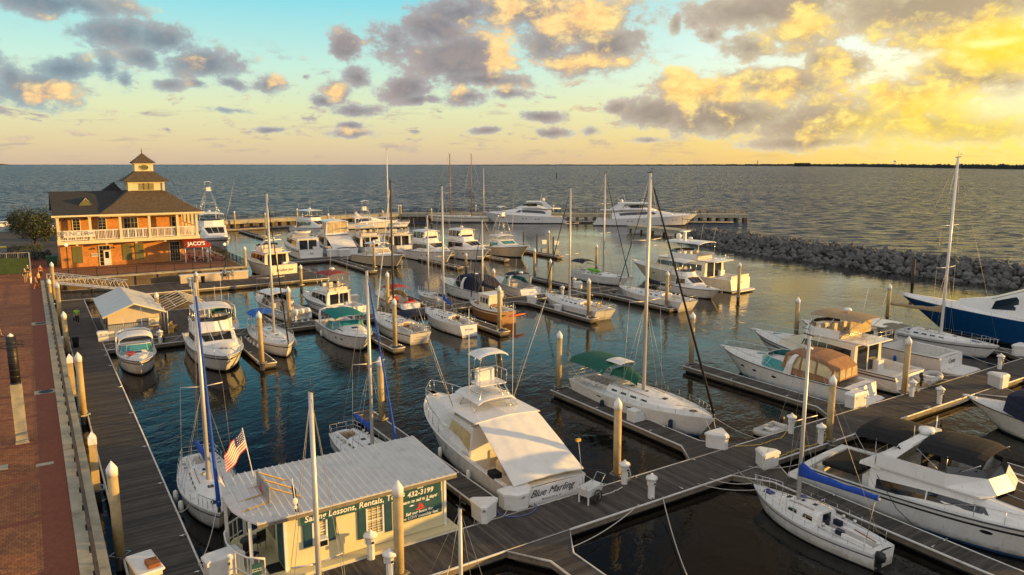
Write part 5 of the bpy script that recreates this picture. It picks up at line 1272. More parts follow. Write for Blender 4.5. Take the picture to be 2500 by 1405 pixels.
    b=MB(); yb=H.hb(.1)-.35; b.bevbox(H.X(ck[0])+.05,H.X(ck[0])+.5,-yb*.7,yb*.7,floor,floor+.5,.06); b.build('cockpit_bench',seatm,root)
    if ch:
        b=MB(); xx=x0-.02
        b.box(xx-.5,xx-.03,-w_*.75,-w_*.35,floor,floor+.85); b.build('cockpit_locker','gelcoat',root)
    if rails: rail(root,H,.50,.985,.62,.10,.07,hb=.3)
    if ports: portholes(root,H,ports,.64,.26,.10)
    if pulp: anchor(root,H)
    return H,C,zt,zh,wfz
def dinghy(name,label,X,Y,z,rz,L=2.8,parent=None,ob=True,col='rubber_grey',group=None,rx=0,ry=0):
    t=thing(name,label,'dinghy',(X,Y,z),rz,group); t.rotation_euler=(rx,ry,rz)
    w=.55; pts=[(-L/2,-w,0)]+[(L*.22,-w,0)]+[(L*.22+ .42*L*.5*math.sin(a)+.0,-w*math.cos(a),.10*math.sin(a)) for a in [math.pi*k/8 for k in range(1,8)]]+[(L*.22,w,0),(-L/2,w,0)]
    MB().tube(pts,.2,10).build('inflatable_tube',col,t)
    b=MB(); b.prism([(-L/2+.1,-w+.1),(L*.25,-w+.1),(L*.4,0),(L*.25,w-.1),(-L/2+.1,w-.1)],-.14,-.08); b.build('floor','nonskid',t)
    b=MB(); b.box(-.15,.12,-w+.05,w-.05,.08,.13); b.box(-L/2+.1,-L/2+.15,-w+.08,w-.08,-.15,.22); b.build('thwart','gelcoat',t)
    if ob: outboard(t,-L/2+.1,0,.18,'black_plastic',.75)
    return t

def moor(t,H,pierY):
    "lines from the boat's cleats to the pier edge at world y=pierY"
    M_=Matrix.Translation(t.location)@Matrix.Rotation(t.rotation_euler.z,4,'Z'); Mi=M_.inverted(); b=MB()
    bow=M_@Vector((H.L/2-.4,0,0)); st=M_@Vector((-H.L/2+.2,0,0)); bowin=abs(bow.y-pierY)<abs(st.y-pierY)
    for sg in(1,-1):
        if bowin: p=Vector((H.L/2-.7,sg*.25,H.fb+.1)); 
        else: p=Vector((-H.L/2+.3,sg*(H.hb(0)-.15),H.fs+.1))
        w=M_@p; sx=1 if (M_@Vector((0,sg,0))).x>t.location.x else -1
        q=Vector((w.x+sx*1.3,pierY,.56)); b.tube([Mi@v for v in sag(w,q,.18,6)],.016,4)
        # spring line
        p=Vector((0,sg*(H.hb(.5)-.08),H.sz(.5)+.08)); 
    b.build('mooring_lines','rope',t)
# ================================================================ boats
SG='moored sailing boats'; MG='moored motor boats'
def mid(x,y,xs,ys): return (x+xs)/2,(y+ys)/2
def sb(label,X0,Y0,X1,Y1,B,masty,mt=.56,name='sailboat',**k):
    "bow (X0,Y0) stern (X1,Y1)"
    L=math.hypot(X0-X1,Y0-Y1); h=math.degrees(math.atan2(Y0-Y1,X0-X1)); mx,my=mid(X0,Y0,X1,Y1)
    t=place_xy(name,label,'sailboat',mx,my,h,SG)
    f=mt-.5; X=mx+(X0-X1)*f; Y=my+(Y0-Y1)*f
    mh=zat(X,Y,masty) if masty>0 else -masty
    H,C=sailboat(name,label,t,L,B,mh,mt=mt,**k); return t,H,C
BOATS=[]
def mb(name,label,cat,X0,Y0,X1,Y1):
    L=math.hypot(X0-X1,Y0-Y1); h=math.degrees(math.atan2(Y0-Y1,X0-X1)); mx,my=mid(X0,Y0,X1,Y1)
    return place_xy(name,label,cat,mx,my,h,MG),L
# --- left sloop by the walkway
t,H,C=sb('white sloop with blue furled jib and blue sail cover moored at the left walkway',6.0,33.5,6.6,42.0,2.75,690,mt=.55,cover='canvas_blue',furl='canvas_blue',fb=1.15,fs=.95,spread=(.48,),ob=True,cabh=.34,wheel=False,boomang=R(4),boomL=.34,furlr=.085)
fenders(t,H,-1,(.45,.62))
# --- B1 cuddy
t,L=mb('cuddy_cruiser','small white cuddy cruiser with a rounded bow and teal windscreen beside the walkway','motor boat',6.3,63.4,6.7,72.6)
H,C=express(t,L,3.0,fb=1.45,fs=1.1,glass='teal_glass',stripe='stripe_dark',archx=.30,canvas='canvas_white',canvas_kind='bimini',canx=(-1.6,.7),platform=.6,wsx=.5,ports=(.6,),rub='stripe_dark',trunk=.25,radome=False)
b=MB(); b.bevbox(1.9,2.4,-.9,-.3,H.sz(.8)+.2,H.sz(.8)+.45,.05); b.build('deck_cushion','canvas_red',t)
# --- B2 flybridge, bow outward
t,L=mb('flybridge_cruiser','white flybridge cruiser with a cream bimini moored bow outward beside the house shaped shed','motor boat',12.2,59.3,12.9,74.2)
flyboat(t,L*.9,4.3,fb=1.75,fs=1.2,hs=(.26,.52,.70),hz=1.25,fly=(.28,.50),flyh=.75,hardtop=True,ht=(.26,.52),htz=1.95,htm='canvas_white',wins=2,stripe='stripe_dark',aftover=.05,winf=(.42,.84),radar=False)
# --- B3 small hardtop with tan bimini
t,L=mb('bowrider','white runabout with a taupe bimini and tan seats between the flybridge cruiser and a sloop','motor boat',16.2,84.5,15.6,76.6)
express(t,L,2.7,fb=1.2,fs=.95,canvas='canvas_taupe',canvas_kind='bimini',cushions='cushion_tan',platform=.8,ports=(),radome=False,archx=.4,canx=(-1.8,1.0),obm=1)
# --- B4 sloop with blue bimini
t,H,C=sb('white sloop with a blue bimini moored bow outward behind the yellow lit piling',17.8,62.8,18.1,74.2,3.5,473,mt=.56,cover=None,furl='canvas_black',bimini='water_blue_cover',fb=1.35,fs=1.05,spread=(.40,.70),stripe='stripe_dark',furlr=.06,boomL=.34)
fenders(t,H,1,(.5,.6,.68)); fenders(t,H,-1,(.35,.45,.55,.64))
b=MB(); 
# --- B5 triple outboard
t,L=mb('outboard_cruiser','white hardtop cruiser with three white outboard motors stern to the middle pier','motor boat',21.9,89.3,23.6,78.6)
H,C=express(t,L,3.3,fb=1.5,fs=1.0,ck=(.05,.50),arch=False,canvas='gelcoat',canvas_kind='bimini',canx=(-1.6,2.0),platform=.55,obm=3,glass='dark_glass',wsx=.54,ports=(.7,),cushions='cushion',radome=False)
# --- B6 motor cruiser maroon bimini
t,L=mb('flybridge_cruiser','white flybridge cruiser with a maroon bimini above black saloon doors','motor boat',27.0,87.2,29.2,77.2)
H,C,zt,zh,wz=flyboat(t,L,3.9,fb=1.7,fs=1.15,hs=(.27,.60,.74),hz=1.35,fly=(.27,.52),hardtop=True,ht=(.24,.55),htz=2.05,htm='canvas_maroon',wins=4,stripe='stripe_dark',aftover=.03,glass='dark_glass',flyh=.5,seatm='cushion')
# --- B7 green canopy express
t,L=mb('express_cruiser','white express cruiser with a teal green bimini moored bow outward in the middle row','motor boat',24.3,61.0,25.0,72.6)
H,C=express(t,L,3.7,fb=1.55,fs=1.15,canvas='canvas_teal',canvas_kind='bimini',canx=(-3.2,1.2),glass='teal_glass',stripe=None,ports=(.62,.72),arch=True,archx=.22,radome=False,wsx=.45,trunk=.34)
fenders(t,H,-1,(.3,))
b=MB(); C.window(b,.6,2.2,.45,.72,.1,-.2,sgs=(-1,)); b.build('cabin_window','dark_glass',t)
# --- B8 sloop Pymt
t,H,C=sb('white sloop with gold sunlit transom lettering and a navy bimini, stern outward',30.0,72.4,29.9,61.6,3.5,442,mt=.58,cover='canvas_black',bimini='canvas_navy',furl='canvas_white',fb=1.4,fs=1.15,stripe='stripe_dark',mast='mast_dark',spread=(.35,.62),tr=.5,boomL=.32)  # mast in shadow: its shade is put into the dark mast colour
tname(t,H,'Pyxis',.42,'varnish',dz=.18); tname(t,H,'PENSACOLA',.14,'varnish',dz=-.18,shear=0)
# --- B9 dark small sailboat
sb('small white day sailer with a dark stripe behind the blue boomed sloop',41.0,85.0,41.3,79.0,2.3,526,mt=.55,cover=None,boomL=0,fb=.85,fs=.7,cabh=.28,stripe='stripe_dark',wheel=False,spread=(.55,),stern_rails=False)
# --- B10 sloop with blue boom cover
t,H,C=sb('white sloop with a blue sail cover and wooden companionway, stern outward',35.6,72.0,35.4,62.2,3.1,455,mt=.55,cover='canvas_blue',furl=None,fb=1.35,fs=1.15,stripe='gelcoat',spread=(.45,),tr=-.3,boomL=.36,wheel=False,boomang=R(-14),boomz=1.9)
tname(t,H,'Serenity',.28,'varnish',dz=.1)
# --- B11 wooden motorsailer
t,H,C=sb('wooden motorsailer with a white wheelhouse and orange gear on its stern',41.6,72.6,41.9,65.0,2.9,537,mt=.66,cover='canvas_navy',furl='canvas_black',top='varnish',stripe='gelcoat_cream',fb=1.5,fs=1.3,cab=(.30,.86),cabh=.42,spread=(.55,),boomL=.34,st=.7,tr=-.2,wheel=False,boomz=2.3,furlr=.06)
W=House([(-1.4,1.1,2.75,.95,.85,.06),(.3,1.1,2.75,.95,.85,.06),(.75,1.1,1.9,.9,.8,.04)]); W.mesh().build('wheelhouse','gelcoat_cream',t)
b=MB(); W.window(b,-1.2,-.75,.45,.85); W.window(b,-.6,-.15,.45,.85); W.window(b,0.0,.28,.45,.85); W.front(b,1,.85,.1,.6,nd=2); b.build('wheelhouse_windows','dark_glass',t)
b=MB(); b.bevbox(-1.6,.5,-1.05,1.05,2.78,2.86,.03); b.build('wheelhouse_roof','gelcoat',t)
kt=thing('kayak','orange gear bundle lashed across the stern of the wooden motorsailer','kayak',(42.2,63.7,1.15),R(8)); kt.scale=(.72,.72,.72); b=MB(); b.loft([[(x,w*math.cos(a),w*.5*math.sin(a)) for a in [2*math.pi*k/8 for k in range(8)]] for x,w in((-1.7,.03),(-1.2,.22),(-.5,.33),(.5,.33),(1.2,.22),(1.7,.03))],True,cap0=True,cap1=True,sm=True); b.build('kayak_hull','orange_plastic',kt)  # stands for a bundle of orange gear, built in a kayak shape
MB().lathe([(.25,.155),(.28,.19),(.22,.19)],seg=10).build('cockpit_rim','black_plastic',kt)
# --- B12 navy covered express
t,L=mb('express_cruiser','white express cruiser fully covered with navy canvas, moored beyond the middle pier','motor boat',46.0,88.0,47.0,76.6)
express(t,L,3.9,fb=1.75,fs=1.3,canvas='canvas_navy',canvas_kind='enclosure',canx=(-5.2,-.2),archx=.36,glass='teal_glass',ports=(.55,.68),stripe=None,trunk=.36)
# --- B13 open arch
t,L=mb('express_cruiser','white open cruiser with a curved arch and black bimini, stern to the middle pier','motor boat',53.6,86.2,52.9,76.8)
H,C=express(t,L,3.4,fb=1.5,fs=1.1,canvas='canvas_navy',canvas_kind='bimini',canx=(-2.6,-.2),ports=(.6,),archx=.34,platform=.7)
tname(t,H,'Lazy',.25,'stripe_dark',dz=.0)
# --- B14 red canopy
t,L=mb('runabout','white runabout with a bright red canopy and red stern cover','motor boat',35.4,85.2,35.9,76.6)
express(t,L,2.9,fb=1.3,fs=.95,canvas='canvas_red',canvas_kind='bimini',canx=(-2.0,.6),glass='amber_vinyl',ports=(),arch=False,stripe='canvas_red',platform=.6,cushions='canvas_red',trunk=.25)
# --- B17
t,H,C=sb('white sloop with a rounded sunlit stern carrying yellow gear, beside a finger pier',51.9,72.3,51.6,60.4,3.8,460,mt=.57,cover=None,furl='canvas_black',bimini=None,fb=1.35,fs=1.15,stripe='gelcoat',spread=(.40,.68),tr=.7,st=.72,furlr=.065)
b=MB(); b.tube([(H.X(0)+.5,.6+.3*math.cos(a),1.75+.3*math.sin(a)) for a in [2*math.pi*k/12 for k in range(12)]],.07,6,closed=True); b.build('horseshoe_buoy','gold_patch',t)
# --- B18 lime kayak, bow to the right/toward camera
t,H,C=sb('white sloop with a navy bimini and a lime green kayak on deck',68.8,75.8,68.4,87.6,3.5,425,mt=.55,cover=None,boomL=.3,furl='canvas_black',bimini='canvas_navy',fb=1.3,fs=1.1,stripe='gelcoat',spread=(.40,.70),furlr=.06)
kt=thing('kayak','lime green kayak lying on the deck of the navy bimini sloop','kayak',(67.6,82.0,1.75),R(92)); kt.rotation_euler=(R(38),0,R(92)); b=MB(); b.loft([[(x,w*math.cos(a),w*.42*math.sin(a)) for a in [2*math.pi*k/8 for k in range(8)]] for x,w in((-1.5,.05),(-1.1,.3),(-.4,.42),(.4,.42),(1.1,.3),(1.5,.05))],True,cap0=True,cap1=True,sm=True); b.build('kayak_hull','lime_plastic',kt)
MB().lathe([(.25,.17),(.28,.2),(.22,.2)],seg=10).build('cockpit_rim','black_plastic',kt)
# --- B19
t,H,C=sb('white sloop with dark bundles on its cabin, left of the two deck motor yacht',63.2,71.6,63.0,59.0,3.8,438,mt=.56,cover='canvas_navy',furl='canvas_black',fb=1.35,fs=1.2,stripe='gelcoat',spread=(.40,.68),tr=.7,st=.72,furlr=.06,boomL=.3)
b=MB()
for k,(x,y,r_) in enumerate([(-.6,.1,.34),(-.1,-.2,.4),(.4,.15,.3),(.9,-.1,.25)]): b.ball((x,y,1.95),r_,r_*.8,r_*.6)
b.build('dark_bundles','canvas_black',t)
# --- F17 small express near F16
t,L=mb('express_cruiser','small white cruiser with its bow outward tucked beside the two deck motor yacht','motor boat',71.2,61.8,72.2,71.6)
flyboat(t,L,3.4,fb=1.35,fs=1.05,hs=(.30,.48,.64),hz=1.25,fly=(.2,.46),flyh=.55,hardtop=True,ht=(.1,.45),htz=1.9,htm='canvas_white',wins=2,aftover=.06,radar=False,trunk=.25)
# --- F16 two deck motor yacht
t,L=mb('motor_yacht','large two deck white motor yacht with a golden sunlit aft deck and arched hardtop','motor boat',76.3,83.5,79.2,65.3)
H,C,zt,zh,wz=flyboat(t,L,5.4,fb=2.5,fs=1.7,ck=(.03,.22),floor=1.5,hs=(.22,.66,.80),hz=2.0,fly=(.30,.58),flyh=.75,hardtop=True,ht=(.28,.60),htz=2.35,wins=3,winf=(.42,.80),aftover=.18,rub='gelcoat',glass='dark_glass',platform=1.2,house_m='gelcoat_cream',ports=(.7,.8),top='gelcoat_cream',stripe='gelcoat_cream')
MB().box(-L/2+.03,-L/2+.05,-2.2,2.2,1.5,2.2).build('transom_bulwark','gelcoat_cream',t)
tname(t,H,'M/Y',.5,'stripe_dark',dz=.25,shear=0,y=0)
b=MB(); b.lathe([(.1,0),(.35,.12),(.42,.42),(.3,.75),(.05,.85)],cx=.9,z=zh+.1,seg=12,sm=True); b.build('satellite_dome','gelcoat',t)
b=MB(); b.box(-.35,.1,-.12,.12,zh+.1,zh+1.2); b.box(-.5,.2,-.8,.8,zh+1.2,zh+1.32); b.build('radar_mast','gelcoat',t)
# --- BM blue marlin sport fisher (largest, stern outward)
t,L=mb('sport_fisher','white sport fishing boat with a tall tuna tower and a cream canvas cockpit cover','motor boat',20.9,41.8,20.5,27.9)
H,C,zt,zh,wz=flyboat(t,L,4.7,fb=2.15,fs=1.2,ck=(.03,.40),floor=.5,hs=(.34,.52,.66),hz=1.55,fly=(.36,.52),flyh=0,hardtop=False,tw=None,og=None,wins=2,winf=(.40,.88),aftover=-.03,glass='amber_vinyl',platform=0,trunk=.25,rub='gelcoat',rails=False,aft_door=False,stripe='gelcoat')
# wide hardtop over the helm
MB().loft([[(x,y*2.05*(1 if x<1.6 else .8),z) for y,z in((-1,3.78),(-.96,3.86),(0,3.98),(.96,3.86),(1,3.78),(0,3.80))] for x in(-2.9,-1.0,.4,1.5,2.1)],True,cap0=True,cap1=True).xf(Matrix.Translation((0,0,-.42))).build('hardtop','gelcoat',t)
tower(t,-.7,1.35,3.5,4.75,'steel',True,.85,spread=.95)
canopy(t,-1.7,1.1,1.25,4.12,.12,'gelcoat',name='tower_halfway_top',th=.05)
outriggers(t,-.2,1.75,2.9,7.4,ang=.36,back=.05)
b=MB(); 
for y in(1.4,-1.4): b.tube([(-1.0,y,3.9),(-1.1,y,9.2)],.02,4)
b.build('antennas','gelcoat',t)
# canvas sloping from the hardtop aft edge to the transom
rings=[]
for i in range(13):
    u=i/12; x=-2.85+(-L/2+.10+2.85)*u; z=3.36-(3.36-1.42)*(u**1.12)-.05*math.sin(math.pi*u)+.05*math.sin(u*16)*u*(1-u); w=1.85+.25*u
    rings.append([(x,w*v,z+.12*(1-v*v)+.045*abs(math.cos(v*7.0))) for v in [-1+2*j/14 for j in range(15)]])
b=MB(); b.loft(rings+[],False,sm=True); b.loft([[(x,y,z-.03) for x,y,z in r] for r in rings],False,sm=True)
# right hand side curtain
sd_=[[(r[0][0],r[0][1],r[0][2]) for r in rings],[(r[0][0],r[0][1]-.05,max(1.25,r[0][2]-.9*(1-i/12)-.05)) for i,r in enumerate(rings)]]; b.loft(sd_,False)
b.build('cockpit_cover','canvas_white',t)
tname(t,H,'Blue Marling',.52,'stripe_dark',dz=.22,shear=.6); tname(t,H,'PENSACOLA, FL',.17,'stripe_dark',dz=-.17,shear=0)
MB().box(-L/2-.05,-L/2-.02,-2.0,2.0,.10,.26).build('transom_stripe','stripe_dark',t)
rail(t,H,.52,.985,.85,.12,.07,r=.026,mid=False,hb=.35); anchor(t,H,1.1)
b=MB(); b.bevbox(-5.2,-4.5,1.75,2.28,1.22,1.5,.06); b.build('side_door_cover','canvas_black',t)
b=MB(); b.bevbox(-3.6,-2.8,-.8,.8,.5,1.15,.08); b.bevbox(-2.3,-1.7,.2,.9,.5,1.5,.08); b.bevbox(-2.3,-1.7,-.9,-.2,.5,1.5,.08); b.build('helm_seats','cushion',t)
fenders(t,H,1,(.55,.30)); 
bt=thing('deck_brush','long handled deck brush with a yellow head leaning on the large dock box','brush',(22.1,27.25,.5)); MB().tube([(0,0,0),(-.15,.35,2.7)],.016,5).build('handle','alu_mast',bt); MB().xf(Matrix.Identity(4)).box(-.27,-.03,.28,.42,2.66,2.80).build('brush_head','gold_patch',bt)
# --- BS blue boom sailboat behind the shed
t,H,C=sb('small white sloop with a blue sail cover behind the sailing school shed',15.0,33.6,14.6,41.3,2.6,661,mt=.56,cover='canvas_blue',furl='canvas_blue',fb=1.1,fs=.9,spread=(.48,),stripe='stripe_navy',ob=True,wheel=False,boomL=.36,boomang=R(-6),furlr=.075,cabh=.36)
# --- B20 green bimini sailboat
t,H,C=sb('large white sloop with a green bimini, bow to the main pier',33.9,29.3,33.6,41.6,4.0,423,mt=.50,cover=None,furl='canvas_black',fb=1.5,fs=1.3,stripe='gelcoat',bottom='bottom_blue',spread=(.42,.70),cab=(.30,.80),cabw=.60,cabh=.38,wins=4,furlr=.085,tr=.3,st=.76,boomL=0)
canopy(t,-6.2,-2.4,1.65,3.1,.35,'canvas_green',name='bimini',legs=1.3,crown=.16)
canopy(t,-2.35,-.3,.95,2.85,.30,'canvas_green',name='dodger_extension',crown=.14,tiltz=-.35,wr=.35)
canopy(t,-3.1,-1.6,.7,3.32,.05,'canvas_white',name='white_patch',crown=.05)
portholes(t,H,(.30,.55),.80,.28,.05)
fenders(t,H,-1,(.82,.35),'canvas_navy',1.2); fenders(t,H,-1,(.62,),'black_plastic')
st_=thing('boarding_steps','white boarding steps beside the green canopied sloop','steps',(31.8,33.9,.5),R(90)); b=MB(); 
for k in range(3): b.bevbox(-.35,.35,-.6+.3*k,-.3+.3*k,0,.25*(k+1),.02)
b.bevbox(-.35,.35,.3,.62,0,.75,.02); b.build('treads','white_plastic',st_)
# --- R1
t,L=mb('express_cruiser','white express cruiser with a brown canvas enclosure and golden clear panels at its stern','motor boat',47.7,40.6,48.7,28.9)
H,C=express(t,L+.2,4.1,fb=1.8,fs=1.25,canvas='canvas_brown',canvas_kind='enclosure',vinyl=True,canx=(-4.6,-.6),archx=.42,wsx=.50,glass='teal_glass',stripe='gelcoat',bottom='bottom_blue',ports=(.50,.66,.78),platform=1.0,trunk=.34)
tname(t,H,'Our Passion',.22,'stripe_dark',dz=.25)
# --- R2
t,L=mb('flybridge_cruiser','white flybridge motor yacht with a long tan bimini and open aft deck','motor boat',54.0,42.6,54.4,28.6)
H,C,zt,zh,wz=flyboat(t,L,4.7,fb=2.1,fs=1.3,ck=(.03,.24),floor=.7,hs=(.24,.56,.74),hz=1.75,fly=(.34,.58),flyh=.65,hardtop=True,ht=(.22,.54),htz=1.75,htm='canvas_tan',wins=2,winf=(.45,.80),aftover=.13,stripe='stripe_dark',ports=(.35,.42),platform=.9,house_m='gelcoat_cream',radar=True,glass='dark_glass')
b=MB(); f0,f1=H.X(.30),H.X(.36); b.bevbox(f0-.1,f0,-wz*.8,wz*.8,zt+.5,zh-.15,.03); b.build('clear_aft_curtain','amber_vinyl',t)
# tender across its stern
dinghy('inflatable_tender','grey inflatable tender with a gold outboard hanging at the stern of the tan canopied yacht',55.8,27.9,.95,R(8),2.9,rx=R(0),group='inflatable dinghies')
# --- R3
t,L=mb('express_cruiser','white hardtop cruiser with a large swim platform and bright transom lettering','motor boat',61.9,43.3,62.4,29.6)
H,C,zt,zh,wz=flyboat(t,L,4.4,fb=1.9,fs=1.35,ck=(.03,.36),floor=.55,hs=(.40,.58,.74),hz=1.45,fly=(.42,.56),flyh=0,hardtop=False,wins=2,aftover=.08,platform=1.7,ports=(.6,.7),stripe='gelcoat',house_m='gelcoat_cream')
tname(t,H,'Casey',.48,'stripe_dark',dz=.18); canopy(t,H.X(.30),H.X(.40)+.4,1.8,zt+.05,.2,'canvas_taupe',legs=1.4)
fenders(t,H,1,(.25,),'canvas_blue')
# --- R4 sailboat right
t,H,C=sb('white sloop with a tall white mast and tan sail cover near the right edge',69.0,28.9,69.5,39.6,3.4,385,mt=.53,cover='canvas_tan',furl=None,fb=1.35,fs=1.15,stripe='stripe_dark',bottom='bottom_blue',spread=(.38,.62),boomL=.44,wheel=True,boomz=2.5,boomang=R(6),mast='gelcoat')
# --- R5 navy yacht
t=place_xy('motor_yacht','long navy hulled yacht with a white sweeping foredeck at the right edge','motor boat',78.9,29.2,98,MG) ; t['category']='motor boat'
H=Hull(26,6.0,3.1,2.2,tm=.45,st=.9,p=2.2,q=.8,rake=.16,flare=.5); H.build(t,'hull_navy','hull_navy'); H.deck(t,[],cam=.35,m='gelcoat')
S_=[]
for x,h_,w in((-10,2.4,2.5),(-3,2.6,2.6),(1.5,2.3,2.5),(4.5,.9,1.9),(7.5,.1,1.0)): tt=H.T(x); S_.append((x,H.sz(tt)+.1,H.sz(tt)+.35+h_,min(w,H.hb(tt)-.5),w*.70,.25))
C=House(S_); C.mesh(sm=True).build('superstructure','gelcoat',t); b=MB(); C.front(b,2,.97,.02,.98); C.front(b,1,.97,.55,1.0); C.window(b,-8,4.2,.30,.9,.4,-.2,n=8); b.build('wraparound_windows','dark_glass',t)
b=MB(); b.loft([[(x,y*w,z) for y,z in((-1,4.9),(-.8,5.15),(0,5.3),(.8,5.15),(1,4.9),(0,4.85))] for x,w in((-9,2.0),(-2,2.2),(0,1.8),(1.2,.9))],True,cap0=True,cap1=True,sm=True); b.build('roof','gelcoat',t)
# --- R6 foreground flybridge
t,L=mb('flybridge_cruiser','large white flybridge cruiser with two black biminis in the lower right foreground','motor boat',36.5,8.6,35.0,22.8)
H,C,zt,zh,wz=flyboat(t,L,5.0,fb=1.85,fs=1.2,ck=(.03,.26),floor=.7,hs=(.25,.60,.76),hz=1.02,fly=(.27,.60),flyh=.62,hardtop=False,wins=2,winf=(.24,.66),aftover=-.02,stripe='stripe_dark',platform=.9,ports=(.62,.80),rub='stripe_dark',glass='dark_glass',seatm='cushion',flyw=.98,radar=False,bottom='bottom_blue',trunk=.34,flare=.40)
zz=zt+.12; f0=H.X(.30)
# raked arch with radome
b=MB(); ya=wz*.98; xa=H.X(.36); path=[(xa-1.6,ya,zz-.1),(xa-.7,ya*.93,zz+.7),(xa-.1,ya*.8,zz+1.30),(xa+.05,ya*.5,zz+1.42),(xa+.05,-ya*.5,zz+1.42),(xa-.1,-ya*.8,zz+1.30),(xa-.7,-ya*.93,zz+.7),(xa-1.6,-ya,zz-.1)]
wd=[1.0,.6,.45,.42,.42,.45,.6,1.0]; b.loft([[(x-w/2,y,z-.04),(x+w/2,y,z-.04),(x+w/2,y*.95,z+.09),(x-w/2,y*.95,z+.09)] for (x,y,z),w in zip(path,wd)],True,cap0=True,cap1=True); ar=b.build('radar_arch','gelcoat',t)
MB().lathe([(.1,0),(.34,.06),(.38,.18),(.34,.30),(.1,.36)],cx=xa+.05,z=zz+1.5,seg=16).build('radome','gelcoat',ar)
b=MB(); b.tube([(xa,ya*.6,zz+1.45),(xa,ya*.6,zz+2.1)],.03,5); b.tube([(xa,-ya*.6,zz+1.45),(xa,-ya*.62,zz+2.2)],.014,5); b.build('antennas','gelcoat',ar)
canopy(t,xa+.30,xa+3.1,ya*.88,zz+1.52,.25,'canvas_black',crown=.14,legs=zz+.5,name='forward_bimini'); canopy(t,xa-2.6,xa-.35,ya*.9,zz+1.45,.25,'canvas_black',crown=.14,legs=zz,name='aft_bimini')
b=MB(); b.bevbox(xa+.55,xa+.62,-ya*.8,ya*.8,zz+.1,zz+1.35,.03); b.build('black_curtain','canvas_black',t)
b=MB(); b.bevbox(H.X(.06),H.X(.19),-1.55,1.2,1.32,1.52,.06); b.build('black_cockpit_cover','canvas_black',t)
# --- R7 small sailboat
t,H,C=sb('small white sloop with a blue sail cover and black outboard in the lower right foreground',29.2,22.6,28.9,15.6,2.4,820,mt=.62,cover='canvas_blue',furl=None,fb=.95,fs=.75,cab=(.40,.80),cabw=.62,cabh=.50,cockpit=(.04,.40),stripe='stripe_navy',spread=(.50,),ob=True,wheel=False,boomL=.50,boomang=R(12),wins=2,stern_rails=False,rig=True,boomz=1.8,mast='alu_mast')
# --- R8
t,L=mb('express_cruiser','white covered cruiser with a navy cockpit cover, bow cut by the right edge','motor boat',51.2,23.0,51.4,9.5)
express(t,L,4.0,fb=1.6,fs=1.2,canvas='canvas_navy',canvas_kind='enclosure',canx=(-4.5,3.9),archx=.3,wsx=.56,stripe='gelcoat',ports=(),rails=False,trunk=.42,arch=False)
# --- dinghy at the bow of B20
dinghy('inflatable_dinghy','grey inflatable dinghy with a black outboard floating by the white dock box',38.0,28.4,.2,R(187),2.7,group='inflatable dinghies')
# ------------------------------------------------ far rows
t,L=mb('motor_yacht','white flybridge motor cruiser showing its broad cream transom beside the fuel pier','motor boat',29.5,122.5,31.4,111.9)
H,C,zt,zh,wz=flyboat(t,L+1.2,4.7,fb=2.2,fs=1.9,ck=(.03,.20),floor=1.2,hs=(.20,.62,.76),hz=1.6,fly=(.30,.55),flyh=.75,aftover=.16,wins=3,arch=1.9,house_m='gelcoat_cream',top='gelcoat_cream',platform=0)
tname(t,H,'Brother Jess',.55,'stripe_dark',dz=.1)
t,L=mb('trawler','white trawler with a cream inflatable carried on its cabin roof','motor boat',42.5,146,41.9,130.6)
H,C,zt,zh,wz=flyboat(t,L,4.9,fb=2.3,fs=1.7,ck=(.03,.16),floor=1.2,hs=(.12,.62,.72),hz=1.75,fly=(.4,.62),flyh=.6,aftover=.04,wins=4,platform=.6,stripe='stripe_dark')
tname(t,H,'Joy',.5,'stripe_dark',dz=.1)
dinghy('inflatable_dinghy','cream inflatable dinghy on the roof of the white trawler',41.6,134.5,4.55,R(10),3.4,col='gelcoat_cream',group='inflatable dinghies',ob=False)
t,L=mb('sport_fisher','white convertible sport boat fully enclosed in cream canvas above its flybridge','motor boat',49.2,148.0,48.2,130.4)
H,C,zt,zh,wz=flyboat(t,L,5.6,fb=2.6,fs=1.5,hs=(.30,.58,.74),hz=2.0,fly=(.30,.52),flyh=.9,enclosure='gelcoat',encx=(.26,.50),hardtop=True,ht=(.24,.54),htz=2.6,wins=1,aftover=.02,top='gelcoat',stripe='gelcoat',bottom='hull_cream')
b=MB(); b.loft([[(x,y,z+(.1*(1-abs(y)/2.4))) for y in(-2.3,-1,0,1,2.3)] for x,z in((H.X(.30),zt+.1),(H.X(.16),2.9),(H.X(.01),1.7))],False); b.build('cockpit_cover','canvas_white',t)
t,L=mb('sport_boat','white outrigger sport boat with a bright hull, bow outward at the far pier','motor boat',50.6,110.5,48.6,123.6)
H,C,zt,zh,wz=flyboat(t,L,4.4,fb=2.2,fs=1.3,ck=(.03,.34),hs=(.34,.50,.62),hz=1.2,fly=(.34,.5),flyh=0,hardtop=True,ht=(.28,.50),htz=.9,wins=1,aftover=.04,top='hull_cream',stripe='hull_cream',og=7,trunk=.2,glass='amber_vinyl')
t,L=mb('flybridge_cruiser','white flybridge sport boat with a mid tower behind the outrigger boat','motor boat',54.2,141.5,53.6,129.0)
flyboat(t,L,4.8,fb=2.2,fs=1.6,hs=(.22,.60,.76),hz=1.8,fly=(.26,.52),hardtop=True,ht=(.25,.5),wins=2,tw=(.42,8.2),aftover=.1,arch=False)
t,L=mb('sport_boat','white cabin cruiser between the outrigger boat and the first sedan yacht','motor boat',60.8,142.0,60.0,128.9)
flyboat(t,L,4.8,fb=2.1,fs=1.6,hs=(.22,.60,.76),hz=1.7,fly=(.26,.52),hardtop=False,wins=2,aftover=.16,arch=1.8)
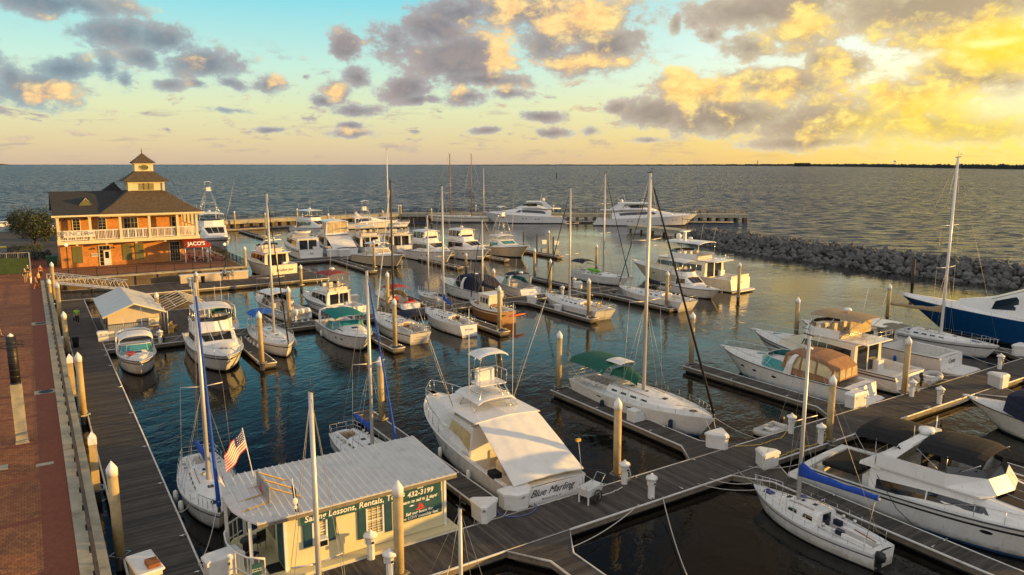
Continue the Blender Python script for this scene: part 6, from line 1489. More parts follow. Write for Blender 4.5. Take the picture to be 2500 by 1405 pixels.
for (X0,Y0,X1,Y1,l) in [(59.9,110.6,58.5,123.4,'left of two matching white sedan bridge yachts with dark windows, bows outward'),(66.6,109.6,65.3,122.6,'right of two matching white sedan bridge yachts with dark windows, bows outward')]:
    t,L=mb('sedan_yacht',l,'motor boat',X0,Y0,X1,Y1)
    H,C,zt,zh,wz=flyboat(t,L,4.6,fb=2.2,fs=1.5,hs=(.22,.58,.78),hz=1.65,fly=(.24,.54),flyh=.7,hardtop=True,ht=(.22,.52),htz=2.0,enclosure='gelcoat',encx=(.24,.50),vinyl='dark_glass',wins=2,winf=(.42,.92),aftover=.08,ports=(.5,.62),radar=True)
t,L=mb('sport_fisher','white sport fishing boat with a steel tower, right end of the far row','motor boat',74.9,109.6,73.8,123.4)
H,C,zt,zh,wz=flyboat(t,L,4.9,fb=2.3,fs=1.3,ck=(.03,.34),hs=(.34,.52,.66),hz=1.3,fly=(.36,.5),flyh=0,hardtop=True,ht=(.30,.52),htz=.9,wins=1,top='hull_cream',stripe='hull_cream',tw=(.42,7.3),og=8,glass='teal_glass',trunk=.25,aftover=.03)
# against the breakwater
def wallboat(px,py,off=0): 
    p=at(px,py,0); return p
t=place_xy('motor_yacht','large white motor yacht with a tall hardtop in front of the slim white piling','motor boat',57.5,176,-80,MG)
flyboat(t,17,5.2,fb=2.4,fs=1.6,hs=(.20,.62,.80),hz=1.9,fly=(.22,.55),hardtop=True,ht=(.22,.55),htz=2.3,wins=2,glass='dark_glass',aftover=.1,ports=(.4,.6),enclosure=None)
t=place_xy('motor_yacht','sleek white express yacht with a dark raked windscreen before the breakwater wall','motor boat',76,187,-12,MG)
flyboat(t,16,4.8,fb=2.0,fs=1.4,hs=(.25,.52,.75),hz=1.6,fly=(.3,.5),flyh=0,wins=1,glass='dark_glass',aftover=.06,arch=1.0)
t,H,C=sb('far white cutter with a very tall white mast and blue hull stripe before the breakwater',86.5,183.5,76.5,189.5,4.0,367,mt=.50,cover='gelcoat',furl=None,top='gelcoat',stripe='canvas_blue',fb=1.5,fs=1.3,spread=(.35,.62,.8),mast='gelcoat')
t,H,C=sb('far schooner with two brown lit masts and a dark hull stripe before the breakwater',99.5,199.2,113.5,186.4,4.2,377,mt=.62,cover='canvas_tan',furl='canvas_tan',top='gelcoat_cream',stripe='stripe_dark',fb=2.0,fs=1.6,spread=(.6,),boomL=.25,furlr=.04,mast='varnish')
mx=H.X(.28); mh=zat(109.6,190,375); b=MB(); b.tube([(mx,0,1.8),(mx,0,mh)],.13,6,r1=.09); mo=b.build('mizzen_mast','varnish',t); b=MB()
b.tube([(mx,0,mh),(mx+3.2,0,1.9)],.025,3); b.tube([(mx,0,mh),(H.X(.02),0,1.8)],.025,3); b.build('mizzen_stays','rope',mo)
b=MB(); b.tube([(mx,0,3.1),(mx-3.6,0,3.1)],.07,5); b.build('mizzen_boom','varnish',t)
q=at(1180,543,0); sb('far small sloop with a thin mast just right of the schooner',q.x-3.2,q.y+2.4,q.x+3.6,q.y-2.4,2.8,411,mt=.5,cover='canvas_tan',furl=None,fb=1.2,fs=1.0,spread=(.5,),wheel=False)
def bigyacht(label,cx,cy,head,L,B,ht,hard):
    t=place_xy('motor_yacht',label,'motor boat',cx,cy,head,MG)
    H=Hull(L,B,3.2,1.9,tm=.45,st=.86,p=2.3,q=.8,rake=.13,flare=.5,tr=-1.2); H.build(t,'gelcoat','gelcoat'); H.deck(t,[(.02,.16,1.1,.3)],cam=.15)
    S_=[]
    for f,h_,w in((.14,1.55,.86),(.30,2.0,.88),(.52,2.0,.86),(.64,1.3,.8),(.78,.45,.6),(.92,.05,.3)): x=H.X(f); S_.append((x,H.sz(f)+.05,H.sz(f)+.1+h_,max(.2,B/2*w-.1),B/2*w*.78,.12))
    C=House(S_); C.mesh(sm=True).build('superstructure','gelcoat',t)
    b=MB(); C.window(b,H.X(.22),H.X(.60),.42,.80,-.3,-1.2,n=8); C.front(b,2,.9,.15,.95); b.build('saloon_windows','dark_glass',t)
    z=H.sz(.3)+2.15; b=MB(); r=[]
    for f,w,h_ in((.02,.62,.0),(.18,.8,.05),(.30,.84,.75),(.46,.80,.75),(.56,.55,.35),(.60,.2,.0)): x=H.X(f); r.append([(x,-B/2*w,z),(x,-B/2*w*.92,z+h_+.12),(x,0,z+h_+.16),(x,B/2*w*.92,z+h_+.12),(x,B/2*w,z),(x,0,z-.08)])
    b.loft(r,True,cap0=True,cap1=True,sm=True); fb_=b.build('flybridge','gelcoat',t)
    b=MB(); b.loft([[(H.X(.32),B/2*s_*.8,z+h_) for s_,h_ in((-1,.8),(-1,1.3))]+[],[(H.X(.44),B/2*s_*.78,z+h_) for s_,h_ in((-1,.8),(-1,1.35))],[(H.X(.50),0,z+h_) for h_ in(.7,1.1)],[(H.X(.44),B/2*.78,z+h_) for h_ in(.8,1.35)],[(H.X(.32),B/2*.8,z+h_) for h_ in(.8,1.3)]],False); b.build('flybridge_windscreen','dark_glass',fb_)
    canopy(t,H.X(.20 if hard else .26),H.X(.50 if hard else .46),B/2*.72,z+2.15,.12,'gelcoat',name='hardtop',th=.1)
    b=MB()
    for sg in(1,-1): b.loft([[(H.X(.12),sg*B/2*.74,z+.1),(H.X(.22),sg*B/2*.74,z+.1)],[(H.X(.22),sg*B/2*.68,z+2.0),(H.X(.27),sg*B/2*.68,z+2.0)]],False)
    b.build('arch_legs','gelcoat',t)
    b=MB(); b.lathe([(.1,0),(.38,.15),(.42,.5),(.25,.8),(.05,.9)],cx=H.X(.24),z=z+2.2,seg=10); b.tube([(H.X(.28),.6,z+2.2),(H.X(.26),.6,z+4.4)],.03,4); b.tube([(H.X(.22),-.5,z+2.2),(H.X(.2),-.5,z+3.6)],.03,4); b.build('radar_and_antennas','gelcoat',t)
    portholes(t,H,(.30,.34,.46,.50,.64,.76,.80),.62,.24,.12)
    b=MB(); xs=H.X(0); b.prism([(xs-1.3,-B*.36),(xs+.9,-B*.42),(xs+.9,B*.42),(xs-1.3,B*.36)],.25,.42); b.build('swim_platform','nonskid',t)
    rail(t,H,.62,.985,.8,.15,.06,r=.03); return t,H
def yfit(spx,spy,bpx,head):
    S_=at(spx,spy,0); u=Vector((math.cos(R(head)),math.sin(R(head)),0)); L=10
    for _ in range(60):
        q=pxy(*(S_+u*L).xy,3.2)[0]; L+=(abs(bpx-spx)-abs(q-spx))*.04
    c=S_+u*L/2; return c.x,c.y,head,L
x_,y_,h_,L_=yfit(1372,545,1181,146); bigyacht('large white yacht against the breakwater, bow pointing left, with a low dark window band',x_,y_,h_,L_,6.0,7.4,False)
x_,y_,h_,L_=yfit(1459,550,1702,-37.5); bigyacht('large white yacht against the breakwater, bow pointing right, near the pier end',x_,y_,h_,L_,6.2,7.4,True)
# big sport fisher behind the building
t=place_xy('sport_fisher','tall white sport fishing yacht with a tuna tower showing behind the brick building','motor boat',30.6,158.4,-91,MG)
H,C,zt,zh,wz=flyboat(t,21,6.2,fb=3.1,fs=1.8,hs=(.26,.60,.78),hz=2.6,fly=(.28,.56),flyh=1.1,hardtop=True,ht=(.28,.56),htz=2.5,wins=1,glass='dark_glass',tw=(.42,11.6),og=11,top='gelcoat',stripe='stripe_dark',bottom='hull_black',winf=(.35,.75))
# --- foreground masts whose hulls lie below the picture
def low_sloop(label,X,Y,px,py,cov,L=7.5):
    mh=zat(X,Y,py)
    for _ in range(20): X+=(px-pxy(X,Y,mh)[0])*.015; mh=zat(X,Y,py)
    t=place_xy('sailboat',label,'sailboat',X,Y-.4,-90,SG)
    H,C=sailboat('s',label,t,L,2.4,mh,mt=.45,cover=cov,furl=None,fb=1.0,fs=.8,spread=(.3,),wheel=False,mast='alu_mast',boomL=.34 if cov else 0,boomz=2.0)
low_sloop('sloop whose sunlit mast rises in front of the sailing school window',7.1,22.4,757,957,None)
low_sloop('sloop whose short mast top reaches up beside the white wedge box',12.35,20.3,1121,1240,None,7.0)

# mooring lines for every boat lying in a slip
for t in [o for o in COL.objects if o.get('category') in('sailboat','motor boat') and o.parent is None]:
    hull=next((c for c in t.children if c.name.startswith('hull')),None)
    if hull is None: continue
    xs=[v.co.x for v in hull.data.vertices]; ys=[v.co.y for v in hull.data.vertices]; zs=[v.co.z for v in hull.data.vertices]
    class _H: pass
    h=_H(); h.L=2*max(abs(min(xs)),max(xs)); h.fb=max(zs); h.fs=max(v.co.z for v in hull.data.vertices if v.co.x<min(xs)+.6); hbm=max(v.co.y for v in hull.data.vertices if v.co.x<min(xs)+.6); h.hb=lambda t_,hbm=hbm:hbm; h.sz=lambda t_:h.fb
    x,y=t.location.x,t.location.y; a=abs(math.sin(t.rotation_euler.z))
    if a<.9: continue
    ends=[y+h.L/2,y-h.L/2]
    best=None
    for py in(24.85,27.25,73.45,75.65,124.75,128.05):
        for e in ends:
            if abs(e-py)<3.4 and (best is None or abs(e-py)<best[0]): best=(abs(e-py),py)
    if best and x<80: moor(t,h,best[1])
# ================================================================ buildings, people, small things
def xat(px,Y,Z):
    a,b=-60,200
    for _ in range(50):
        m=(a+b)/2
        if pxy(m,Y,Z)[0]<px:a=m
        else:b=m
    return a
def rectpx(cv,x0,x1,y0,y1,Y,zg=5):
    "image rectangle on the plane y=Y -> X0,X1,Z0,Z1"
    p=cv(x0,y0);q=cv(x1,y1); X0=xat(p[0],Y,zg);X1=xat(q[0],Y,zg); xm=(X0+X1)/2
    ymid0=(p[1]);ymid1=(q[1]); return X0,X1,zat(xm,Y,ymid1),zat(xm,Y,ymid0)
z1=lambda x,y:(x/3.903,350+y/3.903)
z2b=lambda x,y:(540+x/3.306,980+y/3.306)
BY=125.0
bt=thing('brick_restaurant','two storey brick building with a cream balcony, dark hipped roof and a cupola tower','building',(11.5,131,PZ))
O=Vector((11.5,131,PZ))
def bb(): return MB()
def fin(b,name,m,par=bt,o=O):
    b.v=[(x-o.x,y-o.y,z-o.z) for x,y,z in b.v]; return b.build(name,m,par)
b=bb(); b.box(3.2,19.8,BY,137,PZ,9.9); fin(b,'brick_walls','brick_wall')
b=bb(); b.box(3.0,21.8,122.85,BY-.003,5.62,5.92); b.box(19.803,21.8,BY,137,5.62,5.92); b.box(2.9,21.9,122.75,122.849,5.50,5.98)
for X in(5.3,9.1,13,17): b.box(X-.15,X+.15,123.3,BY-.003,5.2,5.615)
fin(b,'balcony_floor','trim_cream')
for X in(3.15,7.15,11.05,14.95,18.85,21.6):
    b=bb(); b.box(X-.17,X+.17,122.95,123.29,5.92,9.62); b.box(X-.24,X+.24,122.9,123.34,5.92,6.2); b.box(X-.24,X+.24,122.9,123.34,9.25,9.62); fin(b,'balcony_post','trim_cream')
for Y in(126.6,130,133.5,136.8): b=bb(); b.box(21.43,21.77,Y-.17,Y+.17,5.92,9.62); fin(b,'balcony_post','trim_cream')
b=bb(); b.box(3.15,21.6,123.05,123.19,7.32,7.46); b.box(3.15,21.6,123.05,123.19,6.05,6.15); b.box(21.53,21.67,123.2,136.8,7.32,7.46); b.box(21.53,21.67,123.2,136.8,6.05,6.15)
for k in range(int(18.4/.2)): X=3.3+k*.2; b.box(X-.032,X+.032,123.09,123.15,6.15,7.32)
for k in range(int(13.4/.2)): Y=123.3+k*.2; b.box(21.57,21.63,Y-.032,Y+.032,6.15,7.32)
for k in range(19): X=3.2+k*.98; b.box(X-.06,X+.06,123.06,123.18,6.1,7.4)
fin(b,'balcony_railing','trim_white')
# banner
r=rectpx(z1,605,905,838,882,123.0,7); b=bb(); b.box(r[0],r[1],122.88,122.92,6.5,7.5); bn=fin(b,'banner','banner')
text(bt,'SPENCER',.95,'canvas_grey',bn,frame((r[0]+(r[1]-r[0])*.31-O.x,122.86-O.y,7.02-O.z),(1,0,0),(0,0,1)))
text(bt,'| BANKS',.5,'canvas_grey',bn,frame((r[0]+(r[1]-r[0])*.80-O.x,122.86-O.y,7.0-O.z),(1,0,0),(0,0,1)))
# roofs
def gable(b,pts): b.add(pts,[tuple(range(len(pts)))])
b=bb()
A=[(2.6,122.4,9.72),(2.6,124.8,10.45),(2.6,130.8,12.85),(2.6,137.6,9.9)]
b.loft([A,[(13.5,y,z) for x,y,z in A]],False); b.loft([[(x,y,z-.16) for x,y,z in A],[(13.5,y,z-.16) for x,y,z in A]],False)
b.add([A[0],A[1],A[2],A[3],(2.6,137.6,9.74),(2.6,130.8,12.69),(2.6,124.8,10.29),(2.6,122.4,9.56)],[tuple(range(8))]); fin(b,'main_roof','shingle_dark')
b=bb(); b.box(2.45,13,122.3,122.42,9.45,9.70); fin(b,'gutter','trim_cream')
b=bb(); b.add([(3.2,BY,9.7),(3.2,137,9.7),(3.2,130.8,12.6)],[(0,1,2)]); fin(b,'gable_wall','brick_wall')
cx,cy=15.45,129.6
def pyr(b,h0,z0,h1,z1_,th=.14,c=(cx,cy)):
    q=lambda h,z:[(c[0]-h,c[1]-h,z),(c[0]+h,c[1]-h,z),(c[0]+h,c[1]+h,z),(c[0]-h,c[1]+h,z)]
    b.loft([q(h0,z0-th),q(h0,z0),q((h0+h1)/2,(z0+z1_)/2-.04*(h0-h1)),q(h1,z1_)],True,cap0=True,cap1=True)
b=bb(); pyr(b,7.2,9.68,2.5,12.9); fin(b,'hipped_roof','shingle')
b=bb(); h=7.22; b.box(cx-h,cx+h,cy-h-.06,cy-h+.02,9.42,9.66); b.box(cx+h-.02,cx+h+.06,cy-h,cy+h,9.42,9.66); fin(b,'gutter','trim_cream')
b=bb(); b.box(cx-h+.2,cx+h-.2,cy-h+.2,cy+h-.2,9.3,9.53); fin(b,'soffit','trim_cream')
# the two tier cupola
b=bb(); b.box(cx-2.4,cx+2.4,cy-2.4,cy+2.4,12.3,14.4)
for sx in(-1,1):
    for sy in(-1,1): b.box(cx+sx*2.4-.16,cx+sx*2.4+.16,cy+sy*2.4-.16,cy+sy*2.4+.16,12.3,14.4)
b.box(cx-2.6,cx+2.6,cy-2.6,cy+2.6,14.05,14.3); b.box(cx-2.58,cx+2.58,cy-2.58,cy+2.58,12.5,12.75); cu=fin(b,'lower_cupola','trim_cream')
b=bb()
for k in range(10): z=13.0+k*.1; b.box(cx-1.05,cx+1.05,cy-2.48,cy-2.405,z,z+.06)
for X in(-.36,.34): b.box(cx+X,cx+X+.05,cy-2.49,cy-2.405,13.0,14.0)
fin(b,'louvre','shutter_olive',cu)
b=bb(); pyr(b,3.2,14.42,1.15,15.95); fin(b,'lower_cupola_roof','shingle',cu)
b=bb(); b.box(cx-1.3,cx+1.3,cy-1.3,cy+1.3,15.6,17.15); b.box(cx-1.45,cx+1.45,cy-1.45,cy+1.45,16.95,17.12); cu2=fin(b,'upper_cupola','trim_cream')
b=bb(); b.add([(cx+.62*math.cos(a),cy-1.32,16.4+.40*math.sin(a)) for a in [2*math.pi*k/20 for k in range(20)]],[tuple(range(20))]); ov=fin(b,'oval_window','shutter_olive',cu2)
b=bb(); b.tube([(cx+.66*math.cos(a),cy-1.33,16.4+.44*math.sin(a)) for a in [2*math.pi*k/20 for k in range(20)]],.06,5,closed=True); fin(b,'oval_frame','trim_cream',ov)
b=bb(); pyr(b,1.62,17.2,.06,18.6); fin(b,'upper_cupola_roof','shingle',cu2); b=bb(); b.lathe([(.07,18.5),(.05,18.8),(.12,18.95),(.03,19.1),(.005,19.6)],cx=cx,cy=cy,seg=8); fin(b,'finial','shutter_olive',cu2)
# dormer vent
r=rectpx(z1,745,890,555,612,126,11); b=bb(); X0,X1=r[0],r[1]; ym=125.9
b.add([(X0,ym,10.75),(X1,ym,10.75),((X0+X1)/2,ym,11.85)],[(0,1,2)]); dv=fin(b,'triangular_vent','shutter_olive')
b=bb(); b.tube([(X0-.1,ym-.03,10.72),((X0+X1)/2,ym-.03,11.92),(X1+.1,ym-.03,10.72)],.07,4,closed=True); fin(b,'vent_trim','trim_cream',dv)
b=bb(); b.loft([[(X0-.1,ym,10.72),((X0+X1)/2,ym,11.92),(X1+.1,ym,10.72)],[(X0+1,ym+2.2,10.9),((X0+X1)/2,ym+2.6,11.95),(X1-1,ym+2.2,10.9)]],False); fin(b,'dormer_roof','shingle_dark')
b=bb(); b.add([(9,133,12.2),(13,133,12.2),(11.6,135,14.1),(11.6,133.6,14.1),(9,137,12)],[(0,1,3),(0,3,2,4)]); fin(b,'rear_roof','shingle_dark')
def win(x0,x1,y0,y1,nx,ny,Y=BY,fr='trim_cream',par=bt,cv=z1,o=O,name='window',floor=None,glass='dark_glass',zg=5):
    X0,X1,Z0,Z1=rectpx(cv,x0,x1,y0,y1,Y,zg)
    if floor is not None: Z0=floor
    b=bb(); b.box(X0,X1,Y-.03,Y-.012,Z0,Z1); g=fin(b,name,glass,par,o)
    b=bb(); f=.07 if o is O else .045
    b.box(X0-f,X0+f*.5,Y-.09,Y-.01,Z0-f,Z1+f); b.box(X1-f*.5,X1+f,Y-.09,Y-.01,Z0-f,Z1+f); b.box(X0+f*.5,X1-f*.5,Y-.09,Y-.01,Z1,Z1+f); b.box(X0+f*.5,X1-f*.5,Y-.09,Y-.01,Z0-f,Z0+f*.3)
    for k in range(1,nx): X=X0+(X1-X0)*k/nx; b.box(X-f*.2,X+f*.2,Y-.06,Y-.031,Z0,Z1)
    for k in range(1,ny): Z=Z0+(Z1-Z0)*k/ny; b.box(X0,X1,Y-.064,Y-.032,Z-f*(.5 if k==ny//2 and o is not O else .2),Z+f*(.5 if k==ny//2 and o is not O else .2))
    fin(b,'frame',fr,g,o); return X0,X1,Z0,Z1
win(690,760,722,832,2,4,zg=8.5); win(935,1008,715,822,2,4,zg=8.5); win(1180,1312,712,800,4,4,floor=5.95,name='french_door',zg=8); win(1636,1698,700,800,2,4,floor=5.95,name='french_door',zg=8)
win(945,1050,978,1165,3,5,floor=PZ+.05,name='entrance_door',zg=4); win(1618,1712,940,1125,4,5,floor=PZ+.05,name='french_door',zg=4)
X0,X1,Z0,Z1=rectpx(z1,985,1050,1020,1165,BY,4); b=bb(); b.box(X0,X1,BY-.12,BY-.095,PZ+.1,Z1); dr=fin(b,'door_leaf','trim_white'); b=bb(); b.box(X0+.2,X1-.2,BY-.135,BY-.12,Z1-1.2,Z1-.2); fin(b,'door_light','dark_glass',dr)
for x0,x1,y0,y1 in((690,785,985,1145),(1168,1255,960,1110),(1288,1368,952,1105)):
    X0,X1,Z0,Z1=rectpx(z1,x0,x1,y0,y1,BY,4); b=bb(); b.box(X0,X1,BY-.07,BY-.005,Z0,Z1); b.box((X0+X1)/2-.02,(X0+X1)/2+.02,BY-.085,BY-.071,Z0,Z1); fin(b,'shutter','shutter_olive')
X0,X1,Z0,Z1=rectpx(z1,868,932,1052,1080,BY,4); b=bb(); b.box(X0,X1,BY-.06,BY-.005,Z0,Z1); sg=fin(b,'wall_sign','trim_white'); text(bt,'OFFICE',.26,'stripe_dark',sg,frame(((X0+X1)/2-O.x,BY-.07-O.y,(Z0+Z1)/2-O.z),(1,0,0),(0,0,1)),bold=.01)
for x,y in((618,735),(815,725),(1065,712),(1425,705),(1718,695),(895,1005),(1083,995),(1270,985)):
    p=z1(x,y); X=xat(p[0],BY,8 if y<800 else 4.5); Z=zat(X,BY,p[1]); b=bb(); b.lathe([(.05,Z+.12),(.2,Z-.05),(.12,Z-.1)],cx=X,cy=BY-.25,seg=8); b.box(X-.03,X+.03,BY-.25,BY-.005,Z+.1,Z+.16); fin(b,'wall_lantern','iron_black')
# red awning
b=bb(); yf=121.9; xa,xb=xat(450,yf,4.4),xat(515,yf,4.4); b.add([(xa,124.6,5.6),(xb-1.3,124.6,5.6),(xb,yf,4.75),(xa,yf,4.75),(xa,yf,4.15),(xb,yf,4.15),(xa,124.6,5.5),(xb-1.3,124.6,5.5),(xb,124.6,4.2)],[(0,3,2,1),(3,4,5,2),(1,2,5,8)]); aw=fin(b,'awning','awning_red')
text(bt,"JACO'S",.82,'sign_letter',aw,frame(((xa+xb)/2-.2-O.x,yf-.12-O.y,4.78-O.z),(1,0,0),(0,.35,1)),bold=.02)
b=bb()
for X in(xa+.1,xa+1.4,xa+2.6,xb-.1): b.box(X-.06,X+.06,yf+.02,yf+.14,PZ,4.3)
fin(b,'awning_poles','trim_white',aw)
for k,(X,Y) in enumerate([(20.9,123.3),(22.6,122.9),(24.2,123.6),(22.0,120.6),(24.6,120.9)]):
    t=thing('bistro_table','small dark round table on the terrace '+['at the inner end of the red awning','in the middle under the red awning','at the outer end of the red awning','before the red awning, nearer the brick wall','in front of the red awning, nearer the water'][k],'table',(X,Y,PZ+.03),group='terrace tables')
    MB().lathe([(.45,.72),(.47,.76),(.02,.77)],seg=12).build('table_top','iron_black',t); MB().lathe([(.25,0),(.04,.06),(.04,.72)],seg=8).build('pedestal','iron_black',t)
# ---------------------------------------------------------------- house shaped shed
o=Vector((7.4,82.4,DZ)); hs=thing('shed','tan house shaped shed with a grey gabled roof on the dock','shed',tuple(o))
b=bb(); b.box(5.2,9.6,77.2,87.6,DZ,2.95); b.add([(5.2,77.2,2.95),(9.6,77.2,2.95),(7.4,77.2,3.75),(5.2,87.6,2.95),(9.6,87.6,2.95),(7.4,87.6,3.75)],[(0,1,2),(4,3,5)]); fin(b,'walls','canvas_tan' if 0 else 'hull_cream',hs,o)
b=bb(); b.box(5.15,9.65,77.13,77.195,DZ,1.95)
for k in range(30): X=5.2+k*.152; b.box(X,X+.05,77.10,77.13,DZ,1.95)
fin(b,'corrugated_panel','corrugated',hs,o); b=bb(); b.box(5.15,9.65,77.10,77.19,1.955,2.03); fin(b,'trim_board','stripe_dark',hs,o)
b=bb(); A=[(4.75,2.86),(7.4,3.93),(10.15,2.86)]
b.loft([[(x,y,z) for x,z in A]+[(x,y,z-.12) for x,z in reversed(A)] for y in(76.6,88.2)],True,cap0=True,cap1=True); fin(b,'roof','roof_metal',hs,o)
b=bb(); b.tube([(4.75,76.58,2.8),(7.4,76.58,3.87),(10.15,76.58,2.8)],.09,4,sm=False); fin(b,'bargeboard','trim_cream',hs,o)
b=bb(); 
for Y in(79,81.5,84,86): b.box(5.17,5.195,Y-.5,Y+.5,1.3,2.3)
fin(b,'side_windows','dark_glass',hs,o)
o2=at(355,792,1.5); ac=MB(); ac.bevbox(-.45,.45,-.2,.2,0,.75,.05); a2=thing('air_conditioner','cream air conditioning unit mounted on the front of the house shaped shed','air conditioner',(9.0,76.78,1.62)); ac.build('casing','trim_cream',a2)
MB().lathe([(.27,0),(.27,.02)],seg=16).xf(Matrix.Translation((-.1,-.205,.38))@Matrix.Rotation(R(90),4,'X')).build('fan_grille','canvas_grey',a2); b=MB(); b.box(-.45,.45,-.2,.25,-.06,0); b.tube([(-.4,-.15,0),(-.4,.25,-.5)],.02,4); b.tube([(.4,-.15,0),(.4,.25,-.5)],.02,4); b.build('bracket','rust',a2)
# bare canopy frame
cf=thing('canopy_frame','bare steel gable canopy frame standing beside the house shaped shed','frame',(12.2,80.5,DZ)); b=MB(); c=MB()
for y in(-3.4,-1.1,1.2,3.5):
    for x in(-1.9,1.9): b.tube([(x,y,0),(x,y,2.3)],.045,5)
for y in [-3.6+1.2*k for k in range(7)]:
    c.tube([(-2.2,y,2.25),(0,y,3.15),(2.2,y,2.25)],.028,4)
for x,z in((-2.2,2.25),(-1.1,2.7),(0,3.15),(1.1,2.7),(2.2,2.25)): c.tube([(x,-3.6,z),(x,3.6,z)],.028,4)
b.build('posts','trim_white',cf); c.build('rafters','trim_white',cf)
def bench(X,Y,rz,label,m='wood_yellow'):
    t=thing('bench',label,'bench',(X,Y,DZ),rz); b=MB(); b.box(-.9,.9,-.22,.22,.40,.46); b.build('seat',m,t); b=MB(); b.box(-.9,.9,.2,.25,.5,.9); b.build('backrest',m,t)
    for x in(-.8,.8): MB().box(x-.05,x+.05,-.2,.24,0,.9 if 0 else .40).build('leg',m,t)
bench(10.9,78.4,R(70),'yellow wooden bench beside the house shaped shed'); bench(13.0,79.0,R(-80),'brown wooden bench under the bare canopy frame','teak')
# ---------------------------------------------------------------- gangway
a=Vector((1.3,at(110,691,1.95).y,1.98)); c_=at(307,702,.75); c_.y=a.y-3.2; gw=thing('gangway','aluminium truss gangway sloping from the promenade down to the fuel pier','gangway',tuple(a))
d=c_-a; d.z=.72-a.z; L=d.length; u=d.normalized(); n=Vector((-u.y,u.x,0)).normalized(); b=MB(); w=.65
b.add([n*w,n*-w,n*-w+d,n*w+d,n*w-Vector((0,0,.1)),n*-w-Vector((0,0,.1)),n*-w+d-Vector((0,0,.1)),n*w+d-Vector((0,0,.1))],[(0,1,2,3),(4,7,6,5),(0,3,7,4),(1,5,6,2)]); b.build('walkway','alu_mast',gw)
for sg in(1,-1):
    b=MB(); o_=n*w*sg; up=Vector((0,0,1.15)); b.tube([o_,o_+d],.07,4,sm=False); b.tube([o_+up,o_+up+d],.05,4,sm=False); k=int(L/.95)
    for i in range(k): p=o_+d*(i/k); q=o_+d*((i+.5)/k)+up; r=o_+d*((i+1)/k); b.tube([p,q],.032,4); b.tube([q,r],.032,4)
    b.tube([o_,o_+up],.045,4); b.tube([o_+d,o_+d+up-u*.5],.045,4); b.build('truss_side','alu_mast',gw)
# ---------------------------------------------------------------- sailing school shed
o=Vector((11,30,DZ)); sh=thing('sailing_school_shed','cream sailing school shed with a white ribbed metal roof and teal lettered signs','shed',tuple(o))
b=bb(); b.prism([(15.0,27.42),(15.0,32.3),(7.4,32.3),(6.2,31.9),(5.55,30.9),(5.35,29.8),(5.55,28.8),(6.1,27.95),(7.0,27.42)],.18,.62,0); fin(b,'float_base','siding_yellow',sh,o)
SY=28.0
def wallz(y): return 3.0+(y-27.8)*.075
b=bb()
b.add([(7.4,28,.62),(14.6,28,.62),(14.6,32,.62),(7.4,32,.62),(7.4,28,wallz(28)-.02),(14.6,28,wallz(28)-.02),(14.6,32,wallz(32)-.02),(7.4,32,wallz(32)-.02)],[(0,1,5,4),(1,2,6,5),(2,3,7,6),(3,0,4,7),(4,5,6,7)])
k=0
while .66+k*.115<2.9: z=.66+k*.115; b.add([(7.38,27.985,z+.11),(14.62,27.985,z+.11),(14.62,27.962,z),(7.38,27.962,z)],[(0,3,2,1)]); b.add([(14.615,28,z+.11),(14.615,32,z+.11),(14.638,32,z),(14.638,28,z)],[(0,3,2,1)]); k+=1
fin(b,'clapboard_walls','siding_yellow',sh,o)
b=bb()
for X,Y in((7.4,27.97),(14.6,27.97)): b.box(X-.06,X+.06,Y-.03,Y+.03,.62,2.95)
fin(b,'corner_boards','trim_white',sh,o)
PR=[(15.1,27.75),(15.1,32.25),(6.6,32.25),(6.05,31.7),(5.72,31.0),(5.6,30.1),(5.68,29.2),(5.95,28.4),(6.3,27.75)]
b=bb(); n_=len(PR); b.add([(x,y,wallz(y)) for x,y in PR]+[(x,y,wallz(y)+.06) for x,y in PR],[tuple(reversed(range(n_))),tuple(range(n_,2*n_))]+[(i,(i+1)%n_,n_+(i+1)%n_,n_+i) for i in range(n_)])
X=15.02
while X>5.8:
    y0=27.75 if X>6.3 else (28.4+(6.0-X)*2); y1=32.25 if X>6.6 else (31.7-(6.1-X)*2)
    b.add([(X-.04,y0,wallz(y0)+.062),(X+.04,y0,wallz(y0)+.062),(X,y0,wallz(y0)+.11),(X-.04,y1,wallz(y1)+.062),(X+.04,y1,wallz(y1)+.062),(X,y1,wallz(y1)+.11)],[(0,2,5,3),(2,1,4,5),(0,1,2),(4,3,5)]); X-=.30
fin(b,'ribbed_roof','roof_metal',sh,o)
b=bb(); b.box(6.3,15.1,27.72,27.78,2.86,2.995); fin(b,'front_fascia','canvas_taupe',sh,o)
# porch
b=bb()
for X,Y in((6.1,28.15),(5.75,30.8),(6.7,31.9)): b.box(X-.06,X+.06,Y-.06,Y+.06,.62,wallz(Y))
fin(b,'porch_posts','trim_white',sh,o)
ar=[(7.2,27.62),(6.5,27.75),(5.95,28.2),(5.65,28.95),(5.52,29.8),(5.62,30.7),(5.95,31.5),(6.6,32.0)]
b=bb(); b.tube([(x,y,1.55) for x,y in ar[1:]],.045,5); b.tube([(x,y,.85) for x,y in ar[1:]],.03,5)
for i in range(1,len(ar)-1):
    for f in(0,.33,.66): x=ar[i][0]+(ar[i+1][0]-ar[i][0])*f; y=ar[i][1]+(ar[i+1][1]-ar[i][1])*f; b.box(x-.02,x+.02,y-.02,y+.02,.62,1.55)
fin(b,'porch_railing','trim_white',sh,o)
b=bb(); b.box(6.0,6.35,27.72,27.75,.95,1.45); rs=fin(b,'rail_sign','sign_teal',sh,o); text(sh,'Join us on\nFacebook!',.09,'sign_letter',rs,frame((6.175-o.x,27.71-o.y,1.2-o.z),(1,0,0),(0,0,1)))
b=bb(); b.box(5.50,5.53,29.6,30.3,.95,1.45); fin(b,'rail_sign','sign_teal',sh,o)
